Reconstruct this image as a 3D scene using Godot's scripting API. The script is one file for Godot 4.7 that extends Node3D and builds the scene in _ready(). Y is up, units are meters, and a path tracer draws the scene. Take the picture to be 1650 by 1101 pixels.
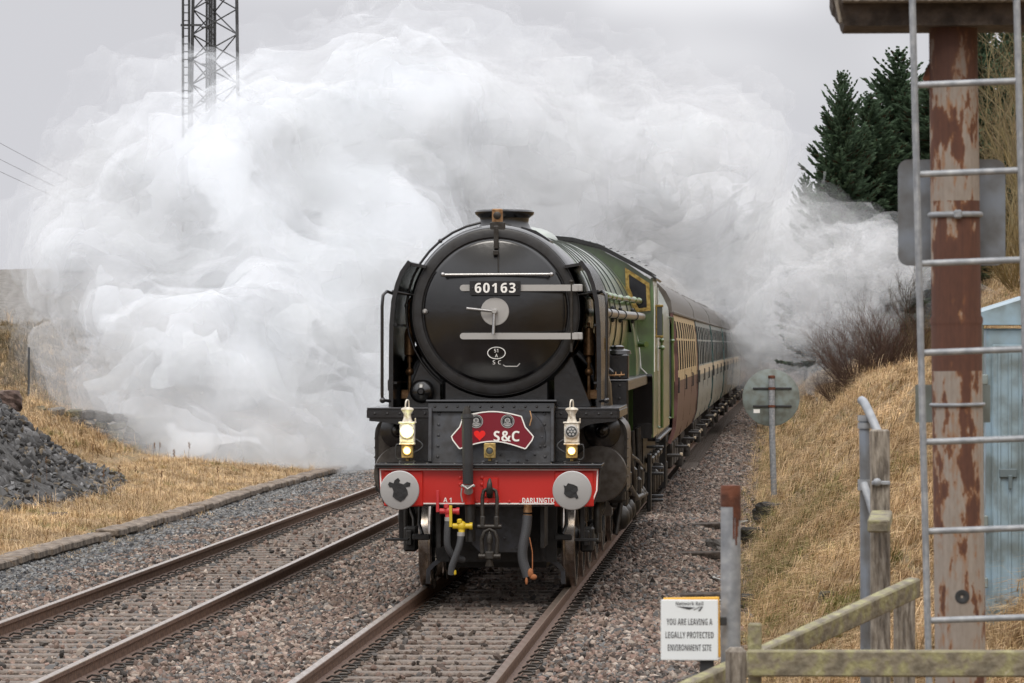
extends Node3D
# A steam locomotive heading a charter train past a platform end. x to the right, y up, -z along the line; rail top at y = 0.

class MB:
	var p := PackedVector3Array()
	var n := PackedVector3Array()
	var c := PackedColorArray()
	var tint := Color.WHITE
	var pieces := PackedInt32Array()
	var whole := false
	func tri3(a: Vector3, b: Vector3, d: Vector3, na: Vector3, nb: Vector3, nd: Vector3) -> void:
		# vertices are put into clockwise order as seen from the side the normals point to
		if (d - a).cross(b - a).dot(na + nb + nd) < 0.0:
			p.append(a); p.append(d); p.append(b); n.append(na); n.append(nd); n.append(nb)
		else:
			p.append(a); p.append(b); p.append(d); n.append(na); n.append(nb); n.append(nd)
		c.append(tint); c.append(tint); c.append(tint)
	func tri(a: Vector3, b: Vector3, d: Vector3, out: Vector3) -> void:
		var m := (d - a).cross(b - a).normalized()
		if m.dot(out) < 0.0: m = -m
		tri3(a, b, d, m, m, m)
	func quad(a: Vector3, b: Vector3, d: Vector3, e: Vector3, out: Vector3) -> void:
		tri(a, b, d, out); tri(a, d, e, out)
	func box(at: Vector3, size: Vector3, bevel := 0.0, bs := Basis()) -> void:
		pieces.append(p.size())
		var h := size * 0.5
		var b := minf(bevel, minf(h.x, minf(h.y, h.z)) * 0.9)
		var P := func(sx: float, sy: float, sz: float, ax: int) -> Vector3:
			var v := Vector3(sx * (h.x - (0.0 if ax == 0 else b)), sy * (h.y - (0.0 if ax == 1 else b)), sz * (h.z - (0.0 if ax == 2 else b)))
			return at + bs * v
		for ax in 3:
			for s in [-1.0, 1.0]:
				var o := Vector3.ZERO
				o[ax] = s
				var q := []
				for k in [[-1, -1], [1, -1], [1, 1], [-1, 1]]:
					var g := Vector3.ZERO
					g[ax] = s; g[(ax + 1) % 3] = k[0]; g[(ax + 2) % 3] = k[1]
					q.append((P as Callable).call(g.x, g.y, g.z, ax))
				quad(q[0], q[1], q[2], q[3], bs * o)
		if b <= 0.0: return
		for ax in 3:
			var u := (ax + 1) % 3
			var w := (ax + 2) % 3
			for s in [-1.0, 1.0]:
				for t in [-1.0, 1.0]:
					var g0 := Vector3.ZERO
					g0[ax] = -1; g0[u] = s; g0[w] = t
					var g1 := g0
					g1[ax] = 1
					var o := g0
					o[ax] = 0
					quad((P as Callable).call(g0.x, g0.y, g0.z, u), (P as Callable).call(g1.x, g1.y, g1.z, u), (P as Callable).call(g1.x, g1.y, g1.z, w), (P as Callable).call(g0.x, g0.y, g0.z, w), bs * o)
		for sx in [-1.0, 1.0]:
			for sy in [-1.0, 1.0]:
				for sz in [-1.0, 1.0]:
					tri((P as Callable).call(sx, sy, sz, 0), (P as Callable).call(sx, sy, sz, 1), (P as Callable).call(sx, sy, sz, 2), bs * Vector3(sx, sy, sz))
	func tube(pts: Array, rad: Variant, sides := 8, caps := true) -> void:
		pieces.append(p.size())
		var m := pts.size()
		var rings := []
		var nrms := []
		var up := Vector3(0.31, 0.87, 0.23)
		for i in m:
			var t: Vector3 = (pts[mini(i + 1, m - 1)] - pts[maxi(i - 1, 0)]).normalized()
			var a := (up - t * up.dot(t))
			if a.length() < 1e-3: a = t.cross(Vector3(0.9, 0.1, 0.4))
			a = a.normalized()
			up = a
			var b := t.cross(a)
			var r: float = rad[i] if rad is Array else rad
			var ring := []
			var nr := []
			for k in sides:
				var d := a * cos(TAU * k / sides) + b * sin(TAU * k / sides)
				ring.append(pts[i] + d * r); nr.append(d)
			rings.append(ring); nrms.append(nr)
		for i in m - 1:
			for k in sides:
				var l := (k + 1) % sides
				tri3(rings[i][k], rings[i + 1][k], rings[i + 1][l], nrms[i][k], nrms[i + 1][k], nrms[i + 1][l])
				tri3(rings[i][k], rings[i + 1][l], rings[i][l], nrms[i][k], nrms[i + 1][l], nrms[i][l])
		if caps:
			for e in [0, m - 1]:
				var o: Vector3 = pts[0] - pts[1] if e == 0 else pts[m - 1] - pts[m - 2]
				for k in sides:
					tri(pts[e], rings[e][k], rings[e][(k + 1) % sides], o)
	func lathe(prof: Array, xf: Transform3D, segs := 32, a0 := 0.0, a1 := TAU) -> void:
		pieces.append(p.size())
		# profile of (radius, height along the transform's y); walked so that the outside lies to its right
		var m := prof.size()
		var sn := []
		for i in m - 1:
			var d: Vector2 = prof[i + 1] - prof[i]
			sn.append(Vector2(d.y, -d.x).normalized())
		for i in m - 1:
			var na: Vector2 = sn[i]
			var nb: Vector2 = sn[i]
			if i > 0 and sn[i - 1].dot(sn[i]) > 0.75: na = (sn[i - 1] + sn[i]).normalized()
			if i < m - 2 and sn[i + 1].dot(sn[i]) > 0.75: nb = (sn[i + 1] + sn[i]).normalized()
			for k in segs:
				var f0 := a0 + (a1 - a0) * k / segs
				var f1 := a0 + (a1 - a0) * (k + 1) / segs
				var c0 := Vector3(cos(f0), 0, sin(f0))
				var c1 := Vector3(cos(f1), 0, sin(f1))
				var A: Vector3 = xf * (c0 * prof[i].x + Vector3(0, prof[i].y, 0))
				var B: Vector3 = xf * (c1 * prof[i].x + Vector3(0, prof[i].y, 0))
				var C: Vector3 = xf * (c1 * prof[i + 1].x + Vector3(0, prof[i + 1].y, 0))
				var D: Vector3 = xf * (c0 * prof[i + 1].x + Vector3(0, prof[i + 1].y, 0))
				var nA := (xf.basis * (c0 * na.x + Vector3(0, na.y, 0))).normalized()
				var nB := (xf.basis * (c1 * na.x + Vector3(0, na.y, 0))).normalized()
				var nC := (xf.basis * (c1 * nb.x + Vector3(0, nb.y, 0))).normalized()
				var nD := (xf.basis * (c0 * nb.x + Vector3(0, nb.y, 0))).normalized()
				if prof[i].x > 1e-5: tri3(A, B, C, nA, nB, nC)
				if prof[i + 1].x > 1e-5: tri3(A, C, D, nA, nC, nD)
	func prism(poly: PackedVector2Array, xf: Transform3D, depth: float, smooth := false) -> void:
		pieces.append(p.size())
		# polygon in the transform's xy plane, from z = 0 back to z = -depth
		var ids := Geometry2D.triangulate_polygon(poly)
		var f := xf.basis.z
		for i in range(0, ids.size(), 3):
			var q := []
			for k in 3: q.append(Vector3(poly[ids[i + k]].x, poly[ids[i + k]].y, 0))
			tri(xf * q[0], xf * q[1], xf * q[2], f)
			for k in 3: q[k] = q[k] - Vector3(0, 0, depth)
			tri(xf * q[0], xf * q[1], xf * q[2], -f)
		var area := 0.0
		var m := poly.size()
		for i in m: area += poly[i].cross(poly[(i + 1) % m])
		var sg := 1.0 if area > 0 else -1.0
		var en := []
		for i in m:
			var d := poly[(i + 1) % m] - poly[i]
			en.append((Vector2(d.y, -d.x) * sg).normalized())
		for i in m:
			var j := (i + 1) % m
			var a := xf * Vector3(poly[i].x, poly[i].y, 0)
			var b := xf * Vector3(poly[j].x, poly[j].y, 0)
			var a2 := xf * Vector3(poly[i].x, poly[i].y, -depth)
			var b2 := xf * Vector3(poly[j].x, poly[j].y, -depth)
			var n0: Vector2 = en[i]
			var n1: Vector2 = en[i]
			if smooth:
				var pr: Vector2 = en[(i + m - 1) % m]
				var nx: Vector2 = en[j]
				if pr.dot(en[i]) > 0.7: n0 = (pr + en[i]).normalized()
				if nx.dot(en[i]) > 0.7: n1 = (nx + en[i]).normalized()
			var N0 := (xf.basis * Vector3(n0.x, n0.y, 0)).normalized()
			var N1 := (xf.basis * Vector3(n1.x, n1.y, 0)).normalized()
			tri3(a, b, b2, N0, N1, N1); tri3(a, b2, a2, N0, N1, N0)
	func ring(poly: PackedVector2Array, width: float, xf: Transform3D, depth: float) -> void:
		# a border of that width just inside a polygon
		var ins := MB.inset(poly, width)
		var m := poly.size()
		for i in m:
			var j := (i + 1) % m
			var q := PackedVector2Array([poly[i], poly[j], ins[j], ins[i]])
			prism(q, xf, depth)
	static func inset(poly: PackedVector2Array, w: float) -> PackedVector2Array:
		var m := poly.size()
		var area := 0.0
		for i in m: area += poly[i].cross(poly[(i + 1) % m])
		var sg := 1.0 if area > 0 else -1.0
		var r := PackedVector2Array()
		for i in m:
			var d0 := (poly[i] - poly[(i + m - 1) % m]).normalized()
			var d1 := (poly[(i + 1) % m] - poly[i]).normalized()
			var n0 := Vector2(-d0.y, d0.x) * sg
			var n1 := Vector2(-d1.y, d1.x) * sg
			var b := (n0 + n1).normalized()
			r.append(poly[i] + b * (w / maxf(0.3, b.dot(n0))))
		return r
	func plate(path: Array, th: float, xf: Transform3D, depth: float) -> void:
		# a bent sheet: open path in xy with thickness, run back along z
		var a := PackedVector2Array()
		var b := PackedVector2Array()
		var m := path.size()
		for i in m:
			var d: Vector2 = (path[mini(i + 1, m - 1)] - path[maxi(i - 1, 0)]).normalized()
			var q := Vector2(-d.y, d.x) * th * 0.5
			a.append(path[i] + q); b.append(path[i] - q)
		b.reverse()
		a.append_array(b)
		prism(a, xf, depth, true)
	func ball(at: Vector3, r: Vector3, segs := 16, rows := 8, half := false) -> void:
		pieces.append(p.size())
		var rr := []
		for i in rows + 1:
			var f := (-PI / 2 + PI * i / rows) if not half else (PI / 2 * i / rows)
			rr.append(Vector2(cos(f), sin(f)))
		for i in rows:
			for k in segs:
				var q := []
				for w in [[i, k], [i + 1, k], [i + 1, k + 1], [i, k + 1]]:
					var g: float = TAU * w[1] / segs
					q.append(Vector3(rr[w[0]].x * cos(g), rr[w[0]].y, rr[w[0]].x * sin(g)))
				var nn := []
				for w in q: nn.append((Vector3(w.x / r.x, w.y / r.y, w.z / r.z)).normalized())
				tri3(at + q[0] * r, at + q[1] * r, at + q[2] * r, nn[0], nn[1], nn[2])
				tri3(at + q[0] * r, at + q[2] * r, at + q[3] * r, nn[0], nn[2], nn[3])
	func loft(rings: Array, segs := 64) -> void:
		# round rings of (metres back, radius, height of the middle) joined into a skin
		pieces.append(p.size())
		for i in rings.size() - 1:
			for k in segs:
				var q := []
				var nn := []
				for w in [[i, k], [i + 1, k], [i + 1, k + 1], [i, k + 1]]:
					var f: float = TAU * w[1] / segs
					var e: Vector3 = rings[w[0]]
					var ea: Vector3 = rings[maxi(0, w[0] - 1)]
					var eb: Vector3 = rings[mini(rings.size() - 1, w[0] + 1)]
					q.append(Vector3(e.y * cos(f), e.z + e.y * sin(f), -e.x))
					var sl := (eb.y + eb.z * sin(f) - ea.y - ea.z * sin(f)) / maxf(0.001, eb.x - ea.x)
					nn.append(Vector3(cos(f), sin(f), sl).normalized())
				tri3(q[0], q[1], q[2], nn[0], nn[1], nn[2])
				tri3(q[0], q[2], q[3], nn[0], nn[2], nn[3])
	func clusters() -> Array:
		# the pieces that touch one another, as separate builders
		var m := pieces.size()
		var bx := []
		var root := []
		for i in m:
			var e := pieces[i + 1] if i + 1 < m else p.size()
			if e <= pieces[i]:
				bx.append(null); root.append(i)
				continue
			var a := AABB(p[pieces[i]], Vector3.ZERO)
			for k in range(pieces[i], e): a = a.expand(p[k])
			bx.append(a.grow(0.007)); root.append(i)
		for i in m:
			for j in range(i + 1, m):
				if bx[i] != null and bx[j] != null and (bx[i] as AABB).intersects(bx[j]):
					var a: int = i
					while root[a] != a: a = root[a]
					var b: int = j
					while root[b] != b: b = root[b]
					root[b] = a
		var out := {}
		for i in m:
			if bx[i] == null: continue
			var a: int = i
			while root[a] != a: a = root[a]
			if not out.has(a): out[a] = MB.new()
			var e := pieces[i + 1] if i + 1 < m else p.size()
			var t: MB = out[a]
			t.p.append_array(p.slice(pieces[i], e)); t.n.append_array(n.slice(pieces[i], e)); t.c.append_array(c.slice(pieces[i], e))
		return out.values()
	func mesh() -> ArrayMesh:
		var a := []
		a.resize(Mesh.ARRAY_MAX)
		a[Mesh.ARRAY_VERTEX] = p; a[Mesh.ARRAY_NORMAL] = n
		if c.size() == p.size(): a[Mesh.ARRAY_COLOR] = c
		var am := ArrayMesh.new()
		if p.size(): am.add_surface_from_arrays(Mesh.PRIMITIVE_TRIANGLES, a)
		return am

var M := {}
var rng := RandomNumberGenerator.new()
var T := {}

func lin(r: float, g: float, b: float, a := 1.0) -> Color:
	var q := Color(r, g, b, a).linear_to_srgb()
	q.a = a
	return q

func noise_tex(seed_: int, freq: float, size: int, ramp: Array, octaves := 5, normal := false) -> NoiseTexture2D:
	var f := FastNoiseLite.new()
	f.seed = seed_; f.frequency = freq; f.fractal_octaves = octaves; f.noise_type = FastNoiseLite.TYPE_SIMPLEX_SMOOTH
	var t := NoiseTexture2D.new()
	t.noise = f; t.width = size; t.height = size; t.seamless = true
	if normal:
		t.as_normal_map = true; t.bump_strength = 6.0
	elif ramp.size():
		var g := Gradient.new()
		g.offsets = PackedFloat32Array(ramp.map(func(x): return x[0]))
		g.colors = PackedColorArray(ramp.map(func(x): return x[1]))
		t.color_ramp = g
	return t

func mat(key: String, col: Color, rough := 0.5, metal := 0.0, tex := "", scale := 1.0, bump := "", bstr := 0.4, spec := 0.5) -> StandardMaterial3D:
	if M.has(key): return M[key]
	var m := StandardMaterial3D.new()
	m.resource_name = key
	m.albedo_color = col; m.roughness = rough; m.metallic = metal; m.metallic_specular = spec
	if tex != "" or bump != "":
		m.uv1_triplanar = true
		m.uv1_scale = Vector3.ONE * scale
	if tex != "": m.albedo_texture = T[tex]
	if bump != "":
		m.normal_enabled = true; m.normal_texture = T[bump]; m.normal_scale = bstr
	M[key] = m
	return m

func rough_map(m: StandardMaterial3D, tex: String) -> void:
	m.roughness_texture = T[tex]
	m.roughness_texture_channel = BaseMaterial3D.TEXTURE_CHANNEL_RED
	m.uv1_triplanar = true

var taken := {}
func numbered(s: String) -> String:
	if not taken.has(s):
		taken[s] = 0
		return s
	taken[s] += 1
	return "%s_%03d" % [s, taken[s]]

func thing(called: String, label: String, category: String, at := Vector3.ZERO, group := "") -> Node3D:
	var o := Node3D.new()
	o.name = numbered(called)
	add_child(o, true)
	o.position = at
	tag(o, label, category, group)
	return o

func tag(o: Node, label: String, category: String, group := "") -> void:
	o.set_meta("label", label); o.set_meta("category", category)
	if group != "": o.set_meta("group", group)

var counts := {}
func part(called: String, b: Variant, m: Material, parent: Node = null, label := "") -> MeshInstance3D:
	if b is MB and parent != null and not b.whole and b.pieces.size() > 1 and b.pieces.size() < 250:
		var cl: Array = b.clusters()
		if cl.size() > 1:
			var first: MeshInstance3D = null
			for q in cl:
				var w := part(called, q, m, parent, label)
				if first == null: first = w
			return first
	var o := MeshInstance3D.new()
	o.mesh = b.mesh() if b is MB else b
	o.material_override = m
	if parent == null:
		o.name = numbered(called)
		add_child(o, true)
	else:
		var key := str(parent.get_instance_id()) + called
		counts[key] = counts.get(key, -1) + 1
		o.name = called if counts[key] == 0 else "%s_%03d" % [called, counts[key]]
		parent.add_child(o, true)
	if label != "": o.set_meta("label", label)
	return o

func kind(o: Node, k: String) -> Node:
	o.set_meta("kind", k)
	return o

func dup(src: Node3D, at: Vector3, label: String, base := "") -> Node3D:
	var c: Node3D = src.duplicate()
	var s := base
	if s == "":
		s = RegEx.create_from_string("_\\d{3}$").sub(src.name, "")
	c.name = numbered(s)
	add_child(c, true)
	c.position = at
	c.set_meta("label", label)
	return c

func multi(called: String, mesh: Mesh, m: Material, xs: Array, cols: Array, parent: Node = null) -> MultiMeshInstance3D:
	var mm := MultiMesh.new()
	mm.transform_format = MultiMesh.TRANSFORM_3D
	mm.use_colors = true
	mm.mesh = mesh
	mm.instance_count = xs.size()
	var buf := PackedFloat32Array()
	buf.resize(xs.size() * 16)
	var k := 0
	for i in xs.size():
		var t: Transform3D = xs[i]
		var bx := t.basis
		buf[k] = bx.x.x; buf[k + 1] = bx.y.x; buf[k + 2] = bx.z.x; buf[k + 3] = t.origin.x
		buf[k + 4] = bx.x.y; buf[k + 5] = bx.y.y; buf[k + 6] = bx.z.y; buf[k + 7] = t.origin.y
		buf[k + 8] = bx.x.z; buf[k + 9] = bx.y.z; buf[k + 10] = bx.z.z; buf[k + 11] = t.origin.z
		var c: Color = cols[i]
		buf[k + 12] = c.r; buf[k + 13] = c.g; buf[k + 14] = c.b; buf[k + 15] = 1.0
		k += 16
	mm.buffer = buf
	var o := MultiMeshInstance3D.new()
	o.multimesh = mm
	o.material_override = m
	kind(o, "stuff")
	if parent == null:
		o.name = numbered(called); add_child(o, true)
	else:
		o.name = called; parent.add_child(o, true)
	return o

func text(called: String, s: String, size: float, m: Material, parent: Node, at: Vector3, font := "Droid Sans", weight := 700, depth := 0.004, align := 1, gap := 0.0) -> MeshInstance3D:
	var tm := TextMesh.new()
	var sf := SystemFont.new()
	sf.font_names = PackedStringArray([font]); sf.font_weight = weight
	var use: Font = sf
	if gap != 0.0:
		var fv := FontVariation.new()
		fv.base_font = sf; fv.spacing_glyph = int(gap)
		use = fv
	tm.font = use
	tm.text = s; tm.font_size = 64; tm.pixel_size = size / 64.0 / 0.72; tm.depth = depth
	tm.horizontal_alignment = HORIZONTAL_ALIGNMENT_CENTER if align == 1 else HORIZONTAL_ALIGNMENT_LEFT
	tm.curve_step = 1.0
	var o := part(called, tm, m, parent)
	o.position = at
	return o

func circ(cx: float, cy: float, rx: float, ry := -1.0, n := 32, a0 := 0.0, a1 := TAU) -> PackedVector2Array:
	var r := PackedVector2Array()
	if ry < 0: ry = rx
	var m := n if absf(a1 - a0 - TAU) < 0.01 else n + 1
	for i in m:
		var f := a0 + (a1 - a0) * i / n
		r.append(Vector2(cx + rx * cos(f), cy + ry * sin(f)))
	return r

func XF(at: Vector3, bs := Basis()) -> Transform3D:
	return Transform3D(bs, at)

# lathe axis helpers: y of the profile runs along this world direction
func along(dir: Vector3, at: Vector3) -> Transform3D:
	var y := dir.normalized()
	var x := y.cross(Vector3(0.3, 0.5, 0.81)).normalized()
	if absf(y.z) > 0.99: x = Vector3(1, 0, 0)
	return Transform3D(Basis(x, y, x.cross(y)), at)

const TX := -2.79
const FORE := Vector3(0, 0, 1)
func bend(d: float) -> float:
	return maxf(0.0, d - 50.0) ** 2 / 28000.0

func hash2(i: int, j: int) -> float:
	var v := sin(float(i) * 127.1 + float(j) * 311.7) * 43758.5453
	return v - floorf(v)

var gn := FastNoiseLite.new()
func gnoise(x: float, z: float, f: float) -> float:
	return gn.get_noise_2d(x * f, z * f)

# height of the ground at l metres right of the camera's own line and d metres ahead
func ground_h(x: float, d: float) -> float:
	var l := x - bend(clampf(d, 0.0, 420.0))
	var h := -0.2
	if l > -0.95:
		var e := l + 0.22 + 0.12 * gnoise(x, d, 1.7)
		var shoulder := lerpf(-0.2, -0.33, clampf((l + 0.95) / 0.6, 0.0, 1.0))
		var bank := 0.80 * (l - 0.13) if l < 3.5 else 0.8 * 3.37 + 0.62 * (l - 3.5)
		if l > 9.0: bank = 0.8 * 3.37 + 0.62 * 5.5 + 0.15 * (l - 9.0)
		if d > 68.0:
			var far := bank
			if l > 2.3: far = 1.75 + 0.2 * (minf(l, 4.4) - 2.3)
			if l > 4.4: far += 0.95 * (minf(l, 8.4) - 4.4)
			if l > 8.4: far += 0.12 * (l - 8.4)
			bank = lerpf(bank, far, smoothstep(68.0, 95.0, d))
		bank += (0.22 * gnoise(x, d, 0.5) + 0.09 * gnoise(x + 40, d, 1.9)) * clampf((l + 0.2) / 0.8, 0.0, 1.0)
		h = shoulder if e < 0.0 else maxf(shoulder, bank)
	elif l < -9.33:
		var e2 := -9.33 - l
		h = -0.16 + 0.1 * e2 + 0.05 * gnoise(x, d, 0.8)
		if l < -9.45: h += 0.05 * gnoise(x + 9, d, 0.35)
		if l < -13.0: h += 0.32 * (-13.0 - l)
		if l < -19.0: h -= 0.34 * (-19.0 - l)
		if l < -16.0: h += 0.45 * gnoise(x, d, 0.13) * clampf((-16.0 - l) / 3.0, 0.0, 1.0)
		if l < -23.0: h -= 0.2 * (-23.0 - l)
		h = maxf(h, -3.0)
		# the heap of slate beside the kerb
		var hx := (l + 14.0) / 2.9
		var hd := (d - 73.0) / 13.0
		var hp := 1.0 - sqrt(hx * hx + hd * hd)
		if hp > 0.0: h += 1.5 * smoothstep(0.0, 0.8, hp) + 0.12 * gnoise(x, d, 1.4)
	elif l < -8.3:
		h = lerpf(-0.2, -0.23, clampf((-8.3 - l) / 0.5, 0.0, 1.0))
	else:
		h += 0.02 * gnoise(x, d, 1.2)
	return h

func make_textures() -> void:
	var W := Color.WHITE
	T.fine = noise_tex(3, 0.05, 512, [[0.0, Color(0.62, 0.62, 0.62)], [1.0, W]], 5)
	T.blotch = noise_tex(4, 0.008, 512, [[0.25, Color(0.6, 0.58, 0.56)], [0.75, W]], 6)
	T.bump = noise_tex(5, 0.03, 512, [], 5, true)
	T.rough = noise_tex(6, 0.012, 512, [[0.2, Color(0.5, 0.5, 0.5)], [0.8, W]], 6)
	T.soil = noise_tex(8, 0.02, 1024, [[0.2, Color(0.55, 0.5, 0.46)], [0.5, Color(0.82, 0.8, 0.78)], [0.8, W]], 6)
	T.moss = noise_tex(12, 0.014, 512, [[0.15, lin(0.12, 0.105, 0.075)], [0.45, lin(0.2, 0.175, 0.125)], [0.62, lin(0.215, 0.2, 0.11)], [0.78, lin(0.27, 0.255, 0.13)], [0.95, lin(0.36, 0.33, 0.24)]], 6)
	T.wood = noise_tex(13, 0.02, 512, [[0.25, lin(0.1, 0.085, 0.07)], [0.5, lin(0.19, 0.165, 0.135)], [0.75, lin(0.28, 0.25, 0.21)]], 6)
	T.galv = noise_tex(22, 0.02, 512, [[0.2, lin(0.2, 0.215, 0.235)], [0.6, lin(0.3, 0.315, 0.335)], [0.9, lin(0.4, 0.41, 0.42)]], 5)
	T.railrust = noise_tex(23, 0.02, 512, [[0.2, lin(0.085, 0.05, 0.034)], [0.55, lin(0.145, 0.083, 0.055)], [0.9, lin(0.2, 0.125, 0.085)]], 6)
	T.sleeper = noise_tex(24, 0.02, 512, [[0.2, lin(0.085, 0.066, 0.053)], [0.55, lin(0.14, 0.112, 0.092)], [0.9, lin(0.2, 0.165, 0.135)]], 6)
	T.stone = noise_tex(25, 0.02, 512, [[0.2, lin(0.09, 0.085, 0.08)], [0.55, lin(0.17, 0.16, 0.15)], [0.9, lin(0.28, 0.265, 0.24)]], 6)
	T.grime = noise_tex(26, 0.01, 512, [[0.2, Color(0.75, 0.7, 0.64)], [0.6, Color(0.95, 0.93, 0.9)], [0.9, W]], 6)

func make_materials() -> void:
	mat("black_paint", lin(0.008, 0.008, 0.0095), 0.24, 0.0, "grime", 0.7, "bump", 0.04, 0.62)
	mat("smokebox_black", lin(0.007, 0.007, 0.0085), 0.2, 0.0, "grime", 0.7, "bump", 0.03, 0.62)
	mat("ring_black", lin(0.02, 0.02, 0.022), 0.45, 0.0, "grime", 1.1, "bump", 0.12)
	mat("frame_black", lin(0.013, 0.0125, 0.0125), 0.5, 0.0, "grime", 1.0, "bump", 0.2)
	mat("panel_grey", lin(0.056, 0.061, 0.074), 0.36, 0.0, "grime", 1.0, "bump", 0.1)
	mat("gear_dark", lin(0.04, 0.037, 0.034), 0.45, 0.35, "grime", 2.0, "bump", 0.25)
	mat("cylinder_brown", lin(0.085, 0.076, 0.068), 0.42, 0.2, "grime", 1.4, "bump", 0.1)
	mat("beam_red", lin(0.48, 0.02, 0.014), 0.36)
	mat("loco_green", lin(0.068, 0.14, 0.028), 0.28, 0.0, "grime", 0.4, "", 0.4, 0.7)
	M.loco_green.clearcoat_enabled = true; M.loco_green.clearcoat = 1.0; M.loco_green.clearcoat_roughness = 0.2
	mat("dark_green", lin(0.012, 0.018, 0.01), 0.35)
	mat("white_paint", lin(0.8, 0.79, 0.76), 0.5)
	mat("lamp_white", lin(0.72, 0.7, 0.64), 0.5, 0.0, "grime", 3.0)
	mat("steel", lin(0.4, 0.39, 0.375), 0.42, 0.35, "", 3.0, "bump", 0.08)
	mat("buffer_steel", lin(0.36, 0.355, 0.35), 0.48, 0.3, "", 2.5, "bump", 0.08)
	mat("bright_steel", lin(0.55, 0.54, 0.53), 0.3, 0.9, "fine", 3.0)
	mat("tyre_steel", lin(0.34, 0.32, 0.31), 0.27, 0.9, "grime", 2.0)
	mat("brass", lin(0.5, 0.37, 0.13), 0.38, 0.75, "grime", 3.0)
	mat("lamp_brass", lin(0.45, 0.34, 0.13), 0.5, 0.4, "grime", 3.0)
	mat("copper", lin(0.36, 0.22, 0.12), 0.42, 0.7, "grime", 3.0)
	mat("maroon", lin(0.17, 0.006, 0.017), 0.35)
	mat("heart_red", lin(0.75, 0.015, 0.012), 0.4)
	mat("emblem_black", lin(0.015, 0.015, 0.016), 0.4)
	mat("emblem_silver", lin(0.4, 0.4, 0.4), 0.5)
	mat("rubber", lin(0.035, 0.035, 0.038), 0.6, 0.0, "fine", 3.0)
	mat("hose_grey", lin(0.075, 0.078, 0.085), 0.6, 0.0, "fine", 3.0)
	mat("cock_red", lin(0.5, 0.035, 0.04), 0.4)
	mat("cock_yellow", lin(0.6, 0.42, 0.02), 0.4)
	mat("orange_rag", lin(0.3, 0.11, 0.04), 0.8)
	mat("grease", lin(0.011, 0.011, 0.012), 0.6, 0.0, "", 1.0, "bump", 0.3)
	mat("dark_glass", lin(0.012, 0.012, 0.014), 0.06)
	mat("lens_dark", lin(0.09, 0.1, 0.1), 0.15)
	for k in [["lens_lit", Color(1.0, 0.98, 0.76), 7.0], ["lens_warm", Color(1.0, 0.88, 0.55), 2.6]]:
		var m := mat(k[0], Color(1, 0.95, 0.8), 0.2)
		m.emission_enabled = true; m.emission = k[1]; m.emission_energy_multiplier = k[2]
	mat("roof_grey", lin(0.11, 0.106, 0.102), 0.5, 0.0, "grime", 0.5)
	mat("coach_cream", lin(0.5, 0.39, 0.22), 0.5, 0.0, "grime", 0.5)
	mat("coach_maroon", lin(0.105, 0.05, 0.048), 0.42, 0.0, "grime", 0.5)
	mat("coach_grey", lin(0.26, 0.29, 0.29), 0.42, 0.0, "grime", 0.5)
	mat("coach_teal", lin(0.025, 0.09, 0.1), 0.22, 0.0, "grime", 0.5)
	mat("coach_stripe", lin(0.5, 0.41, 0.29), 0.5)
	mat("coach_window", lin(0.018, 0.018, 0.02), 0.7, 0.0, "", 1.0, "", 0.4, 0.0)
	mat("underframe", lin(0.03, 0.026, 0.023), 0.7, 0.0, "grime", 1.0)
	mat("gangway", lin(0.018, 0.018, 0.02), 0.7)
	var mr := mat("rail_side", Color.WHITE, 0.7, 0.2, "railrust", 1.2, "bump", 0.4); mr.uv1_world_triplanar = true
	mat("rail_top", lin(0.36, 0.3, 0.26), 0.3, 0.85, "grime", 2.0)
	var ms := mat("sleeper", Color.WHITE, 0.85, 0.0, "sleeper", 2.2, "bump", 0.6); ms.uv1_world_triplanar = true
	mat("clip", lin(0.035, 0.028, 0.022), 0.6, 0.3)
	var mk := mat("kerb_stone", lin(0.23, 0.185, 0.145), 0.9, 0.0, "blotch", 1.0, "bump", 0.8); mk.uv1_world_triplanar = true
	mat("dry_stone_dark", lin(0.45, 0.42, 0.38), 0.9, 0.0, "stone", 1.5, "bump", 1.0).uv1_world_triplanar = true
	mat("dry_stone_mossy", lin(0.62, 0.6, 0.4), 0.9, 0.0, "stone", 1.5, "bump", 1.0).uv1_world_triplanar = true
	var mw := mat("dry_stone", lin(0.8, 0.77, 0.72), 0.9, 0.0, "stone", 1.5, "bump", 1.0); mw.uv1_world_triplanar = true
	var mg := mat("ground_mix", Color.WHITE, 0.95, 0.0, "soil", 0.45, "bump", 1.0)
	mg.uv1_world_triplanar = true; mg.vertex_color_use_as_albedo = true
	for k in ["stone_chip", "grass_blade", "needles", "twigs"]:
		var m := mat(k, Color.WHITE, 0.9, 0.0, "", 1.0, "", 0.4, 0.25)
		m.vertex_color_use_as_albedo = true
	M.needles.backlight_enabled = true; M.needles.backlight = Color(1, 1, 1)
	M.grass_blade.backlight_enabled = true; M.grass_blade.backlight = Color(0.5, 0.5, 0.5)
	mat("bark", lin(0.06, 0.05, 0.04), 0.9, 0.0, "fine", 2.0)
	mat("mossy_wood", Color.WHITE, 0.85, 0.0, "moss", 1.6, "bump", 0.6)
	mat("grey_wood", Color.WHITE, 0.85, 0.0, "wood", 1.1, "bump", 0.7)
	M.grey_wood.uv1_scale = Vector3(4.0, 0.5, 4.0)
	mat("old_beam", lin(0.085, 0.065, 0.052), 0.85, 0.0, "blotch", 2.0, "bump", 0.8)
	var rp := mat("rusty_paint", Color.WHITE, 0.8)
	rp.albedo_texture = rust_image()
	mat("rust", lin(0.13, 0.042, 0.02), 0.85, 0.0, "blotch", 3.0, "bump", 0.6)
	mat("galvanised", Color.WHITE, 0.5, 0.25, "galv", 1.6, "bump", 0.12)
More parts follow.
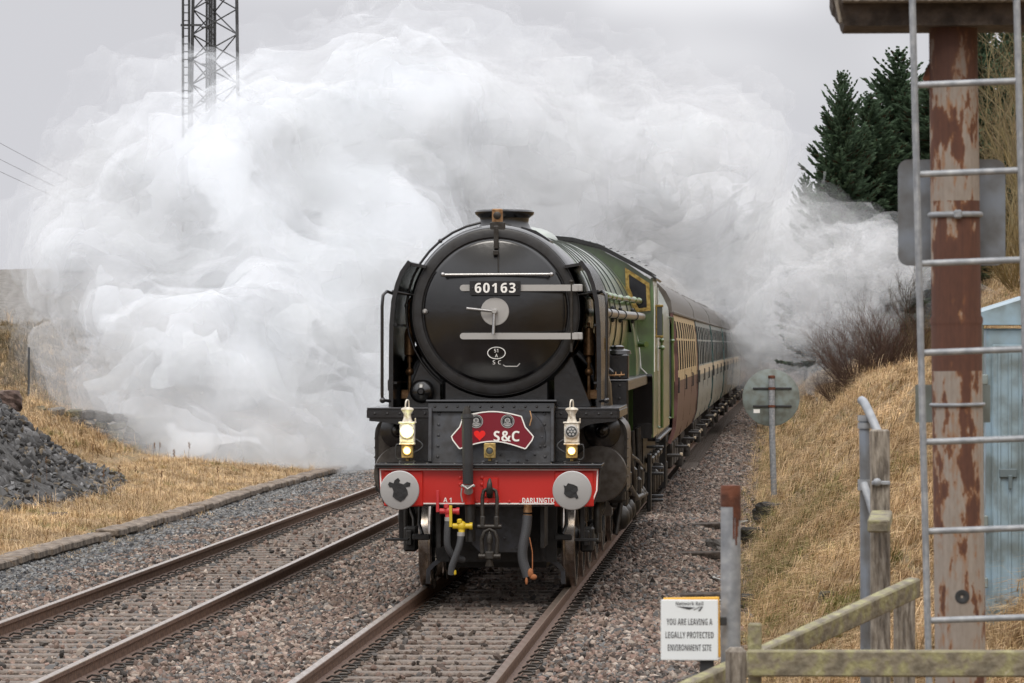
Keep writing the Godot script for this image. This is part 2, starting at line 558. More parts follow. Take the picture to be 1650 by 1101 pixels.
	mat("sign_back", lin(0.2, 0.245, 0.25), 0.6, 0.0, "grime", 0.8)
	mat("board_back", lin(0.2, 0.235, 0.29), 0.6, 0.0, "grime", 0.8)
	mat("dark_metal", lin(0.025, 0.026, 0.028), 0.5)
	mat("cabinet_blue", lin(0.25, 0.36, 0.45), 0.45, 0.0, "grime", 0.7)
	mat("cabinet_seam", lin(0.1, 0.13, 0.14), 0.6)
	mat("sign_white", lin(0.7, 0.74, 0.76), 0.5)
	mat("sign_yellow", lin(0.7, 0.38, 0.04), 0.5)
	mat("print_black", lin(0.03, 0.03, 0.035), 0.6)
	mat("mast_steel", lin(0.045, 0.047, 0.05), 0.6, 0.2)
	mat("wire", lin(0.16, 0.16, 0.17), 0.6)
	mat("cable", lin(0.42, 0.42, 0.4), 0.6)
	mat("hill", lin(0.17, 0.16, 0.14), 0.95, 0.0, "soil", 0.01)

func camera_and_light() -> void:
	var cam := Camera3D.new()
	cam.name = "camera"
	cam.near = 0.5; cam.far = 9000
	cam.position = Vector3(0, 2.55, 0)
	cam.rotation = Vector3(atan(4.5 / 7250.0), atan(403.0 / 7250.0), 0)
	var at := CameraAttributesPhysical.new()
	at.frustum_focal_length = 12.0 / tan(deg_to_rad(8.685 / 2.0))
	at.exposure_aperture = 17.0
	at.frustum_focus_distance = 46.5
	at.frustum_far = 9000; at.frustum_near = 0.5
	cam.attributes = at
	add_child(cam)
	cam.current = true
	var we := WorldEnvironment.new()
	we.name = "world_environment"
	var e := Environment.new()
	we.environment = e
	e.background_mode = Environment.BG_SKY
	e.sky = Sky.new()
	var sm := ProceduralSkyMaterial.new()
	sm.sky_top_color = Color(1.4, 1.4, 1.42)
	sm.sky_horizon_color = Color(0.575, 0.577, 0.598)
	sm.sky_curve = 0.5
	sm.sky_energy_multiplier = 1.0
	sm.ground_bottom_color = Color(0.4, 0.36, 0.31); sm.ground_horizon_color = Color(0.45, 0.42, 0.38)
	sm.sky_cover = cloud_cover()
	sm.sky_cover_modulate = Color(1, 1, 1, 0.34)
	sm.energy_multiplier = 1.0
	e.sky.sky_material = sm
	e.volumetric_fog_enabled = true; e.volumetric_fog_density = 0.0
	e.tonemap_mode = Environment.TONE_MAPPER_LINEAR
	e.tonemap_exposure = 1.12
	e.sdfgi_enabled = true; e.ssao_enabled = true; e.ssil_enabled = true
	add_child(we)
	var sun := DirectionalLight3D.new()
	sun.name = "sun"
	sun.light_energy = 0.5; sun.light_angular_distance = 25.0
	sun.light_color = Color(1.0, 0.975, 0.94)
	sun.shadow_enabled = true
	sun.rotation_degrees = Vector3(-50, -8, 0)
	add_child(sun)

func cloud_cover() -> ImageTexture:
	# an overcast of soft grey banks, wrapped round the whole sky
	var w := 1024
	var h := 512
	var im := Image.create(w, h, false, Image.FORMAT_RGBA8)
	var f := FastNoiseLite.new()
	f.seed = 91; f.frequency = 2.6; f.fractal_octaves = 5; f.fractal_gain = 0.5; f.noise_type = FastNoiseLite.TYPE_SIMPLEX_SMOOTH
	for j in h / 2 + 4:
		var el := PI / 2 - PI * (j + 0.5) / h
		for i in w:
			var az := TAU * i / w
			var v := Vector3(cos(az) * cos(el), sin(el) * 3.4, sin(az) * cos(el))
			var q := clampf(0.5 + f.get_noise_3dv(v * 2.6) * 1.7, 0.0, 1.0)
			im.set_pixel(i, j, Color(q, q, q, 1))
	return ImageTexture.create_from_image(im)

func steps(a: float, b: float, s: float, g: float) -> Array:
	var r := [a]
	var st := s
	while r[-1] < b:
		r.append(minf(b, r[-1] + st))
		st *= g
	return r

func build_ground() -> void:
	var ls := []
	var left := steps(9.8, 2400.0, 0.4, 1.16)
	left.reverse()
	for v in left: ls.append(-v)
	var x := -9.6
	while x < 9.0:
		ls.append(x); x += 0.12 if x < -9.0 else 0.2
	ls.append_array(steps(9.0, 2400.0, 0.3, 1.16))
	var ds := [-400.0, -150.0, -60.0, -20.0]
	x = 0.0
	while x < 130.0:
		ds.append(x); x += 0.5
	ds.append_array(steps(130.0, 5000.0, 0.7, 1.07))
	var nl := ls.size()
	var nd := ds.size()
	var v := PackedVector3Array()
	var c := PackedColorArray()
	for d in ds:
		for l in ls:
			var sh := bend(clampf(d, 0.0, 420.0))
			var X: float = l + sh
			v.append(Vector3(X, ground_h(X, d), -d))
			c.append(ground_col(l, X, d))
	var idx := PackedInt32Array()
	for j in nd - 1:
		for i in nl - 1:
			var a := j * nl + i
			idx.append_array([a, a + nl, a + 1, a + 1, a + nl, a + nl + 1])
	var st := SurfaceTool.new()
	var ar := []
	ar.resize(Mesh.ARRAY_MAX)
	ar[Mesh.ARRAY_VERTEX] = v; ar[Mesh.ARRAY_COLOR] = c; ar[Mesh.ARRAY_INDEX] = idx
	var am := ArrayMesh.new()
	am.add_surface_from_arrays(Mesh.PRIMITIVE_TRIANGLES, ar)
	st.create_from(am, 0)
	st.generate_normals()
	kind(part("ground", st.commit(), M.ground_mix), "structure")

func ground_col(l: float, X: float, d: float) -> Color:
	var nz := gnoise(X + 77, d, 0.45)
	var brown := Color(0.12, 0.09, 0.075)
	var grey := Color(0.1, 0.1, 0.1)
	if l < -9.4:
		var hx := (l + 14.0) / 2.9
		var hd := (d - 73.0) / 13.0
		if hx * hx + hd * hd < 1.0: return Color(0.07, 0.068, 0.068)
	var straw := Color(0.36, 0.255, 0.14).lerp(Color(0.23, 0.18, 0.085), clampf(0.35 + nz * 1.6, 0.0, 1.0))
	if l > -0.25 + 0.1 * nz: return straw
	if l < -15.0: return straw.lerp(Color(0.13, 0.105, 0.06), clampf((-15.0 - l) / 2.0 + nz, 0.0, 1.0))
	if l < -9.4: return straw
	return brown.lerp(grey, clampf((-7.9 - l + nz) * 1.4, 0.0, 1.0))

func stone_mesh(seed_: int, flat := 1.0) -> ArrayMesh:
	var r := RandomNumberGenerator.new()
	r.seed = seed_
	var t := (1.0 + sqrt(5.0)) / 2.0
	var vs := []
	for q in [[-1, t, 0], [1, t, 0], [-1, -t, 0], [1, -t, 0], [0, -1, t], [0, 1, t], [0, -1, -t], [0, 1, -t], [t, 0, -1], [t, 0, 1], [-t, 0, -1], [-t, 0, 1]]:
		var v := Vector3(q[0], q[1], q[2]).normalized() * r.randf_range(0.5, 1.2)
		vs.append(v * Vector3(1.05, 0.7 * flat, 0.85) * 0.54)
	var b := MB.new()
	for f in [[0, 11, 5], [0, 5, 1], [0, 1, 7], [0, 7, 10], [0, 10, 11], [1, 5, 9], [5, 11, 4], [11, 10, 2], [10, 7, 6], [7, 1, 8], [3, 9, 4], [3, 4, 2], [3, 2, 6], [3, 6, 8], [3, 8, 9], [4, 9, 5], [2, 4, 11], [6, 2, 10], [8, 6, 7], [9, 8, 1]]:
		b.tri(vs[f[0]], vs[f[1]], vs[f[2]], vs[f[0]] + vs[f[1]] + vs[f[2]])
	return b.mesh()

func spin(s: Vector3) -> Basis:
	return Basis.from_euler(Vector3(rng.randf() * TAU, rng.randf() * TAU, rng.randf() * TAU)).scaled_local(s)

func build_ballast() -> void:
	var pal := [Color(0.215, 0.162, 0.135), Color(0.155, 0.118, 0.1), Color(0.275, 0.215, 0.178), Color(0.1, 0.08, 0.07), Color(0.22, 0.153, 0.127), Color(0.18, 0.162, 0.146), Color(0.36, 0.305, 0.26), Color(0.135, 0.132, 0.13), Color(0.062, 0.056, 0.052), Color(0.245, 0.185, 0.15)]
	var greys := [Color(0.16, 0.16, 0.16), Color(0.21, 0.21, 0.21), Color(0.09, 0.092, 0.096), Color(0.21, 0.21, 0.205), Color(0.14, 0.125, 0.11), Color(0.065, 0.066, 0.07)]
	var xs := [[], [], [], []]
	var cs := [[], [], [], []]
	var d := 31.0
	while d < 210.0:
		var size := 0.06 if d < 62.0 else 0.066 if d < 95.0 else 0.1
		var step := size * 0.92
		var l0 := maxf(-9.36, -0.172 * d - 0.2) if d < 97.0 else -1.45
		var l := l0
		while l < -0.12:
			var jl := l + rng.randf_range(-0.5, 0.5) * step
			var jd := d + rng.randf_range(-0.5, 0.5) * step
			var rel := absf(jl - TX)
			var rel2 := absf(jl - TX + 3.44)
			var keep := true
			var dy := 0.0
			if rel < 1.25 or rel2 < 1.25:
				var ph := fposmod(jd, 0.65)
				var inner := minf(rel, rel2)
				if ph < 0.27:
					if inner < 0.95: keep = rng.randf() < 0.055
					dy = 0.04 if inner < 0.95 else rng.randf_range(0.02, 0.045)
				else: dy = rng.randf_range(-0.03, 0.008) if inner < 0.95 else rng.randf_range(-0.01, 0.028)
				if absf(inner - 0.7525) < 0.1: keep = false
			if jl > -0.5 and rng.randf() < (jl + 0.5) * 1.9: keep = false
			if keep:
				var X := jl + bend(jd)
				var g := ground_h(X, jd)
				var k := rng.randi() % 4
				var s := size * rng.randf_range(0.65, 1.35)
				if rng.randf() < 0.02: s *= 1.5
				xs[k].append(Transform3D(spin(Vector3(s, s, s) * 1.12), Vector3(X, g + dy + rng.randf_range(-0.004, 0.022), -jd)))
				var gs := clampf((-7.7 - jl + 1.2 * gnoise(X, jd, 0.7)) * 1.2, 0.0, 1.0)
				var c: Color
				if rng.randf() < gs: c = greys[rng.randi() % greys.size()]
				else: c = pal[rng.randi() % pal.size()]
				# oil and brake dust between the rails
				if rel < 0.75: c = c.lerp(Color(0.06, 0.045, 0.036), 0.42)
				var v := rng.randf_range(0.68, 1.12)
				cs[k].append(Color(c.r * v, c.g * v, c.b * v))
			l += step
		d += step
	var root := Node3D.new()
	root.name = "ballast"
	add_child(root)
	kind(root, "stuff")
	for k in 4: multi("ballast_stones" if k == 0 else "ballast_stones_%03d" % k, stone_mesh(50 + k), M.stone_chip, xs[k], cs[k], root)

func rail_profile() -> PackedVector2Array:
	return PackedVector2Array([Vector2(-0.035, -0.004), Vector2(0.035, -0.004), Vector2(0.036, -0.035), Vector2(0.012, -0.05), Vector2(0.01, -0.125), Vector2(0.06, -0.148), Vector2(0.07, -0.159), Vector2(-0.07, -0.159), Vector2(-0.06, -0.148), Vector2(-0.01, -0.125), Vector2(-0.012, -0.05), Vector2(-0.036, -0.035)])

func sweep(prof: PackedVector2Array, x0: float, d0: float, d1: float, st: float) -> MB:
	var b := MB.new()
	var m := prof.size()
	var d := d0
	while d < d1:
		var e := minf(d + st, d1)
		for i in m:
			var j := (i + 1) % m
			var t := prof[j] - prof[i]
			var out := Vector3(-t.y, t.x, 0)
			var A := Vector3(x0 + bend(d) + prof[i].x, prof[i].y, -d)
			var B := Vector3(x0 + bend(d) + prof[j].x, prof[j].y, -d)
			var C := Vector3(x0 + bend(e) + prof[j].x, prof[j].y, -e)
			var D := Vector3(x0 + bend(e) + prof[i].x, prof[i].y, -e)
			b.quad(A, B, C, D, out)
		d = e
	return b

func build_track(off: float, label: String, dmax: float) -> void:
	var o := thing("railway_track", label, "railway track")
	kind(o, "structure")
	for s in [-1.0, 1.0]:
		var x0: float = TX + off + s * 0.7525
		var r := part("rail", sweep(rail_profile(), x0, 8.0, dmax, 4.0), M.rail_side, o)
		part("running_surface", sweep(PackedVector2Array([Vector2(-0.03, 0.0), Vector2(0.03, 0.0), Vector2(0.034, -0.006), Vector2(-0.034, -0.006)]), x0, 8.0, dmax, 4.0), M.rail_top, r)
	var b := MB.new()
	b.box(Vector3.ZERO, Vector3(2.5, 0.12, 0.25), 0.015)
	var sl := b.mesh()
	var far := MB.new()
	var clip := MB.new()
	clip.box(Vector3(0, 0.006, 0), Vector3(0.1, 0.02, 0.11), 0.005)
	clip.tube([Vector3(-0.06, 0.03, -0.05), Vector3(-0.02, 0.055, -0.045), Vector3(0.05, 0.05, -0.035), Vector3(0.075, 0.035, 0.0), Vector3(0.05, 0.03, 0.04), Vector3(-0.01, 0.03, 0.045)], 0.009, 5)
	var xs := []
	var cols := []
	var i := 49
	while i * 0.65 < dmax:
		var d := i * 0.65 + 0.135
		var at := Vector3(TX + off + bend(d) + rng.randf_range(-0.02, 0.02), -0.225, -d)
		if d < 104.0:
			var p := part("sleeper", sl, M.sleeper, o)
			p.position = at
			p.rotation.y = rng.randf_range(-0.008, 0.008)
			for s in [-1.0, 1.0]:
				for t in [-1.0, 1.0]:
					xs.append(Transform3D(Basis(Vector3.UP, 0.0 if t > 0 else PI), Vector3(TX + off + bend(d) + s * 0.7525 + t * 0.115, -0.165, -d)))
					cols.append(Color.WHITE)
		else:
			far.box(at, Vector3(2.5, 0.12, 0.25))
		i += 1
	multi("rail_clips", clip.mesh(), M.clip, xs, cols, o)
	if off == 0.0: kind(part("distant_sleepers", far, M.sleeper, o), "stuff")

func build_kerb() -> void:
	var o := thing("concrete_kerb", "low concrete kerb of coping slabs beside the grass left of the tracks", "kerb")
	var d := 40.0
	while d < 97.0:
		var L := rng.randf_range(0.85, 1.15)
		var b := MB.new()
		b.box(Vector3.ZERO, Vector3(0.34, 0.11, L - 0.025), 0.02)
		var p := part("coping_slab", b, M.kerb_stone, o)
		p.position = Vector3(-9.3 + bend(d) + 0.05 * sin(d * 0.21) + rng.randf_range(-0.02, 0.02), -0.135 + rng.randf_range(-0.012, 0.012), -d - L / 2)
		p.rotation = Vector3(rng.randf_range(-0.02, 0.02), rng.randf_range(-0.02, 0.02), rng.randf_range(-0.03, 0.03))
		var q := MB.new()
		q.box(Vector3.ZERO, Vector3(0.26, 0.2, L - 0.02), 0.01)
		var r := part("kerb_block", q, M.kerb_stone, o)
		r.position = p.position + Vector3(-0.01, -0.158, 0)
		d += L
		if d > 62.0 and d < 64.0: d += 0.5

func tuft_mesh(seed_: int, blades: int, hgt: float, spread: float, droop: float) -> ArrayMesh:
	var r := RandomNumberGenerator.new()
	r.seed = seed_
	var b := MB.new()
	for i in blades:
		var a := r.randf() * TAU
		var dir := Vector3(cos(a), 0, sin(a))
		var side := Vector3(-dir.z, 0, dir.x) * r.randf_range(0.0028, 0.0055)
		var base := dir * r.randf() * spread * 0.5
		var hh := hgt * r.randf_range(0.5, 1.15)
		var dr := droop * r.randf_range(0.3, 1.3)
		var pts := [base, base + dir * hh * 0.2 * dr + Vector3(0, hh * 0.55, 0), base + dir * hh * 0.65 * dr + Vector3(0, hh * (0.95 - 0.3 * dr), 0), base + dir * hh * 1.1 * dr + Vector3(0, hh * (1.05 - 0.65 * dr), 0)]
		var ws := [1.0, 0.85, 0.55, 0.0]
		var v := r.randf_range(0.7, 1.2)
		b.tint = Color(v, v * r.randf_range(0.93, 1.05), v * r.randf_range(0.85, 1.1))
		for k in 3:
			var nn := Vector3(dir.x * -0.3, 1.0, dir.z * -0.3).normalized()
			b.tri3(pts[k] - side * ws[k], pts[k] + side * ws[k], pts[k + 1] + side * ws[k + 1], nn, nn, nn)
			if k < 2: b.tri3(pts[k] - side * ws[k], pts[k + 1] + side * ws[k + 1], pts[k + 1] - side * ws[k + 1], nn, nn, nn)
	return b.mesh()

func build_grass() -> void:
	var kinds := [tuft_mesh(1, 22, 0.22, 0.22, 1.35), tuft_mesh(2, 24, 0.18, 0.26, 1.6), tuft_mesh(3, 14, 0.32, 0.16, 1.05), tuft_mesh(4, 9, 0.5, 0.1, 0.45)]
	var root := Node3D.new()
	root.name = "grass"
	add_child(root)
	kind(root, "stuff")
	var xs := [[], [], [], []]
	var cs := [[], [], [], []]
	var put := func(l: float, d: float, sc: float) -> void:
		var X := l + bend(d)
		var k: int = [0, 0, 1, 1, 1, 2, 2, 3][rng.randi() % 8]
		if k == 3 and rng.randf() < 0.75: k = 0
		var e := 0.2
		var hx := ground_h(X + e, d) - ground_h(X - e, d)
		var tilt := clampf(hx / (2 * e), -1.2, 1.2)
		var bs := Basis(Vector3(0, 0, 1), tilt * -0.55) * Basis(Vector3.UP, rng.randf() * TAU)
		var s := sc * rng.randf_range(0.7, 1.35)
		var ln := 1.0
		if rng.randf() < 0.4: ln = 0.72
		xs[k].append(Transform3D(bs.scaled_local(Vector3(s, s * ln, s)), Vector3(X, ground_h(X, d) - 0.02, -d)))
		var g := gnoise(X + 77, d, 0.45)
		var g2 := gnoise(X - 31, d + 12, 1.3)
		var c := Color(0.64, 0.47, 0.29).lerp(Color(0.4, 0.26, 0.135), clampf(0.42 + g2 * 1.7 + g * 0.8, 0.0, 1.0))
		var green := clampf(g * 2.2 - 0.55, 0.0, 0.5)
		if l > -0.3 and l < 1.1: green = clampf(green * 1.4 + 0.25 + g * 0.5 - 0.3 * absf(l), 0.0, 0.8)
		if rng.randf() < green: c = Color(0.22, 0.2, 0.075)
		if l < -15.0 and rng.randf() < clampf((-15.0 - l) / 2.5 + g2, 0.0, 0.9): c = Color(0.2, 0.15, 0.085)
		var v := rng.randf_range(0.75, 1.2) * clampf(0.95 + 0.5 * gnoise(X * 0.6 + 9, d * 0.5, 0.5) + 0.3 * gnoise(X, d, 2.3), 0.55, 1.3)
		cs[k].append(Color(c.r * v, c.g * v, c.b * v))
	# the bank on the right
	var d := 17.0
	while d < 180.0:
		var st := 0.085 if d < 30.0 else 0.11 if d < 60.0 else 0.19 if d < 110.0 else 0.35
		var lmax := minf(0.0615 * d + 0.4, 9.0)
		var l := -0.32
		while l < lmax:
			var jl := l + rng.randf_range(-0.5, 0.5) * st * 1.3
			var jd := d + rng.randf_range(-0.5, 0.5) * st * 1.3
			if gnoise(jl + 5, jd, 1.1) > -0.55 and (jl > -0.1 or rng.randf() < 0.3):
				(put as Callable).call(jl, jd, 0.75 if d < 60 else 0.85 if d < 110 else 1.3)
			l += st
		d += st
	# the verge on the left
	d = 50.0
	while d < 150.0:
		var st := 0.13 if d < 80 else 0.17 if d < 110 else 0.3
		var lmin := maxf(-0.172 * d - 0.5, -26.0)
		var l := lmin
		while l < -9.38:
			var jl := l + rng.randf_range(-0.5, 0.5) * st * 1.3
			var jd := d + rng.randf_range(-0.5, 0.5) * st * 1.3
			var hx := (jl + 14.0) / 2.9
			var hd := (jd - 73.0) / 13.0
			var heap := hx * hx + hd * hd < 0.93 + 0.25 * gnoise(jl, jd, 0.8)
			if not heap and gnoise(jl + 5, jd, 1.1) > -0.5:
				(put as Callable).call(jl, jd, 0.55 if jl > -13.0 else 0.85)
			l += st
		d += st
	# stray tufts in the cess
	for i in 220:
		var q := 57.0 + rng.randf() * 34.0
		var p0 := -9.05 + absf(rng.randfn(0.0, 0.22))
		if gnoise(p0, q, 0.6) > 0.0: (put as Callable).call(p0, q, 0.45)
	for k in 4: multi("grass_tufts" if k == 0 else "grass_tufts_%03d" % k, kinds[k], M.grass_blade, xs[k], cs[k], root)
	# dead flower stalks standing over the verge
	var sx := []
	var sc := []
	var b := MB.new()
	b.tube([Vector3.ZERO, Vector3(0.02, 0.5, 0), Vector3(0.06, 0.8, 0.01)], [0.006, 0.005, 0.003], 4)
	for i in 7: b.ball(Vector3(0.05 + 0.02 * sin(i * 2.1), 0.66 + 0.025 * i, 0.02 * cos(i * 1.7)), Vector3(0.018, 0.02, 0.018), 5, 3)
	for i in 16:
		var q := 66.0 + rng.randf() * 26.0
		var p0 := -9.7 - rng.randf() * 3.0
		var X := p0 + bend(q)
		sx.append(Transform3D(Basis(Vector3.UP, rng.randf() * TAU).scaled(Vector3.ONE * rng.randf_range(0.4, 0.75)), Vector3(X, ground_h(X, q), -q)))
		sc.append(Color(0.16, 0.09, 0.05))
	multi("dead_stalks", b.mesh(), M.stone_chip, sx, sc, root)

func rock(called: String, label: String, at: Vector3, size: Vector3, col: Color, turn: float, seed_: int, group := "") -> void:
	var b := MB.new()
	var f := FastNoiseLite.new()
	f.seed = seed_; f.frequency = 0.9
	b.box(Vector3.ZERO, Vector3.ONE, 0.22)
	var m := MB.new()
	m.ball(Vector3.ZERO, Vector3.ONE * 0.5, 14, 9)
	for i in m.p.size():
		var v := m.p[i]
		var q := Vector3(clampf(v.x, -0.38, 0.38), clampf(v.y, -0.36, 0.36), clampf(v.z, -0.38, 0.38))
		m.p[i] = (q * (1.0 + 0.35 * f.get_noise_3dv(q * 3.0 + Vector3.ONE * seed_))) * size * 1.3
	for i in range(0, m.p.size(), 3):
		var nn := (m.p[i + 2] - m.p[i]).cross(m.p[i + 1] - m.p[i]).normalized()
		for k in 3: m.n[i + k] = nn
	var mm := StandardMaterial3D.new()
	mm.albedo_color = col; mm.roughness = 0.9
	mm.albedo_texture = T.blotch; mm.uv1_triplanar = true; mm.uv1_scale = Vector3.ONE * 2.0
	mm.normal_enabled = true; mm.normal_texture = T.bump; mm.normal_scale = 0.8
	var o := part(called, m, mm)
	o.position = at
	o.rotation.y = turn
	tag(o, label, "rock", group)

func build_rubble() -> void:
	# slate heap
	var xs := [[], [], []]
	var cs := [[], [], []]
	for i in 12000:
		var a := rng.randf() * TAU
		var r := sqrt(rng.randf()) * 1.04
		var l := -14.0 + cos(a) * r * 2.9
		var d := 73.0 + sin(a) * r * 13.0
		var X := l + bend(d)
		var k := rng.randi() % 3
		var s := rng.randf_range(0.08, 0.2) * (1.6 if rng.randf() < 0.06 else 1.0)
		xs[k].append(Transform3D(spin(Vector3(s, s * 0.6, s)), Vector3(X, ground_h(X, d) + rng.randf_range(-0.02, 0.05), -d)))
		var v := rng.randf_range(0.045, 0.15) * (1.6 if rng.randf() < 0.08 else 1.0)
		var c := Color(v, v * 0.99, v * 1.0)
		if rng.randf() < 0.12: c = Color(v * 1.5, v * 1.25, v * 0.95)
		cs[k].append(c)
	var root := thing("slate_heap", "heap of broken grey slate tipped on the grass at left", "slate heap")
	kind(root, "stuff")
	for k in 3: multi("slate_pieces" if k == 0 else "slate_pieces_%03d" % k, stone_mesh(80 + k, 0.7), M.stone_chip, xs[k], cs[k], root)
	rock("boulder", "reddish brown boulder at the top of the slate heap", Vector3(-14.4 + 0.4, 1.5, -83), Vector3(0.5, 0.38, 0.45), lin(0.14, 0.095, 0.08), 0.4, 3)
	rock("boulder", "pale flat stone at the foot of the slate heap", Vector3(-11.55, 0.02, -67.5), Vector3(0.32, 0.12, 0.25), lin(0.36, 0.34, 0.31), 0.9, 4)
	rock("boulder", "dark lump of slate lying in the grass before the kerb", Vector3(-10.55, -0.02, -67.0), Vector3(0.3, 0.1, 0.2), lin(0.07, 0.07, 0.075), 0.2, 5)
	# dry stone wall
	var wall := thing("stone_wall", "ruined dry stone wall in the bank beyond the slate heap", "wall")
	for row in 5:
		var x := -15.4
		while x < -11.8:
			var w := rng.randf_range(0.2, 0.42)
			var gone := row > 6.2 - (x + 15.2) * 0.9 + rng.randf_range(-0.6, 0.6)
			if not gone:
				var p := part("stone", stone_block(rng.randi() % 6), [M.dry_stone, M.dry_stone_dark, M.dry_stone_dark, M.dry_stone_mossy][rng.randi() % 4], wall)
				p.scale = Vector3(w * 1.08, rng.randf_range(0.15, 0.25), 0.4)
				p.position = Vector3(x + w / 2, ground_h(-13.6, 96.0) - 0.12 + row * 0.19 - (x + 15.2) * 0.09, -94.0 - (x + 15.2) * 0.5 + rng.randf_range(-0.05, 0.05))
				p.rotation = Vector3(rng.randf_range(-0.2, 0.2), rng.randf_range(-0.4, 0.4), rng.randf_range(-0.22, 0.22))
			x += w
	# stones and old timbers on the right of the line
	var spots := [[-0.62, 61.5, 0.3, "brown boulder at the edge of the ballast, nearest the timbers", 0.11], [-0.5, 60.2, 0.24, "smaller grey stone lying against the brown boulder", 0.15], [-0.15, 47.6, 0.2, "dark angular lump of rock at the grass edge behind the grey steel post", 0.035], [0.12, 66.8, 0.42, "dark rock outcrop in the bank behind the round sign's pole", 0.04], [-0.12, 63.5, 0.34, "blackish rock face left of the round sign's pole", 0.03], [0.55, 38.0, 0.14, "small black stone half buried in the grass bank", 0.04], [0.42, 34.4, 0.13, "dark stone in the grass beside the sloping rail", 0.05]]
	for i in spots.size():
		var s = spots[i]
		var v: float = s[4]
		rock("rock", s[3], Vector3(s[0] + bend(s[1]), ground_h(s[0], s[1]) + 0.05, -s[1]), Vector3(s[2], s[2] * 0.75, s[2]), lin(v, v * 0.92, v * 0.85), i * 1.3, 20 + i)
	for s in [[-0.75, 67.5, 0.62, 0.1, "short dark timber lying across the ballast, farthest from the camera"], [-0.72, 58.3, 0.75, -0.06, "dark timber offcut on the ballast left of the round sign"], [-0.62, 49.0, 0.62, 0.04, "black timber offcut lying beside the rusty topped post"]]:
		var b := MB.new()
		b.box(Vector3.ZERO, Vector3(s[2], 0.09, 0.16), 0.012)
		var o := part("timber_offcut", b, M.old_beam)
		o.position = Vector3(s[0] + bend(s[1]), ground_h(s[0], s[1]) + 0.07, -s[1])
		o.rotation = Vector3(0.1, s[3], 0.03)
		tag(o, s[4], "timber", "timbers on the ballast")
	var pts := []
	for i in 60:
		var d := 44.0 + i * 0.55
		var l := -0.42 + 0.12 * sin(d * 0.9) + 0.06 * sin(d * 2.3)
		pts.append(Vector3(l + bend(d), ground_h(l + bend(d), d) + 0.05 + 0.03 * sin(d * 1.7), -d))
	var cb := MB.new()
	cb.tube(pts, 0.012, 6)
	tag(part("lineside_cable", cb, M.cable), "pale cable snaking along the edge of the ballast", "cable")

var blocks := []
func stone_block(i: int) -> ArrayMesh:
	if blocks.is_empty():
		for k in 6:
			var b := MB.new()
			b.box(Vector3.ZERO, Vector3.ONE, 0.2)
			var f := FastNoiseLite.new()
			f.seed = 60 + k; f.frequency = 1.2
			for q in b.p.size(): b.p[q] = b.p[q] * (1.0 + 0.32 * f.get_noise_3dv(b.p[q] * 1.7 + Vector3.ONE * k))
			blocks.append(b.mesh())
	return blocks[i]

func rivets(b: MB, pts: Array, r := 0.014, dir := Vector3(0, 0, 1)) -> void:
	for q in pts: b.lathe([Vector2(r, 0.0), Vector2(r * 0.8, r * 0.55), Vector2(0.0, r * 0.8)], along(dir, q), 8)

func row(a: Vector3, b: Vector3, n: int) -> Array:
	var r := []
	for i in n: r.append(a.lerp(b, i / float(n - 1)))
	return r

func mirror(pl: PackedVector2Array) -> PackedVector2Array:
	var r := PackedVector2Array()
	for q in pl: r.append(Vector2(-q.x, q.y))
	return r

func wheel(r: float, spokes: int, parent: Node, at: Vector3, side: float, balance := false) -> void:
	# at = centre of the tread, side = +1 when the outside face looks towards +x
	var w := Node3D.new()
	var key := str(parent.get_instance_id()) + "wheel"
	counts[key] = counts.get(key, -1) + 1
	w.name = "wheel" if counts[key] == 0 else "wheel_%03d" % counts[key]
	parent.add_child(w, true)
	w.position = at
	var xf := along(Vector3(side, 0, 0), Vector3.ZERO)
	var t := MB.new()
	t.lathe([Vector2(r - 0.075, -0.07), Vector2(r + 0.022, -0.07), Vector2(r + 0.028, -0.055), Vector2(r + 0.02, -0.04), Vector2(r + 0.002, -0.03), Vector2(r - 0.003, 0.06), Vector2(r - 0.012, 0.068), Vector2(r - 0.075, 0.068), Vector2(r - 0.075, -0.07)], xf, 48)
	part("tyre", t, M.tyre_steel, w)
	var c := MB.new()
	c.lathe([Vector2(r - 0.13, -0.05), Vector2(r - 0.07, -0.05), Vector2(r - 0.07, 0.05), Vector2(r - 0.13, 0.05), Vector2(r - 0.13, -0.05)], xf, 40)
	c.lathe([Vector2(0, 0.09), Vector2(0.12, 0.09), Vector2(0.16, 0.05), Vector2(0.16, -0.06), Vector2(0, -0.06)].map(func(q): return Vector2(q.x, -q.y)), along(Vector3(-side, 0, 0), Vector3.ZERO), 20)
	for i in spokes:
		var f := TAU * (i + 0.5) / spokes
		var d := Vector3(0, cos(f), sin(f))
		c.tube([d * 0.12, d * (r - 0.1)], [0.045, 0.032], 6, false)
	if balance: c.prism(circ(0, 0, r - 0.14, -1, 14, -0.5, 0.5), Transform3D(Basis(Vector3(0, -1, 0), Vector3(0, 0, 1), Vector3(1, 0, 0)), Vector3(side * 0.05, 0, 0)), 0.1)
	part("wheel_centre", c, M.frame_black, w)

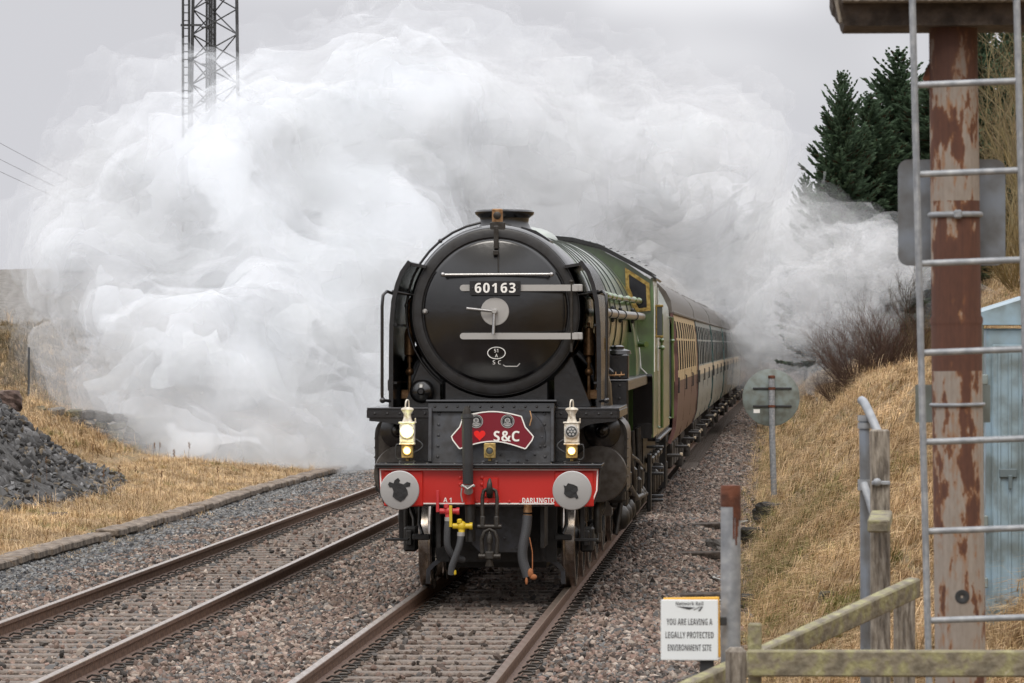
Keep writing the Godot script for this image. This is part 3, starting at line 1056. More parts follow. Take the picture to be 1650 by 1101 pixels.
func build_loco() -> void:
	var L := thing("steam_locomotive", "black and green steam locomotive with red buffer beam heading the train", "locomotive", Vector3(TX + 0.025, 0, -45))
	var b: MB
	# --- buffer beam
	var beam := PackedVector2Array([Vector2(-1.115, 1.29), Vector2(1.115, 1.29), Vector2(1.105, 1.07), Vector2(1.05, 0.925), Vector2(-1.05, 0.925), Vector2(-1.105, 1.07)])
	b = MB.new()
	b.prism(MB.inset(beam, -0.018), XF(Vector3(0, 0, -0.51)), 0.05)
	b.box(Vector3(0, 1.1, -0.7), Vector3(1.7, 0.24, 0.28))
	part("beam_backing", b, M.frame_black, L)
	b = MB.new()
	b.prism(beam, XF(Vector3(0, 0, -0.5)), 0.03)
	rivets(b, row(Vector3(-0.12, 0.955, -0.5), Vector3(0.32, 0.955, -0.5), 5), 0.018)
	rivets(b, row(Vector3(-0.29, 1.2, -0.5), Vector3(-0.29, 1.13, -0.5), 2) + row(Vector3(-0.07, 1.2, -0.5), Vector3(-0.07, 1.13, -0.5), 2), 0.02)
	for s in [-1.0, 1.0]: b.box(Vector3(s * 0.865 + 0.0, 1.085, -0.497), Vector3(0.4, 0.36, 0.03), 0.012)
	b.box(Vector3(0.02, 1.1, -0.495), Vector3(0.16, 0.2, 0.03), 0.01)
	b.tube([Vector3(-0.2, 1.12, -0.47), Vector3(-0.19, 0.93, -0.47)], 0.055, 12)
	var bb := part("buffer_beam", b, M.beam_red, L)
	b = MB.new()
	b.ring(MB.inset(beam, 0.004), 0.013, XF(Vector3(0, 0, -0.4955)), 0.006)
	part("white_lining", b, M.white_paint, bb)
	text("lettering", "A 1", 0.045, M.white_paint, bb, Vector3(-0.415, 0.97, -0.497), "Droid Sans", 700, 0.004, 1)
	var dl := text("lettering", "DARLINGTON", 0.05, M.white_paint, bb, Vector3(0.525, 0.968, -0.497), "Droid Sans", 700, 0.004)
	dl.scale.x = 0.37 / dl.mesh.get_aabb().size.x
	b = MB.new()
	b.box(Vector3(0, 1.325, -0.78), Vector3(2.3, 0.028, 0.74), 0.006)
	b.box(Vector3(0, 1.303, -0.44), Vector3(2.3, 0.02, 0.05), 0.004)
	rivets(b, row(Vector3(-1.05, 1.34, -0.55), Vector3(1.05, 1.34, -0.55), 16), 0.012, Vector3.UP)
	part("front_footplate", b, M.black_paint, L)
	# --- buffers
	for s in [-1.0, 1.0]:
		b = MB.new()
		b.lathe([Vector2(0.0, -0.05), Vector2(0.17, -0.05), Vector2(0.195, -0.04), Vector2(0.197, -0.012), Vector2(0.19, -0.003), Vector2(0.12, 0.008), Vector2(0.0, 0.014)], along(FORE, Vector3(s * 0.866, 1.085, 0)), 48)
		var bu := part("buffer", b, M.buffer_steel, L)
		b = MB.new()
		b.lathe([Vector2(0.085, -0.32), Vector2(0.085, -0.04)], along(FORE, Vector3(s * 0.866, 1.085, 0)), 24)
		part("buffer_shank", b, M.tyre_steel, bu)
		b = MB.new()
		b.lathe([Vector2(0.17, -0.49), Vector2(0.16, -0.46), Vector2(0.125, -0.4), Vector2(0.12, -0.27), Vector2(0.09, -0.26)], along(FORE, Vector3(s * 0.866, 1.085, 0)), 28)
		part("buffer_housing", b, M.beam_red, bu)
		b = MB.new()
		var gp: PackedVector2Array
		if s < 0: gp = PackedVector2Array([Vector2(-0.115, 0.06), Vector2(-0.1, 0.085), Vector2(-0.06, 0.07), Vector2(-0.05, 0.1), Vector2(-0.015, 0.125), Vector2(0.005, 0.1), Vector2(-0.005, 0.075), Vector2(0.04, 0.06), Vector2(0.075, 0.085), Vector2(0.11, 0.075), Vector2(0.105, 0.04), Vector2(0.06, 0.03), Vector2(0.08, 0.0), Vector2(0.085, -0.04), Vector2(0.05, -0.09), Vector2(0.01, -0.115), Vector2(-0.04, -0.09), Vector2(-0.07, -0.06), Vector2(-0.06, -0.01), Vector2(-0.075, 0.03), Vector2(-0.1, 0.03)])
		else: gp = PackedVector2Array([Vector2(-0.085, 0.055), Vector2(-0.06, 0.045), Vector2(-0.04, 0.075), Vector2(0.02, 0.06), Vector2(0.055, 0.04), Vector2(0.06, 0.005), Vector2(0.045, -0.02), Vector2(0.065, -0.07), Vector2(0.045, -0.085), Vector2(0.03, -0.065), Vector2(-0.02, -0.075), Vector2(-0.06, -0.055), Vector2(-0.08, -0.03), Vector2(-0.075, 0.02)])
		b.prism(gp, XF(Vector3(s * 0.866, 1.085, 0.0165)), 0.012)
		part("grease_mark", b, M.grease, bu)
	# --- coupling
	b = MB.new()
	b.tube([Vector3(0.02, 1.06, -0.5), Vector3(0.02, 1.06, -0.4), Vector3(0.02, 1.03, -0.34), Vector3(0.02, 1.07, -0.29), Vector3(0.02, 1.15, -0.3), Vector3(0.02, 1.19, -0.34)], [0.035, 0.035, 0.038, 0.034, 0.026, 0.012], 10)
	var hk := part("draw_hook", b, M.gear_dark, L)
	b = MB.new()
	b.tube([Vector3(-0.05, 0.72, -0.3), Vector3(-0.055, 1.0, -0.32), Vector3(-0.04, 1.07, -0.33), Vector3(0.02, 1.1, -0.335), Vector3(0.08, 1.07, -0.33), Vector3(0.095, 1.0, -0.32), Vector3(0.09, 0.72, -0.3)], 0.02, 8)
	for q in [-0.05, 0.09]: b.box(Vector3(q, 0.76, -0.3), Vector3(0.05, 0.11, 0.05), 0.008)
	b.tube([Vector3(-0.1, 0.71, -0.3), Vector3(0.14, 0.71, -0.3)], 0.025, 8)
	b.tube([Vector3(-0.05, 0.42, -0.3), Vector3(-0.06, 0.58, -0.3), Vector3(-0.03, 0.66, -0.3), Vector3(0.02, 0.685, -0.3), Vector3(0.07, 0.66, -0.3), Vector3(0.1, 0.58, -0.3), Vector3(0.09, 0.42, -0.3)], 0.021, 8)
	b.tube([Vector3(0.02, 0.42, -0.3), Vector3(0.02, 0.65, -0.3)], [0.018, 0.02], 8)
	b.lathe([Vector2(0.0, 0.0), Vector2(0.03, 0.0), Vector2(0.035, 0.06), Vector2(0.012, 0.12), Vector2(0.0, 0.12)], XF(Vector3(0.02, 0.54, -0.3)), 10)
	b.tube([Vector3(-0.09, 0.41, -0.3), Vector3(0.13, 0.41, -0.3)], 0.03, 8)
	b.box(Vector3(0.02, 0.42, -0.3), Vector3(0.09, 0.08, 0.07), 0.01)
	b.tube([Vector3(0.02, 0.38, -0.3), Vector3(0.02, 0.31, -0.3)], [0.025, 0.045], 10)
	part("screw_coupling", b, M.gear_dark, hk)
	# --- stretcher plates and frames below the beam
	b = MB.new()
	var dp := PackedVector2Array([Vector2(-0.62, 0.92), Vector2(-0.62, 0.33), Vector2(-0.58, 0.29), Vector2(0.64, 0.29), Vector2(0.64, 0.92)])
	b.prism(dp, XF(Vector3(0, 0, -1.62)), 0.04)
	for q in [-0.35, 0.36]: b.prism(circ(q, 0.43, 0.11, 0.055, 18), XF(Vector3(0, 0, -1.612)), 0.006)
	part("stretcher_plate", b, M.frame_black, L)
	b = MB.new()
	b.prism(PackedVector2Array([Vector2(-0.2, 0.925), Vector2(-0.2, 0.5), Vector2(-0.12, 0.42), Vector2(0.32, 0.42), Vector2(0.39, 0.49), Vector2(0.39, 0.925)]), XF(Vector3(0, 0, -1.0)), 0.03)
	rivets(b, [Vector3(-0.15, 0.87, -1.0), Vector3(0.33, 0.87, -1.0), Vector3(0.26, 0.46, -1.0), Vector3(0.13, 0.56, -1.0), Vector3(-0.1, 0.47, -1.0)], 0.02)
	part("drag_plate", b, M.panel_grey, L)
	b = MB.new()
	for s in [-1.0, 1.0]:
		b.box(Vector3(s * 0.53, 0.85, -7.0), Vector3(0.04, 0.75, 12.4))
		b.box(Vector3(s * 0.5, 0.5, -3.2), Vector3(0.04, 0.4, 3.2))
	b.box(Vector3(0, 1.0, -7.5), Vector3(1.0, 1.6, 10.5))
	part("main_frame", b, M.frame_black, L)
	for s in [-1.0, 1.0]:
		b = MB.new()
		b.prism(_strip([Vector2(0.5, 0.62), Vector2(0.51, 0.42), Vector2(0.54, 0.34), Vector2(0.66, 0.25), Vector2(0.7, 0.2), Vector2(0.705, 0.06)], 0.045, s), XF(Vector3(0, 0, -1.66)), 0.03)
		part("guard_iron", b, M.panel_grey, L)
	# --- wheels
	for z in [-2.3, -4.2]:
		for s in [-1.0, 1.0]: wheel(0.483, 10, L, Vector3(s * 0.75, 0.483, z), s)
	for z in [-5.95, -8.15, -10.35]:
		for s in [-1.0, 1.0]: wheel(1.016, 18, L, Vector3(s * 0.75, 1.016, z), s, true)
	for s in [-1.0, 1.0]: wheel(0.56, 10, L, Vector3(s * 0.75, 0.56, -13.3), s)
	b = MB.new()
	for z in [-2.3, -4.2, -13.3]: b.tube([Vector3(-0.72, 0.483 if z > -10 else 0.56, z), Vector3(0.72, 0.483 if z > -10 else 0.56, z)], 0.08, 10)
	for s in [-1.0, 1.0]:
		b.box(Vector3(s * 0.93, 0.52, -3.25), Vector3(0.06, 0.16, 2.5), 0.01)
		for z in [-2.3, -4.2]: b.box(Vector3(s * 0.93, 0.5, z), Vector3(0.14, 0.26, 0.3), 0.02)
	part("bogie_frame", b, M.frame_black, L)
	# --- front panel between the frames
	var lean := Basis(Vector3(1, 0, 0), -0.13)
	var pf := Transform3D(lean, Vector3(0, 1.34, -0.93))
	b = MB.new()
	b.prism(PackedVector2Array([Vector2(-0.62, 0), Vector2(0.62, 0), Vector2(0.6, 0.62), Vector2(-0.6, 0.62)]), pf, 0.03)
	for s in [-1.0, 1.0]: rivets(b, row(pf * Vector3(s * 0.55, 0.06, 0), pf * Vector3(s * 0.54, 0.5, 0), 5), 0.017)
	b.lathe([Vector2(0.0, 0.012), Vector2(0.285, 0.012), Vector2(0.29, 0.0)].map(func(q): return Vector2(q.x, -q.y)), along(-FORE, Vector3(0.27, 1.6, -0.958)) , 40)
	rivets(b, _ring3(0.27, 1.6, 0.25, 16, -0.952), 0.014)
	part("front_panel", b, M.panel_grey, L)
	b = MB.new()
	b.box(pf * Vector3(0, 0.565, 0.02), Vector3(1.3, 0.1, 0.05), 0.008, lean)
	b.box(pf * Vector3(0, 0.625, -0.08), Vector3(1.34, 0.02, 0.34), 0.005, lean)
	rivets(b, row(pf * Vector3(-0.58, 0.57, 0.045), pf * Vector3(0.58, 0.57, 0.045), 11), 0.015)
	part("panel_angle", b, M.black_paint, L)
	for s in [-1.0, 1.0]:
		b = MB.new()
		b.box(pf * Vector3(s * 0.625, 0.28, 0.03), Vector3(0.035, 0.56, 0.1), 0.006, lean)
		b.box(Vector3(s * 0.61, 1.62, -1.28), Vector3(0.03, 0.56, 0.6))
		part("panel_flange", b, M.panel_grey, L)
	# --- raised front platforms, stepping up to the running plates
	for s in [-1.0, 1.0]:
		b = MB.new()
		b.box(Vector3(s * 0.97, 1.885, -2.55), Vector3(0.66, 0.025, 2.7), 0.005)
		b.box(Vector3(s * 0.965, 1.832, -1.215), Vector3(0.65, 0.085, 0.03), 0.006)
		b.box(Vector3(s * 1.29, 1.832, -2.55), Vector3(0.03, 0.085, 2.68), 0.006)
		var arch := PackedVector2Array([Vector2(s * 0.64, 1.8), Vector2(s * 0.64, 1.34), Vector2(s * 0.81, 1.34), Vector2(s * 0.81, 1.5)])
		for k in 7: arch.append(Vector2(s * (0.81 + 0.28 * (1 - cos(k * PI / 12.0))), 1.5 + 0.24 * sin(k * PI / 12.0)))
		arch.append(Vector2(s * 1.28, 1.76)); arch.append(Vector2(s * 1.28, 1.8))
		b.prism(arch, XF(Vector3(0, 0, -1.24)), 0.02)
		rivets(b, row(Vector3(s * 0.7, 1.835, -1.2), Vector3(s * 1.22, 1.835, -1.2), 5), 0.015)
		b.box(Vector3(s * 0.97, 2.02, -3.92), Vector3(0.66, 0.27, 0.04), 0.006)
		rivets(b, row(Vector3(s * 1.05, 2.1, -3.9), Vector3(s * 1.22, 2.1, -3.9), 2) + [Vector3(s * 1.22, 1.96, -3.9)], 0.016)
		b.box(Vector3(s * 1.0, 2.15, -8.2), Vector3(0.62, 0.03, 8.6), 0.006)
		b.box(Vector3(s * 1.3, 2.1, -8.2), Vector3(0.025, 0.11, 8.58), 0.005)
		part("running_plate", b, M.black_paint, L)
	# --- cylinders
	for s in [-1.0, 1.0]:
		var cs := PackedVector2Array([Vector2(s * 0.62, 0.97), Vector2(s * 0.98, 0.9), Vector2(s * 1.23, 0.93), Vector2(s * 1.335, 1.0), Vector2(s * 1.34, 1.55)])
		for k in 7: cs.append(Vector2(s * (1.12 + 0.22 * cos(k * PI / 12.0)), 1.6 + 0.2 * sin(k * PI / 12.0)))
		cs.append(Vector2(s * 0.62, 1.8))
		b = MB.new()
		b.prism(cs, XF(Vector3(0, 0, -2.62)), 1.35, true)
		var cy := part("cylinder", b, M.cylinder_brown, L)
		b = MB.new()
		b.ring(cs, 0.03, XF(Vector3(0, 0, -2.6)), 0.05)
		for k in 6: rivets(b, [Vector3(s * 1.343, 1.05 + k * 0.1, -2.66)], 0.012, Vector3(s, 0, 0))
		part("casing_edge", b, M.gear_dark, cy)
		b = MB.new()
		b.lathe([Vector2(0.305, 0), Vector2(0.305, 0.1), Vector2(0.295, 0.118), Vector2(0.2, 0.13), Vector2(0.0, 0.135)], along(FORE, Vector3(s * 1.04, 1.18, -2.62)), 44)
		part("cylinder_cover", b, M.cylinder_brown, cy)
		b = MB.new()
		b.lathe([Vector2(0.195, 0), Vector2(0.195, 0.09), Vector2(0.17, 0.11), Vector2(0.08, 0.12), Vector2(0.06, 0.17), Vector2(0.0, 0.19)], along(FORE, Vector3(s * 1.08, 1.635, -2.62)), 32)
		part("valve_cover", b, M.black_paint, cy)
		b = MB.new()
		b.lathe([Vector2(0.02, 0), Vector2(0.045, 0.02), Vector2(0.05, 0.05), Vector2(0.02, 0.1), Vector2(0.0, 0.1)], along(FORE, Vector3(s * 1.08, 1.635, -2.43)), 14)
		b.tube([Vector3(s * 1.08, 1.72, -2.43), Vector3(s * 1.07, 1.8, -2.45)], 0.012, 6)
		part("relief_valve", b, M.gear_dark, cy)
		b = MB.new()
		for q in [-2.8, -3.7]:
			b.tube([Vector3(s * 1.06, 0.92, q), Vector3(s * 1.06, 0.8, q), Vector3(s * 1.0, 0.66, q + 0.1), Vector3(s * 0.99, 0.42, q + 0.2)], 0.022, 7)
		b.tube([Vector3(s * 1.02, 0.86, -2.7), Vector3(s * 1.02, 0.74, -2.66), Vector3(s * 1.02, 0.55, -2.66)], 0.045, 8)
		part("drain_pipe", b, M.gear_dark, cy)
	# --- steps hanging below the beam
	for s in [-1.0, 1.0]:
		b = MB.new()
		b.box(Vector3(s * 0.93, 0.75, -1.0), Vector3(0.045, 0.4, 0.03), 0.004)
		b.box(Vector3(s * 0.97, 0.55, -0.98), Vector3(0.24, 0.025, 0.16), 0.005)
		b.tube([Vector3(s * 0.75, 0.92, -1.2), Vector3(s * 0.76, 0.7, -1.2), Vector3(s * 0.72, 0.6, -1.1)], 0.02, 6)
		b.box(Vector3(s * 0.73, 0.57, -1.1), Vector3(0.18, 0.06, 0.1), 0.01)
		part("step", b, M.frame_black, L)
	# --- smokebox
	b = MB.new()
	b.lathe([Vector2(0.905, 2.6), Vector2(0.905, 0.08), Vector2(0.89, 0.03), Vector2(0.875, 0.0), Vector2(0.0, 0.0)].map(func(q): return Vector2(q.x, -q.y)), along(FORE, Vector3(0, 2.89, -1.72)), 72)
	var sb := part("smokebox", b, M.smokebox_black, L)
	b = MB.new()
	b.lathe([Vector2(0.87, 0.0), Vector2(0.865, 0.03), Vector2(0.845, 0.04), Vector2(0.775, 0.04), Vector2(0.765, 0.03), Vector2(0.765, 0.0)], along(FORE, Vector3(0, 2.89, -1.72)), 72)
	part("door_ring", b, M.ring_black, sb)
	b = MB.new()
	var dprof := [Vector2(0.752, 0.0), Vector2(0.752, 0.04), Vector2(0.735, 0.055)]
	for k in 9:
		var q := 0.72 * (1.0 - k / 8.0)
		dprof.append(Vector2(q, 0.06 + 0.115 * (1.0 - (q / 0.72) ** 2)))
	b.lathe(dprof, along(FORE, Vector3(0, 2.89, -1.72)), 72)
	var door := part("smokebox_door", b, M.smokebox_black, L)
	b = MB.new()
	b.tube([Vector3(-0.53, 3.27, -1.55), Vector3(0.575, 3.275, -1.55)], 0.017, 10)
	for q in [-0.54, 0.585]:
		b.ball(Vector3(q, 3.273, -1.55), Vector3(0.026, 0.026, 0.026), 10, 6)
		b.tube([Vector3(q, 3.273, -1.55), Vector3(q, 3.273, -1.65)], 0.014, 8)
	part("handrail", b, M.bright_steel, door)
	for h in [3.135, 2.635]:
		b = MB.new()
		var pl := PackedVector2Array([Vector2(0.86, h - 0.033), Vector2(0.86, h + 0.033)])
		for k in 9: pl.append(Vector2(-0.33 - 0.033 * sin(k * PI / 8.0), h + 0.033 * cos(k * PI / 8.0)))
		b.prism(pl, XF(Vector3(0, 0, -1.53)), 0.025)
		b.box(Vector3(0.86, h, -1.6), Vector3(0.1, 0.075, 0.1), 0.008)
		part("hinge_strap", b, M.steel, door)
	b = MB.new()
	b.tube([Vector3(0.795, 2.47, -1.545), Vector3(0.795, 2.56, -1.545)], [0.012, 0.02], 8)
	b.tube([Vector3(0.795, 2.6, -1.545), Vector3(0.795, 3.2, -1.545)], 0.018, 8)
	b.ball(Vector3(0.795, 3.2, -1.545), Vector3(0.028, 0.02, 0.028), 8, 6)
	part("hinge_pin", b, M.gear_dark, door)
	b = MB.new()
	b.lathe([Vector2(0.147, 0.0), Vector2(0.147, 0.012), Vector2(0.142, 0.017), Vector2(0.03, 0.02), Vector2(0.0, 0.02)], along(FORE, Vector3(0.0, 2.89, -1.553)), 40)
	b.lathe([Vector2(0.032, 0), Vector2(0.032, 0.07), Vector2(0.02, 0.09), Vector2(0.0, 0.09)], along(FORE, Vector3(0.0, 2.89, -1.535)), 16)
	var dart := part("door_dart", b, M.steel, door)
	b = MB.new()
	b.tube([Vector3(0.0, 2.89, -1.47), Vector3(-0.01, 2.65, -1.44)], [0.014, 0.02], 8)
	part("dart_handle", b, M.bright_steel, dart)
	b = MB.new()
	b.tube([Vector3(0.0, 2.89, -1.49), Vector3(-0.29, 2.92, -1.46)], [0.014, 0.018], 8)
	part("dart_handle", b, M.bright_steel, dart)
	b = MB.new()
	b.prism(PackedVector2Array([Vector2(-0.255, 3.06), Vector2(0.265, 3.06), Vector2(0.27, 3.065), Vector2(0.27, 3.2), Vector2(0.265, 3.205), Vector2(-0.255, 3.205), Vector2(-0.26, 3.2), Vector2(-0.26, 3.065)]), XF(Vector3(0, 0, -1.5)), 0.03)
	for q in [-0.23, 0.24]: rivets(b, [Vector3(q, 3.13, -1.5)], 0.012)
	var np := part("number_plate", b, M.smokebox_black, door)
	text("number", "60163", 0.1, M.white_paint, np, Vector3(0.005, 3.132, -1.499), "Droid Sans", 700, 0.008, 1, 6.0)
	b = MB.new()
	b.ring(circ(0.015, 2.46, 0.095, 0.064, 36), 0.007, XF(Vector3(0, 0, -1.56)), 0.02)
	var sp := part("shed_plate", b, M.white_paint, door)
	text("shed_letters", "51", 0.036, M.white_paint, sp, Vector3(0.015, 2.484, -1.565), "Droid Sans", 400, 0.012)
	text("shed_letters", "A", 0.034, M.white_paint, sp, Vector3(0.015, 2.432, -1.568), "Droid Sans", 400, 0.012)
	text("shed_letters", "S", 0.042, M.white_paint, sp, Vector3(-0.012, 2.362, -1.578), "Droid Sans", 400, 0.012)
	text("shed_letters", "C", 0.042, M.white_paint, sp, Vector3(0.046, 2.362, -1.578), "Droid Sans", 400, 0.012)
	b = MB.new()
	b.tube([Vector3(0.085, 2.335, -1.6), Vector3(0.11, 2.32, -1.57), Vector3(0.23, 2.32, -1.57), Vector3(0.255, 2.35, -1.6)], 0.006, 6)
	b.lathe([Vector2(0.03, 0.0), Vector2(0.026, 0.03), Vector2(0.012, 0.06), Vector2(0.0, 0.06)], along(FORE, Vector3(-0.735, 2.89, -1.67)), 12)
	part("door_catch", b, M.steel, door)
	b = MB.new()
	b.box(Vector3(0.01, 3.66, -1.6), Vector3(0.05, 0.24, 0.05), 0.008)
	b.box(Vector3(0.01, 3.5, -1.585), Vector3(0.06, 0.05, 0.06), 0.008)
	b.tube([Vector3(0.03, 3.5, -1.6), Vector3(0.035, 3.3, -1.58)], 0.008, 6)
	part("lamp_iron", b, M.gear_dark, door)
	# smokebox saddle and steam pipes
	b = MB.new()
	b.box(Vector3(0, 1.98, -2.8), Vector3(1.1, 0.5, 2.0), 0.02)
	for s in [-1.0, 1.0]:
		b.tube([Vector3(s * 0.72, 2.5, -3.1), Vector3(s * 0.92, 2.32, -3.1), Vector3(s * 1.0, 2.1, -3.05), Vector3(s * 1.02, 1.8, -3.0)], [0.17, 0.17, 0.16, 0.16], 16)
		b.prism(PackedVector2Array([Vector2(s * 0.6, 2.32), Vector2(s * 0.78, 2.42), Vector2(s * 0.98, 1.9), Vector2(s * 0.6, 1.9)]), XF(Vector3(0, 0, -1.95)), 0.5)
	part("saddle", b, M.smokebox_black, L)
	b = MB.new()
	b.lathe([Vector2(0.0, -0.35), Vector2(0.12, -0.35), Vector2(0.125, 0.05), Vector2(0.115, 0.1), Vector2(0.09, 0.13), Vector2(0.04, 0.15), Vector2(0.025, 0.19), Vector2(0.0, 0.19)], along(FORE, Vector3(-0.77, 2.06, -1.72)), 28)
	b.box(Vector3(-0.77, 1.93, -1.85), Vector3(0.2, 0.08, 0.3))
	part("generator", b, M.black_paint, L)
	# --- chimney
	b = MB.new()
	var cp := [Vector2(0.36, -0.02), Vector2(0.285, 0.03), Vector2(0.255, 0.09), Vector2(0.262, 0.14), Vector2(0.31, 0.18), Vector2(0.318, 0.205), Vector2(0.3, 0.225), Vector2(0.24, 0.225), Vector2(0.22, 0.1), Vector2(0.0, 0.1)]
	b.lathe(cp, XF(Vector3(0.02, 3.755, -2.95), Basis.from_scale(Vector3(1.0, 1.0, 1.35))), 48)
	for s in [-1.0, 1.0]: b.plate([Vector2(s * 0.2 + 0.02, 3.78), Vector2(s * 0.35 + 0.02, 3.74), Vector2(s * 0.52, 3.64)], 0.03, XF(Vector3(0, 0, -2.5)), 0.9)
	var ch := part("chimney", b, M.smokebox_black, L)
	b = MB.new()
	b.box(Vector3(0.015, 3.885, -1.74), Vector3(0.11, 0.15, 0.08), 0.008)
	part("lamp_bracket", b, M.copper, ch)
	b = MB.new()
	b.lathe([Vector2(0.04, 0), Vector2(0.04, 0.02), Vector2(0.025, 0.03), Vector2(0, 0.03)], along(FORE, Vector3(0.015, 3.89, -1.7)), 16)
	b.box(Vector3(0.02, 3.76, -1.7), Vector3(0.16, 0.13, 0.03), 0.01)
	part("bracket_lens", b, M.gear_dark, ch)
	# --- hand rail curving over the smokebox
	b = MB.new()
	var hp := []
	for k in 15:
		var f := deg_to_rad(100 + k * 9.5)
		hp.append(Vector3(cos(f) * 0.945, 2.89 + sin(f) * 0.945, -1.85))
	b.tube(hp, 0.014, 6)
	for k in [3, 8]: b.ball(hp[k], Vector3.ONE * 0.025, 8, 5)
	part("smokebox_rail", b, M.black_paint, L)
	# --- smoke deflectors
	for s in [-1.0, 1.0]:
		var path := [Vector2(s * 1.085, 1.9), Vector2(s * 1.085, 2.4), Vector2(s * 1.08, 2.75), Vector2(s * 1.06, 3.0), Vector2(s * 1.02, 3.17), Vector2(s * 0.97, 3.3), Vector2(s * 0.89, 3.41)]
		b = MB.new()
		b.plate(path, 0.02, XF(Vector3(0, 0, -1.55)), 2.9)
		var df := part("smoke_deflector", b, M.black_paint, L)
		b = MB.new()
		b.plate(path.map(func(q): return Vector2(q.x - s * 0.005, q.y)), 0.045, XF(Vector3(0, 0, -1.53)), 0.05)
		for h in [2.15, 2.75, 3.1]: b.box(Vector3(s * 1.05, h, -3.0), Vector3(0.05, 0.025, 2.8))
		b.tube([Vector3(s * 1.06, 3.1, -1.7), Vector3(s * 0.85, 3.06, -1.8)], 0.02, 6)
		b.prism(PackedVector2Array([Vector2(s * 0.9, 3.4), Vector2(s * 0.72, 3.37), Vector2(s * 0.72, 3.34), Vector2(s * 0.9, 3.37)]), XF(Vector3(0, 0, -1.6)), 2.6)
		part("deflector_frame", b, M.black_paint, df)
		b = MB.new()
		b.tube([Vector3(s * 1.07, 3.08, -1.6), Vector3(s * 1.12, 3.1, -1.5), Vector3(s * 1.155, 3.06, -1.45), Vector3(s * 1.165, 2.95, -1.45), Vector3(s * 1.165, 2.02, -1.45), Vector3(s * 1.16, 1.97, -1.45), Vector3(s * 1.08, 1.96, -1.55)], 0.017, 8)
		b.ball(Vector3(s * 1.16, 1.97, -1.45), Vector3.ONE * 0.032, 8, 6)
		part("grab_rail", b, M.black_paint, df)
		b = MB.new()
		b.box(Vector3(s * 1.1, 2.55, -3.3), Vector3(0.012, 0.14, 0.9), 0.003)
		part("name_plate", b, M.brass, df)
	# brass fittings seen between the smokebox and the deflectors
	for s in [-1.0, 1.0]:
		b = MB.new()
		b.lathe([Vector2(0.0, 0.0), Vector2(0.03, 0.0), Vector2(0.03, 0.06), Vector2(0.058, 0.08), Vector2(0.058, 0.3), Vector2(0.04, 0.36), Vector2(0.015, 0.37), Vector2(0.015, 0.42), Vector2(0, 0.42)], XF(Vector3(s * 0.945, 2.36, -2.3)), 16)
		b.ball(Vector3(s * 0.945, 2.26, -2.3), Vector3.ONE * 0.045, 10, 6)
		b.tube([Vector3(s * 0.945, 1.9, -2.3), Vector3(s * 0.945, 2.36, -2.3)], 0.018, 8)
		b.box(Vector3(s * 0.99, 2.02, -2.35), Vector3(0.1, 0.1, 0.12), 0.01)
		b.tube([Vector3(s * 0.98, 1.9, -2.9), Vector3(s * 1.0, 2.3, -2.9), Vector3(s * 1.0, 3.0, -2.9), Vector3(s * 0.93, 3.1, -2.9)], 0.02, 8)
		part("whistle", b, M.copper, L)
	# --- boiler and firebox
	b = MB.new()
	b.loft(BOILER, 96)
	var boil := part("boiler", b, M.loco_green, L)
	for z in [4.5, 5.4, 6.3, 7.2, 8.1, 9.0, 9.9, 10.8, 11.6]:
		b = MB.new()
		var q := boiler_at(z)
		b.loft([Vector3(z - 0.035, q.x + 0.001, q.y), Vector3(z - 0.032, q.x + 0.011, q.y), Vector3(z + 0.032, q.x + 0.011, q.y), Vector3(z + 0.035, q.x + 0.001, q.y)], 72)
		part("boiler_band", b, M.dark_green, boil)
	b = MB.new()
	for s in [-1.0, 1.0]:
		b.plate([Vector2(s * 1.13, 2.9), Vector2(s * 1.165, 2.7), Vector2(s * 1.2, 2.4), Vector2(s * 1.2, 2.14)], 0.02, XF(Vector3(0, 0, -10.7)), 1.72)
		b.prism(PackedVector2Array([Vector2(s * 1.2, 2.14), Vector2(s * 1.2, 2.4), Vector2(s * 1.16, 2.7), Vector2(s * 0.6, 2.7), Vector2(s * 0.6, 2.14)]), XF(Vector3(0, 0, -10.72)), 0.03)
	part("firebox_side", b, M.loco_green, L)
	b = MB.new()
	b.ball(Vector3(0, 3.74, -8.3), Vector3(0.36, 0.2, 1.15), 28, 14)
	part("dome", b, M.loco_green, L)
	b = MB.new()
	for s in [-1.0, 1.0]:
		b.tube([Vector3(s * 1.0, 3.1, -4.1), Vector3(s * 1.05, 3.1, -8.2), Vector3(s * 1.16, 3.1, -10.4), Vector3(s * 1.215, 3.1, -12.3)], 0.028, 10)
		for z in [4.3, 5.4, 6.5, 7.6, 8.7, 9.8, 10.9, 12.0]:
			var ru: float = 1.0 + 0.05 * (z - 4.1) / 4.1 if z < 8.2 else 1.05 + 0.11 * (z - 8.2) / 2.2 if z < 10.4 else 1.16 + 0.055 * (z - 10.4) / 1.9
			b.ball(Vector3(s * ru, 3.1, -z), Vector3.ONE * 0.043, 10, 6)
			b.tube([Vector3(s * (ru - 0.15), 3.09, -z), Vector3(s * ru, 3.1, -z)], 0.022, 6)
	part("boiler_handrail", b, M.loco_green, L)
	b = MB.new()
	b.tube([Vector3(1.04, 2.9, -4.1), Vector3(1.08, 2.9, -8.2), Vector3(1.19, 2.9, -10.4), Vector3(1.24, 2.9, -12.2)], 0.05, 12)
	part("ejector_pipe", b, M.bright_steel, L)
	b = MB.new()
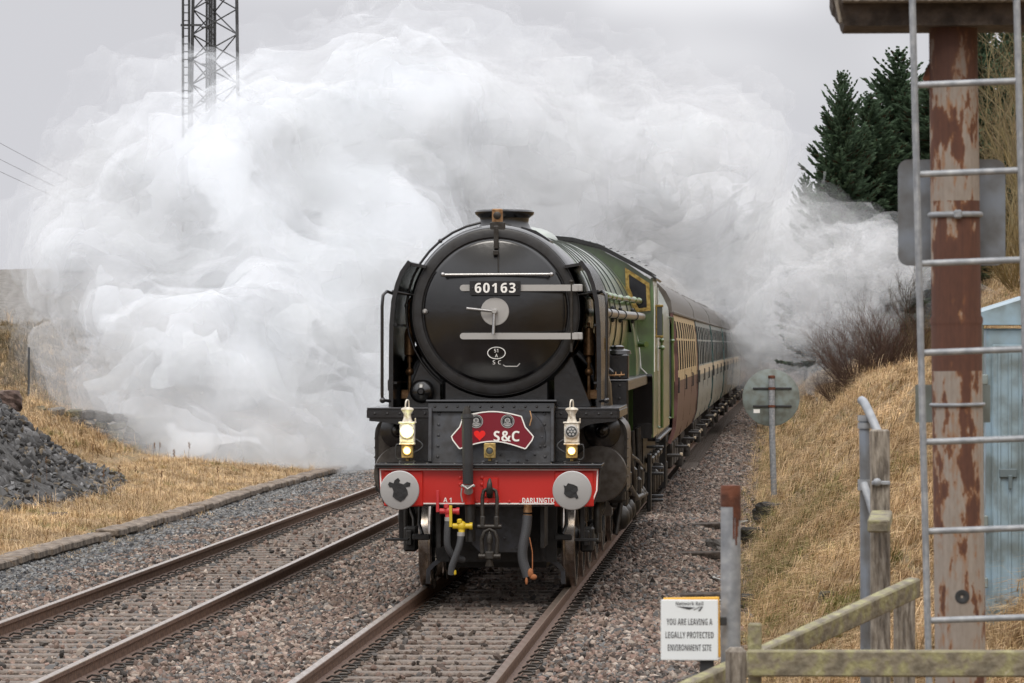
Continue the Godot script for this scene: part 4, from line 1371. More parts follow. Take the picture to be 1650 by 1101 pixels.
	for z in [5.0, 6.8, 8.6, 10.4]:
		var ru: float = 1.04 + 0.04 * (z - 4.1) / 4.1 if z < 8.2 else 1.08 + 0.11 * (z - 8.2) / 2.2
		b.lathe([Vector2(0.05, -0.03), Vector2(0.06, -0.03), Vector2(0.06, 0.03), Vector2(0.05, 0.03)], along(FORE, Vector3(ru, 2.9, -z)), 14)
		b.ball(Vector3(ru - 0.02, 2.97, -z), Vector3.ONE * 0.026, 6, 4); b.ball(Vector3(ru - 0.02, 2.83, -z), Vector3.ONE * 0.026, 6, 4)
	part("pipe_clip", b, M.dark_metal, L)
	# --- lubricator and oddments on the right running plate
	for s in [-1.0, 1.0]:
		b = MB.new()
		b.box(Vector3(s * 1.15, 2.3, -5.2), Vector3(0.26, 0.28, 0.3), 0.015)
		b.lathe([Vector2(0.16, 0), Vector2(0.15, 0.04), Vector2(0.08, 0.06), Vector2(0.08, 0.085), Vector2(0.05, 0.1), Vector2(0, 0.1)], XF(Vector3(s * 1.15, 2.44, -5.2)), 20)
		var lb := part("lubricator", b, M.black_paint, L)
		b = MB.new()
		for q in 3: b.tube([Vector3(s * (1.08 + q * 0.06), 2.24, -5.04), Vector3(s * (1.08 + q * 0.06), 2.21, -5.0), Vector3(s * (1.06 + q * 0.06), 2.19, -5.0)], 0.01, 5)
		b.tube([Vector3(s * 1.04, 2.2, -5.0), Vector3(s * 1.24, 2.21, -5.0)], 0.012, 6)
		part("oil_pipe", b, M.copper, lb)
		b = MB.new()
		b.box(Vector3(s * 1.02, 2.33, -4.4), Vector3(0.3, 0.05, 0.26), 0.01, Basis(Vector3(0, 0, 1), -s * 0.75))
		b.box(Vector3(s * 0.93, 2.25, -4.35), Vector3(0.16, 0.2, 0.24), 0.01, Basis(Vector3(0, 0, 1), -s * 0.75))
		part("footboard", b, M.black_paint, L)
	# --- motion
	for s in [-1.0, 1.0]:
		b = MB.new()
		b.box(Vector3(s * 1.08, 1.36, -4.75), Vector3(0.09, 0.07, 1.7), 0.008)
		b.box(Vector3(s * 1.08, 1.05, -4.75), Vector3(0.09, 0.07, 1.7), 0.008)
		b.box(Vector3(s * 1.08, 1.2, -4.9), Vector3(0.16, 0.3, 0.32), 0.03)
		part("slide_bar", b, M.gear_dark, L)
		b = MB.new()
		b.tube([Vector3(s * 1.08, 1.2, -3.9), Vector3(s * 1.08, 1.2, -4.9)], 0.045, 10)
		b.tube([Vector3(s * 1.12, 1.2, -4.9), Vector3(s * 1.12, 0.78, -8.1)], [0.06, 0.075], 8)
		b.lathe([Vector2(0, -0.1), Vector2(0.12, -0.1), Vector2(0.12, 0.1), Vector2(0, 0.1)], along(Vector3(s, 0, 0), Vector3(s * 1.1, 0.74, -8.15)), 16)
		part("connecting_rod", b, M.steel, L)
		b = MB.new()
		b.box(Vector3(s * 0.98, 0.74, -8.15), Vector3(0.06, 0.13, 4.6), 0.01)
		for z in [-5.95, -8.15, -10.35]: b.lathe([Vector2(0, -0.05), Vector2(0.13, -0.05), Vector2(0.13, 0.07), Vector2(0, 0.07)], along(Vector3(s, 0, 0), Vector3(s * 1.0, 0.74, z)), 16)
		part("coupling_rod", b, M.steel, L)
		b = MB.new()
		b.prism(PackedVector2Array([Vector2(0.0, 2.0), Vector2(0.22, 1.95), Vector2(0.26, 1.4), Vector2(0.2, 1.08), Vector2(0.0, 1.02), Vector2(-0.1, 1.2), Vector2(-0.12, 1.7)]), Transform3D(Basis(Vector3(0, 0, -1), Vector3(0, 1, 0), Vector3(1, 0, 0)), Vector3(s * 1.24 , 0, -5.9)), 0.16)
		b.box(Vector3(s * 1.15, 1.6, -5.2), Vector3(0.25, 1.1, 0.06), 0.01)
		b.tube([Vector3(s * 1.2, 1.64, -2.9), Vector3(s * 1.2, 1.62, -4.2), Vector3(s * 1.2, 1.4, -6.4)], 0.035, 8)
		b.tube([Vector3(s * 1.22, 2.05, -4.6), Vector3(s * 1.22, 1.8, -4.58), Vector3(s * 1.2, 1.56, -4.55), Vector3(s * 1.17, 1.5, -4.55)], [0.05, 0.055, 0.045, 0.03], 8)
		b.tube([Vector3(s * 1.25, 1.4, -6.0), Vector3(s * 1.25, 1.05, -7.6), Vector3(s * 1.25, 0.5, -8.2)], 0.035, 8)
		part("valve_gear", b, M.gear_dark, L)
		b = MB.new()
		for z in [4.6, 5.6, 6.9, 9.2, 11.2, 12.0]:
			b.box(Vector3(s * 1.16, 0.72 + 0.3 * fmod(z * 1.7, 1.0), -z), Vector3(0.2, 0.32, 0.3), 0.03)
			b.tube([Vector3(s * 1.2, 1.5, -z - 0.2), Vector3(s * 1.22, 0.9, -z - 0.25), Vector3(s * 1.15, 0.45, -z - 0.1)], 0.03, 7)
			b.ball(Vector3(s * 1.2, 0.62, -z - 0.5), Vector3(0.1, 0.14, 0.12), 10, 6)
		b.tube([Vector3(s * 1.26, 0.95, -6.0), Vector3(s * 1.26, 0.7, -9.0), Vector3(s * 1.26, 0.6, -14.0)], 0.035, 7)
		b.tube([Vector3(s * 1.2, 1.3, -7.0), Vector3(s * 1.22, 1.1, -11.0), Vector3(s * 1.22, 0.9, -14.0)], 0.028, 7)
		part("brake_gear", b, M.gear_dark, L)
		b = MB.new()
		b.box(Vector3(s * 1.3, 0.75, -13.6), Vector3(0.05, 0.75, 0.4), 0.01)
		for h in [0.5, 0.85, 1.2]: b.box(Vector3(s * 1.36, h, -14.2), Vector3(0.22, 0.03, 0.35), 0.006)
		part("cab_step", b, M.frame_black, L)
	# --- cab
	var side := MB.new()
	for s in [-1.0, 1.0]:
		side.plate([Vector2(s * 1.37, 1.36), Vector2(s * 1.375, 2.2), Vector2(s * 1.375, 3.0), Vector2(s * 1.36, 3.4)], 0.025, XF(Vector3(0, 0, -12.4)), 2.3)
	var cab := part("cab_side", side, M.loco_green, L)
	b = MB.new()
	var cf := PackedVector2Array([Vector2(-1.36, 2.14), Vector2(1.36, 2.14), Vector2(1.365, 3.0), Vector2(1.35, 3.37), Vector2(1.05, 3.58), Vector2(0.7, 3.76), Vector2(0.35, 3.85), Vector2(0, 3.88), Vector2(-0.35, 3.85), Vector2(-0.7, 3.76), Vector2(-1.05, 3.58), Vector2(-1.35, 3.37), Vector2(-1.365, 3.0)])
	b.prism(cf, XF(Vector3(0, 0, -12.42)), 0.03)
	part("cab_front", b, M.loco_green, cab)
	b = MB.new()
	for s in [-1.0, 1.0]:
		b.prism(PackedVector2Array([Vector2(s * 1.36, 2.14), Vector2(s * 1.36, 1.35), Vector2(s * 1.2, 1.35), Vector2(s * 1.15, 1.9), Vector2(s * 1.1, 2.14)]), XF(Vector3(0, 0, -12.3)), 0.06)
		b.plate([Vector2(-0.12, 2.16), Vector2(0.1, 2.12), Vector2(0.2, 1.98), Vector2(0.22, 1.4)], 0.03, Transform3D(Basis(Vector3(0, 0, -1), Vector3(0, 1, 0), Vector3(1, 0, 0)), Vector3(s * 1.25 + 0.125, 0, -12.1)), 0.25)
	part("cab_lower_front", b, M.black_paint, cab)
	b = MB.new()
	b.plate([Vector2(-1.42, 3.38), Vector2(-1.36, 3.43), Vector2(-1.06, 3.6), Vector2(-0.7, 3.79), Vector2(-0.35, 3.88), Vector2(0, 3.91), Vector2(0.35, 3.88), Vector2(0.7, 3.79), Vector2(1.06, 3.6), Vector2(1.36, 3.43), Vector2(1.42, 3.38)], 0.03, XF(Vector3(0, 0, -12.3)), 2.7)
	for z in [12.32, 12.9, 13.5, 14.1, 14.7]: b.plate([Vector2(-1.36, 3.45), Vector2(-1.06, 3.62), Vector2(-0.7, 3.81), Vector2(-0.35, 3.9), Vector2(0, 3.93), Vector2(0.35, 3.9), Vector2(0.7, 3.81), Vector2(1.06, 3.62), Vector2(1.36, 3.45)], 0.03, XF(Vector3(0, 0, -z)), 0.05)
	var rv := []
	for k in 12: rv.append(Vector3(0.3 + k * 0.09, 3.925 - 0.42 * ((0.3 + k * 0.09) / 1.36) ** 2.0 + 0.0, -12.34))
	rivets(b, rv, 0.022, Vector3(0, 1, 0))
	part("cab_roof", b, M.black_paint, cab)
	for s in [-1.0, 1.0]:
		var wn := PackedVector2Array([Vector2(s * 1.02, 3.53), Vector2(s * 1.33, 3.33), Vector2(s * 1.345, 2.98), Vector2(s * 1.17, 2.96), Vector2(s * 1.12, 3.05), Vector2(s * 1.03, 3.27)])
		b = MB.new()
		b.ring(wn, 0.045, XF(Vector3(0, 0, -12.38)), 0.04)
		var wf := part("window_frame", b, M.brass, cab)
		b = MB.new()
		b.prism(MB.inset(wn, 0.04), XF(Vector3(0, 0, -12.405)), 0.012)
		part("pane", b, M.dark_glass, wf)
	b = MB.new()
	for s in [-1.0, 1.0]:
		b.tube([Vector3(s * 1.03, 3.2, -12.41), Vector3(s * 1.13, 2.9, -12.41), Vector3(s * 1.2, 2.5, -12.41), Vector3(s * 1.22, 2.25, -12.41), Vector3(s * 1.3, 2.17, -12.41)], 0.009, 5)
		b.tube([Vector3(s * 1.392, 2.2, -12.44), Vector3(s * 1.392, 3.3, -12.44)], 0.009, 5)
		b.tube([Vector3(s * 1.392, 2.2, -14.5), Vector3(s * 1.392, 3.3, -14.5)], 0.009, 5)
	part("white_lining", b, M.white_paint, cab)
	for s in [-1.0, 1.0]:
		b = MB.new()
		b.box(Vector3(s * 1.43, 3.05, -13.6), Vector3(0.1, 0.03, 0.03), 0.004); b.box(Vector3(s * 1.43, 2.65, -13.6), Vector3(0.1, 0.03, 0.03), 0.004)
		b.box(Vector3(s * 1.39, 2.85, -13.6), Vector3(0.02, 0.42, 0.04), 0.004)
		var sg := part("sight_screen", b, M.brass, cab)
		b = MB.new()
		b.box(Vector3(s * 1.43, 2.85, -13.6), Vector3(0.08, 0.38, 0.008))
		part("pane", b, M.lens_dark, sg)
		b = MB.new()
		b.tube([Vector3(s * 1.4, 2.5, -14.45), Vector3(s * 1.45, 2.5, -14.45), Vector3(s * 1.45, 1.45, -14.45), Vector3(s * 1.4, 1.45, -14.45)], 0.018, 7)
		b.ball(Vector3(s * 1.45, 2.5, -14.45), Vector3.ONE * 0.035, 8, 5)
		b.tube([Vector3(s * 1.2, 2.55, -12.2), Vector3(s * 1.3, 2.55, -12.1)], 0.04, 8)
		part("cab_handrail", b, M.loco_green, cab)
	b = MB.new()
	b.prism(MB.inset(cf, 0.06), XF(Vector3(0, 0, -13.4)), 0.1)
	b.box(Vector3(0, 1.3, -13.5), Vector3(2.5, 0.1, 2.2))
	part("cab_backhead", b, M.frame_black, cab)
	# --- hoses
	b = MB.new()
	var vp := [Vector3(-0.2, 1.14, -0.33), Vector3(-0.2, 1.35, -0.32), Vector3(-0.208, 1.6, -0.33), Vector3(-0.21, 1.8, -0.34)]
	var cv := Curve3D.new()
	for q in vp: cv.add_point(q)
	var vs := []
	var vr := []
	for k in 61:
		vs.append(cv.sample_baked(cv.get_baked_length() * k / 60.0)); vr.append(0.053 + (0.005 if k % 2 == 0 else -0.002))
	b.tube(vs, vr, 14)
	b.tube([Vector3(-0.21, 1.8, -0.34), Vector3(-0.212, 1.84, -0.345)], 0.062, 14)
	var vh := part("vacuum_hose", b, M.rubber, L)
	b = MB.new()
	b.tube([Vector3(-0.212, 1.84, -0.345), Vector3(-0.213, 1.88, -0.35), Vector3(-0.213, 1.92, -0.36)], [0.048, 0.04, 0.022], 12)
	part("hose_end", b, M.gear_dark, vh)
	b = MB.new()
	b.box(Vector3(-0.2, 1.12, -0.34), Vector3(0.14, 0.025, 0.1), 0.008)
	b.tube([Vector3(-0.26, 1.13, -0.3), Vector3(-0.2, 1.09, -0.28), Vector3(-0.14, 1.13, -0.3)], 0.012, 6)
	b.tube([Vector3(-0.26, 1.1, -0.31), Vector3(-0.27, 1.03, -0.32), Vector3(-0.255, 0.96, -0.33)], 0.008, 5)
	b.tube([Vector3(-0.2, 1.06, -0.4), Vector3(-0.2, 1.11, -0.36)], [0.05, 0.035], 10)
	part("hose_clamp", b, M.steel, vh)
	b = MB.new()
	b.tube([Vector3(-0.19, 0.94, -0.5), Vector3(-0.185, 0.55, -0.5)], [0.055, 0.05], 12)
	b.tube([Vector3(-0.187, 0.73, -0.5), Vector3(-0.187, 0.7, -0.5)], 0.06, 12)
	part("vacuum_pipe", b, M.frame_black, L)
	for w in [[Vector3(-0.405, 0.86, -0.45), "cock_red", [Vector3(-0.405, 0.78, -0.43), Vector3(-0.415, 0.65, -0.42), Vector3(-0.41, 0.5, -0.43), Vector3(-0.35, 0.4, -0.48), Vector3(-0.26, 0.36, -0.55)]], [Vector3(-0.27, 0.71, -0.42), "cock_yellow", [Vector3(-0.275, 0.63, -0.4), Vector3(-0.29, 0.52, -0.38), Vector3(-0.33, 0.4, -0.38), Vector3(-0.365, 0.3, -0.39), Vector3(-0.375, 0.22, -0.4)]]]:
		var at: Vector3 = w[0]
		b = MB.new()
		b.ball(at, Vector3(0.05, 0.055, 0.05), 12, 8)
		b.tube([at + Vector3(-0.09, 0, 0), at + Vector3(0.1, 0, 0)], 0.03, 10)
		b.tube([at + Vector3(0.08, 0, 0), at + Vector3(0.11, 0, 0)], 0.038, 10)
		b.tube([at, at + Vector3(0, -0.08, 0.01)], [0.04, 0.03], 10)
		b.box(at + Vector3(-0.11, 0.1, 0.02), Vector3(0.03, 0.22, 0.02), 0.004)
		b.box(at + Vector3(-0.02, 0.05, 0.02), Vector3(0.05, 0.05, 0.05), 0.01)
		var hs := part("brake_cock", b, M[w[1]], L)
		b = MB.new()
		b.tube(_smooth(w[2], 24), 0.034, 12)
		part("air_hose", b, M.hose_grey, hs)
		b = MB.new()
		b.tube([w[2][0] + Vector3(0, 0.02, 0), w[2][0] + Vector3(0, -0.02, 0)], 0.04, 12)
		part("hose_ferrule", b, M.steel, hs)
		if w[1] == "cock_yellow":
			b = MB.new()
			b.box(w[2][4] + Vector3(0.03, 0.02, 0), Vector3(0.045, 0.05, 0.04), 0.01)
			part("hose_coupling", b, M.cock_yellow, hs)
	b = MB.new()
	b.tube([Vector3(0.4, 0.93, -0.42), Vector3(0.4, 0.85, -0.42)], [0.04, 0.045], 12)
	b.tube([Vector3(0.398, 0.83, -0.42), Vector3(0.398, 0.78, -0.42)], 0.045, 12)
	var sc := part("steam_heat_cock", b, M.copper, L)
	b = MB.new()
	b.tube(_smooth([Vector3(0.397, 0.82, -0.42), Vector3(0.385, 0.68, -0.41), Vector3(0.355, 0.52, -0.4), Vector3(0.35, 0.38, -0.4), Vector3(0.385, 0.25, -0.4), Vector3(0.4, 0.2, -0.4)], 30), 0.05, 12)
	part("steam_heat_hose", b, M.hose_grey, sc)
	b = MB.new()
	b.tube([Vector3(0.42, 0.6, -0.38), Vector3(0.45, 0.45, -0.37), Vector3(0.45, 0.26, -0.37)], 0.006, 5)
	b.ball(Vector3(0.46, 0.2, -0.36), Vector3(0.038, 0.03, 0.02), 9, 5)
	b.ball(Vector3(0.39, 0.16, -0.36), Vector3(0.016, 0.04, 0.012), 7, 5)
	b.ball(Vector3(0.43, 0.24, -0.36), Vector3(0.03, 0.05, 0.02), 7, 5)
	part("orange_rag", b, M.orange_rag, sc)
	# --- brass marker lamps on the footplate
	for q in [[-0.835, "lens_warm", 1.0], [0.838, "lens_warm", 1.0], [0.005, "lens_dark", 0.0]]:
		b = MB.new()
		b.box(Vector3(q[0], 1.47, -0.6), Vector3(0.115, 0.155, 0.1), 0.008)
		b.box(Vector3(q[0], 1.38, -0.6), Vector3(0.03, 0.04, 0.03), 0.004)
		b.lathe([Vector2(0.048, 0), Vector2(0.048, 0.015), Vector2(0.036, 0.018), Vector2(0.036, 0.0)], along(FORE, Vector3(q[0], 1.47, -0.55)), 24)
		var mk := part("marker_lamp", b, M.lamp_brass, L)
		b = MB.new()
		b.ball(Vector3(q[0], 1.47, -0.55), Vector3(0.037, 0.037, 0.014), 18, 8)
		part("lamp_lens", b, M[q[1]], mk)
		b = MB.new()
		b.box(Vector3(q[0], 1.352, -0.6), Vector3(0.17, 0.03, 0.09), 0.006)
		b.box(Vector3(q[0], 1.38, -0.66), Vector3(0.04, 0.12, 0.02), 0.004)
		part("lamp_iron", b, M.black_paint, mk)
		if q[2] > 0:
			var li := OmniLight3D.new()
			li.name = "marker_lamp_light"
			li.light_energy = 0.008; li.light_color = Color(1, 0.8, 0.4); li.omni_range = 20; li.omni_attenuation = 2.0; li.light_size = 0.03; li.shadow_enabled = true
			li.position = Vector3(q[0], 1.47, -0.5)
			L.add_child(li, true)
			b = MB.new()
			var e: float = signf(q[0])
			b.tube([Vector3(q[0] + e * 0.06, 1.53, -0.62), Vector3(q[0] + e * 0.11, 1.53, -0.62), Vector3(q[0] + e * 0.12, 1.5, -0.62), Vector3(q[0] + e * 0.12, 1.41, -0.62), Vector3(q[0] + e * 0.1, 1.38, -0.62), Vector3(q[0] + e * 0.06, 1.38, -0.62)], 0.009, 6)
			part("lamp_handle", b, M.dark_metal, mk)
			b = MB.new()
			var cpts := []
			for k in 12: cpts.append(Vector3(q[0] - e * (0.05 + 0.1 * sin(k * PI / 11.0)), 1.6 - 0.16 * k / 11.0, -0.66))
			b.tube(cpts, 0.007, 5)
			part("lamp_flex", b, M.hose_grey, mk)
	lantern(L, Vector3(-0.835, 1.55, -0.6), true, "lit white lantern over the brass lamp at the left buffer")
	lantern(L, Vector3(0.838, 1.55, -0.6), false, "unlit white lantern over the brass lamp at the right buffer")
	headboard(L.position)
	tender()

func _ring3(cx: float, cy: float, r: float, n: int, z: float) -> Array:
	var a := []
	for i in n: a.append(Vector3(cx + r * cos(TAU * i / n), cy + r * sin(TAU * i / n), z - 0.13 * (r * sin(TAU * i / n))))
	return a

func _strip(path: Array, w: float, s: float) -> PackedVector2Array:
	var a := PackedVector2Array()
	var b := PackedVector2Array()
	for i in path.size():
		var d: Vector2 = (path[mini(i + 1, path.size() - 1)] - path[maxi(i - 1, 0)]).normalized()
		var q := Vector2(-d.y, d.x) * w * 0.5
		a.append(Vector2((path[i].x + q.x) * s, path[i].y + q.y)); b.append(Vector2((path[i].x - q.x) * s, path[i].y - q.y))
	b.reverse()
	a.append_array(b)
	return a

func _smooth(pts: Array, n: int) -> Array:
	var c := Curve3D.new()
	c.bake_interval = 0.01
	for i in pts.size():
		var t: Vector3 = (pts[mini(i + 1, pts.size() - 1)] - pts[maxi(i - 1, 0)]) * 0.17
		c.add_point(pts[i], -t, t)
	var r := []
	for i in n + 1: r.append(c.sample_baked(c.get_baked_length() * i / float(n), true))
	return r

func lantern(L: Node3D, at: Vector3, lit: bool, label: String) -> void:
	var o := thing("white_lantern", label, "lantern", L.position + at, "white lanterns on the buffer beam")
	var b := MB.new()
	b.box(Vector3(0, 0.1, 0), Vector3(0.15, 0.2, 0.13), 0.01)
	b.box(Vector3(0, 0.205, 0), Vector3(0.175, 0.018, 0.15), 0.006)
	b.box(Vector3(0.085, 0.225, 0.04), Vector3(0.012, 0.05, 0.03), 0.003)
	b.box(Vector3(0, -0.01, 0), Vector3(0.16, 0.02, 0.14), 0.005)
	part("lantern_body", b, M.lamp_white, o)
	b = MB.new()
	b.lathe([Vector2(0.055, 0.21), Vector2(0.04, 0.25), Vector2(0.036, 0.29), Vector2(0.055, 0.32), Vector2(0.066, 0.335), Vector2(0.06, 0.35), Vector2(0.03, 0.36), Vector2(0, 0.362)], XF(Vector3.ZERO), 24)
	part("lantern_chimney", b, M.lamp_white, o)
	b = MB.new()
	b.tube(_smooth([Vector3(-0.012, 0.26, 0.05), Vector3(-0.016, 0.36, 0.045), Vector3(-0.012, 0.42, 0.03), Vector3(0.0, 0.435, 0.01), Vector3(0.012, 0.42, -0.01), Vector3(0.014, 0.36, -0.04)], 18), 0.008, 7)
	part("carrying_handle", b, M.lamp_white, o)
	b = MB.new()
	b.lathe([Vector2(0.07, 0), Vector2(0.07, 0.022), Vector2(0.055, 0.026), Vector2(0.055, 0.0)], along(FORE, Vector3(0, 0.115, 0.065)), 28)
	part("lens_rim", b, M.lamp_white if lit else M.steel, o)
	b = MB.new()
	b.ball(Vector3(0, 0.115, 0.067), Vector3(0.057, 0.057, 0.02), 22, 10)
	part("lamp_lens", b, M.lens_lit if lit else M.lens_dark, o)
	if not lit:
		b = MB.new()
		for k in 7:
			var f := TAU * k / 6.0
			var r := 0.032 if k < 6 else 0.0
			b.lathe([Vector2(0.013, 0), Vector2(0.01, 0.006), Vector2(0.0, 0.007)], along(FORE, Vector3(r * cos(f), 0.115 + r * sin(f), 0.082)), 10)
		part("lamp_cluster", b, M.emblem_silver, o)
	else:
		var li := OmniLight3D.new()
		li.name = "lantern_light"
		li.light_energy = 0.05; li.light_color = Color(0.97, 1.0, 0.7); li.omni_range = 30; li.omni_attenuation = 2.0; li.light_size = 0.05; li.shadow_enabled = true
		li.position = Vector3(0, 0.115, 0.13)
		o.add_child(li, true)

func headboard(base: Vector3) -> void:
	var o := thing("headboard", "maroon headboard with red heart and white S&C lettering on the front panel", "headboard", base + Vector3(0.0, 0, -0.78))
	var hb := PackedVector2Array()
	for k in 13: hb.append(Vector2(-0.3 + 0.6 * k / 12.0, 1.8 + 0.05 * sin(PI * k / 12.0)))
	hb.append_array([Vector2(0.315, 1.76), Vector2(0.34, 1.69), Vector2(0.41, 1.61), Vector2(0.425, 1.59), Vector2(0.41, 1.55), Vector2(0.345, 1.465), Vector2(0.33, 1.46)])
	for k in 11: hb.append(Vector2(0.3 - 0.6 * k / 10.0, 1.47 + 0.065 * sin(PI * k / 10.0)))
	hb.append_array([Vector2(-0.33, 1.46), Vector2(-0.345, 1.465), Vector2(-0.41, 1.55), Vector2(-0.425, 1.59), Vector2(-0.41, 1.61), Vector2(-0.34, 1.69), Vector2(-0.315, 1.76)])
	var b := MB.new()
	b.prism(hb, XF(Vector3(0.02, 0.02, 0)), 0.02)
	part("board", b, M.maroon, o)
	b = MB.new()
	b.ring(hb, 0.012, XF(Vector3(0.02, 0.02, 0.005)), 0.008)
	part("white_border", b, M.white_paint, o)
	text("lettering", "S&C", 0.105, M.white_paint, o, Vector3(0.165, 1.61, 0.002), "Droid Sans", 700, 0.006)
	b = MB.new()
	var ht := PackedVector2Array()
	for k in 40:
		var f := TAU * k / 40.0
		ht.append(Vector2(0.0037 * 16 * sin(f) ** 3, 0.0037 * (13 * cos(f) - 5 * cos(2 * f) - 2 * cos(3 * f) - cos(4 * f))))
	b.prism(ht, XF(Vector3(-0.11, 1.625, 0.005)), 0.008)
	part("heart", b, M.heart_red, o)
	for q in [-0.145, 0.175]:
		b = MB.new()
		b.prism(circ(q, 1.765, 0.07, -1, 32), XF(Vector3(0, 0, 0.003)), 0.006)
		var em := part("emblem", b, M.emblem_black, o)
		b = MB.new()
		b.ring(circ(q, 1.765, 0.069, -1, 32), 0.006, XF(Vector3(0, 0, 0.006)), 0.004)
		b.ring(circ(q, 1.765, 0.055, -1, 32), 0.003, XF(Vector3(0, 0, 0.006)), 0.004)
		b.ring(circ(q, 1.775, 0.024, -1, 20), 0.006, XF(Vector3(0, 0, 0.006)), 0.004)
		b.prism(PackedVector2Array([Vector2(q - 0.036, 1.742), Vector2(q + 0.036, 1.742), Vector2(q + 0.042, 1.732), Vector2(q - 0.042, 1.732)]), XF(Vector3(0, 0, 0.006)), 0.004)
		for k in 5: b.prism(PackedVector2Array([Vector2(q - 0.03 + k * 0.014, 1.742), Vector2(q - 0.026 + k * 0.014, 1.742), Vector2(q - 0.024 + k * 0.012, 1.79), Vector2(q - 0.028 + k * 0.012, 1.79)]), XF(Vector3(0, 0, 0.0062)), 0.004)
		b.prism(PackedVector2Array([Vector2(q - 0.03, 1.726), Vector2(q + 0.03, 1.726), Vector2(q + 0.02, 1.712), Vector2(q - 0.02, 1.712)]), XF(Vector3(0, 0, 0.006)), 0.004)
		part("emblem_print", b, M.emblem_silver, em)
	b = MB.new()
	b.tube([Vector3(0.4, 1.87, -0.05), Vector3(0.42, 1.8, -0.03), Vector3(0.4, 1.72, -0.01)], 0.008, 6)
	b.box(Vector3(0.02, 1.64, -0.06), Vector3(0.2, 0.05, 0.09))
	part("fixing_bracket", b, M.copper, o)

func tender() -> void:
	var o := thing("tender", "green coal tender coupled behind the locomotive cab", "tender", Vector3(TX + 0.025, 0, -45))
	var b := MB.new()
	var pf := PackedVector2Array([Vector2(-1.38, 1.35), Vector2(1.38, 1.35), Vector2(1.38, 2.9), Vector2(1.36, 3.1), Vector2(1.29, 3.25), Vector2(1.2, 3.4), Vector2(-1.2, 3.4), Vector2(-1.29, 3.25), Vector2(-1.36, 3.1), Vector2(-1.38, 2.9)])
	b.prism(pf, XF(Vector3(0, 0, -15.0)), 7.4, true)
	part("tender_body", b, M.loco_green, o)
	b = MB.new()
	for s in [-1.0, 1.0]:
		b.box(Vector3(s * 1.3, 1.3, -18.7), Vector3(0.12, 0.08, 7.8), 0.01)
		b.box(Vector3(s * 1.15, 0.95, -18.7), Vector3(0.06, 0.55, 7.2))
		b.box(Vector3(s * 1.28, 0.85, -22.4), Vector3(0.1, 0.9, 0.3))
	b.box(Vector3(0, 1.0, -18.7), Vector3(2.0, 0.5, 7.4))
	part("tender_frame", b, M.frame_black, o)
	for z in [-16.2, -17.7, -19.2, -20.9]:
		for s in [-1.0, 1.0]: wheel(0.63, 12, o, Vector3(s * 0.75, 0.63, z), s)
	b = MB.new()
	for s in [-1.0, 1.0]:
		for z in [-16.2, -17.7, -19.2, -20.9]:
			b.box(Vector3(s * 1.22, 0.66, z), Vector3(0.2, 0.3, 0.3), 0.03)
			b.box(Vector3(s * 1.25, 0.98, z), Vector3(0.1, 0.1, 0.9), 0.02)
	part("axle_box", b, M.gear_dark, o)
	b = MB.new()
	for s in [-1.0, 1.0]:
		for z in [-15.02, -22.3]:
			b.tube([Vector3(s * 1.38, 2.95, z), Vector3(s * 1.43, 2.95, z), Vector3(s * 1.43, 1.45, z), Vector3(s * 1.38, 1.45, z)], 0.02, 7)
			b.ball(Vector3(s * 1.43, 2.6, z), Vector3.ONE * 0.035, 8, 5)
	part("tender_handrail", b, M.loco_green, o)
	b = MB.new()
	for s in [-1.0, 1.0]: b.box(Vector3(s * 1.345, 0.52, -15.3), Vector3(0.2, 0.03, 0.3), 0.004); b.box(Vector3(s * 1.345, 0.9, -15.3), Vector3(0.2, 0.03, 0.3), 0.004); b.box(Vector3(s * 1.36, 1.28, -18.7), Vector3(0.1, 0.03, 7.8), 0.004)
	part("tender_step", b, M.panel_grey, o)
	b = MB.new()
	for i in 90: b.ball(Vector3(rng.randf_range(-1, 1) * 0.9, 3.3 + 0.25 * rng.randf(), -16.0 - rng.randf() * 4.0), Vector3.ONE * rng.randf_range(0.08, 0.16), 6, 4)
	kind(part("coal", b, M.frame_black, o), "stuff")

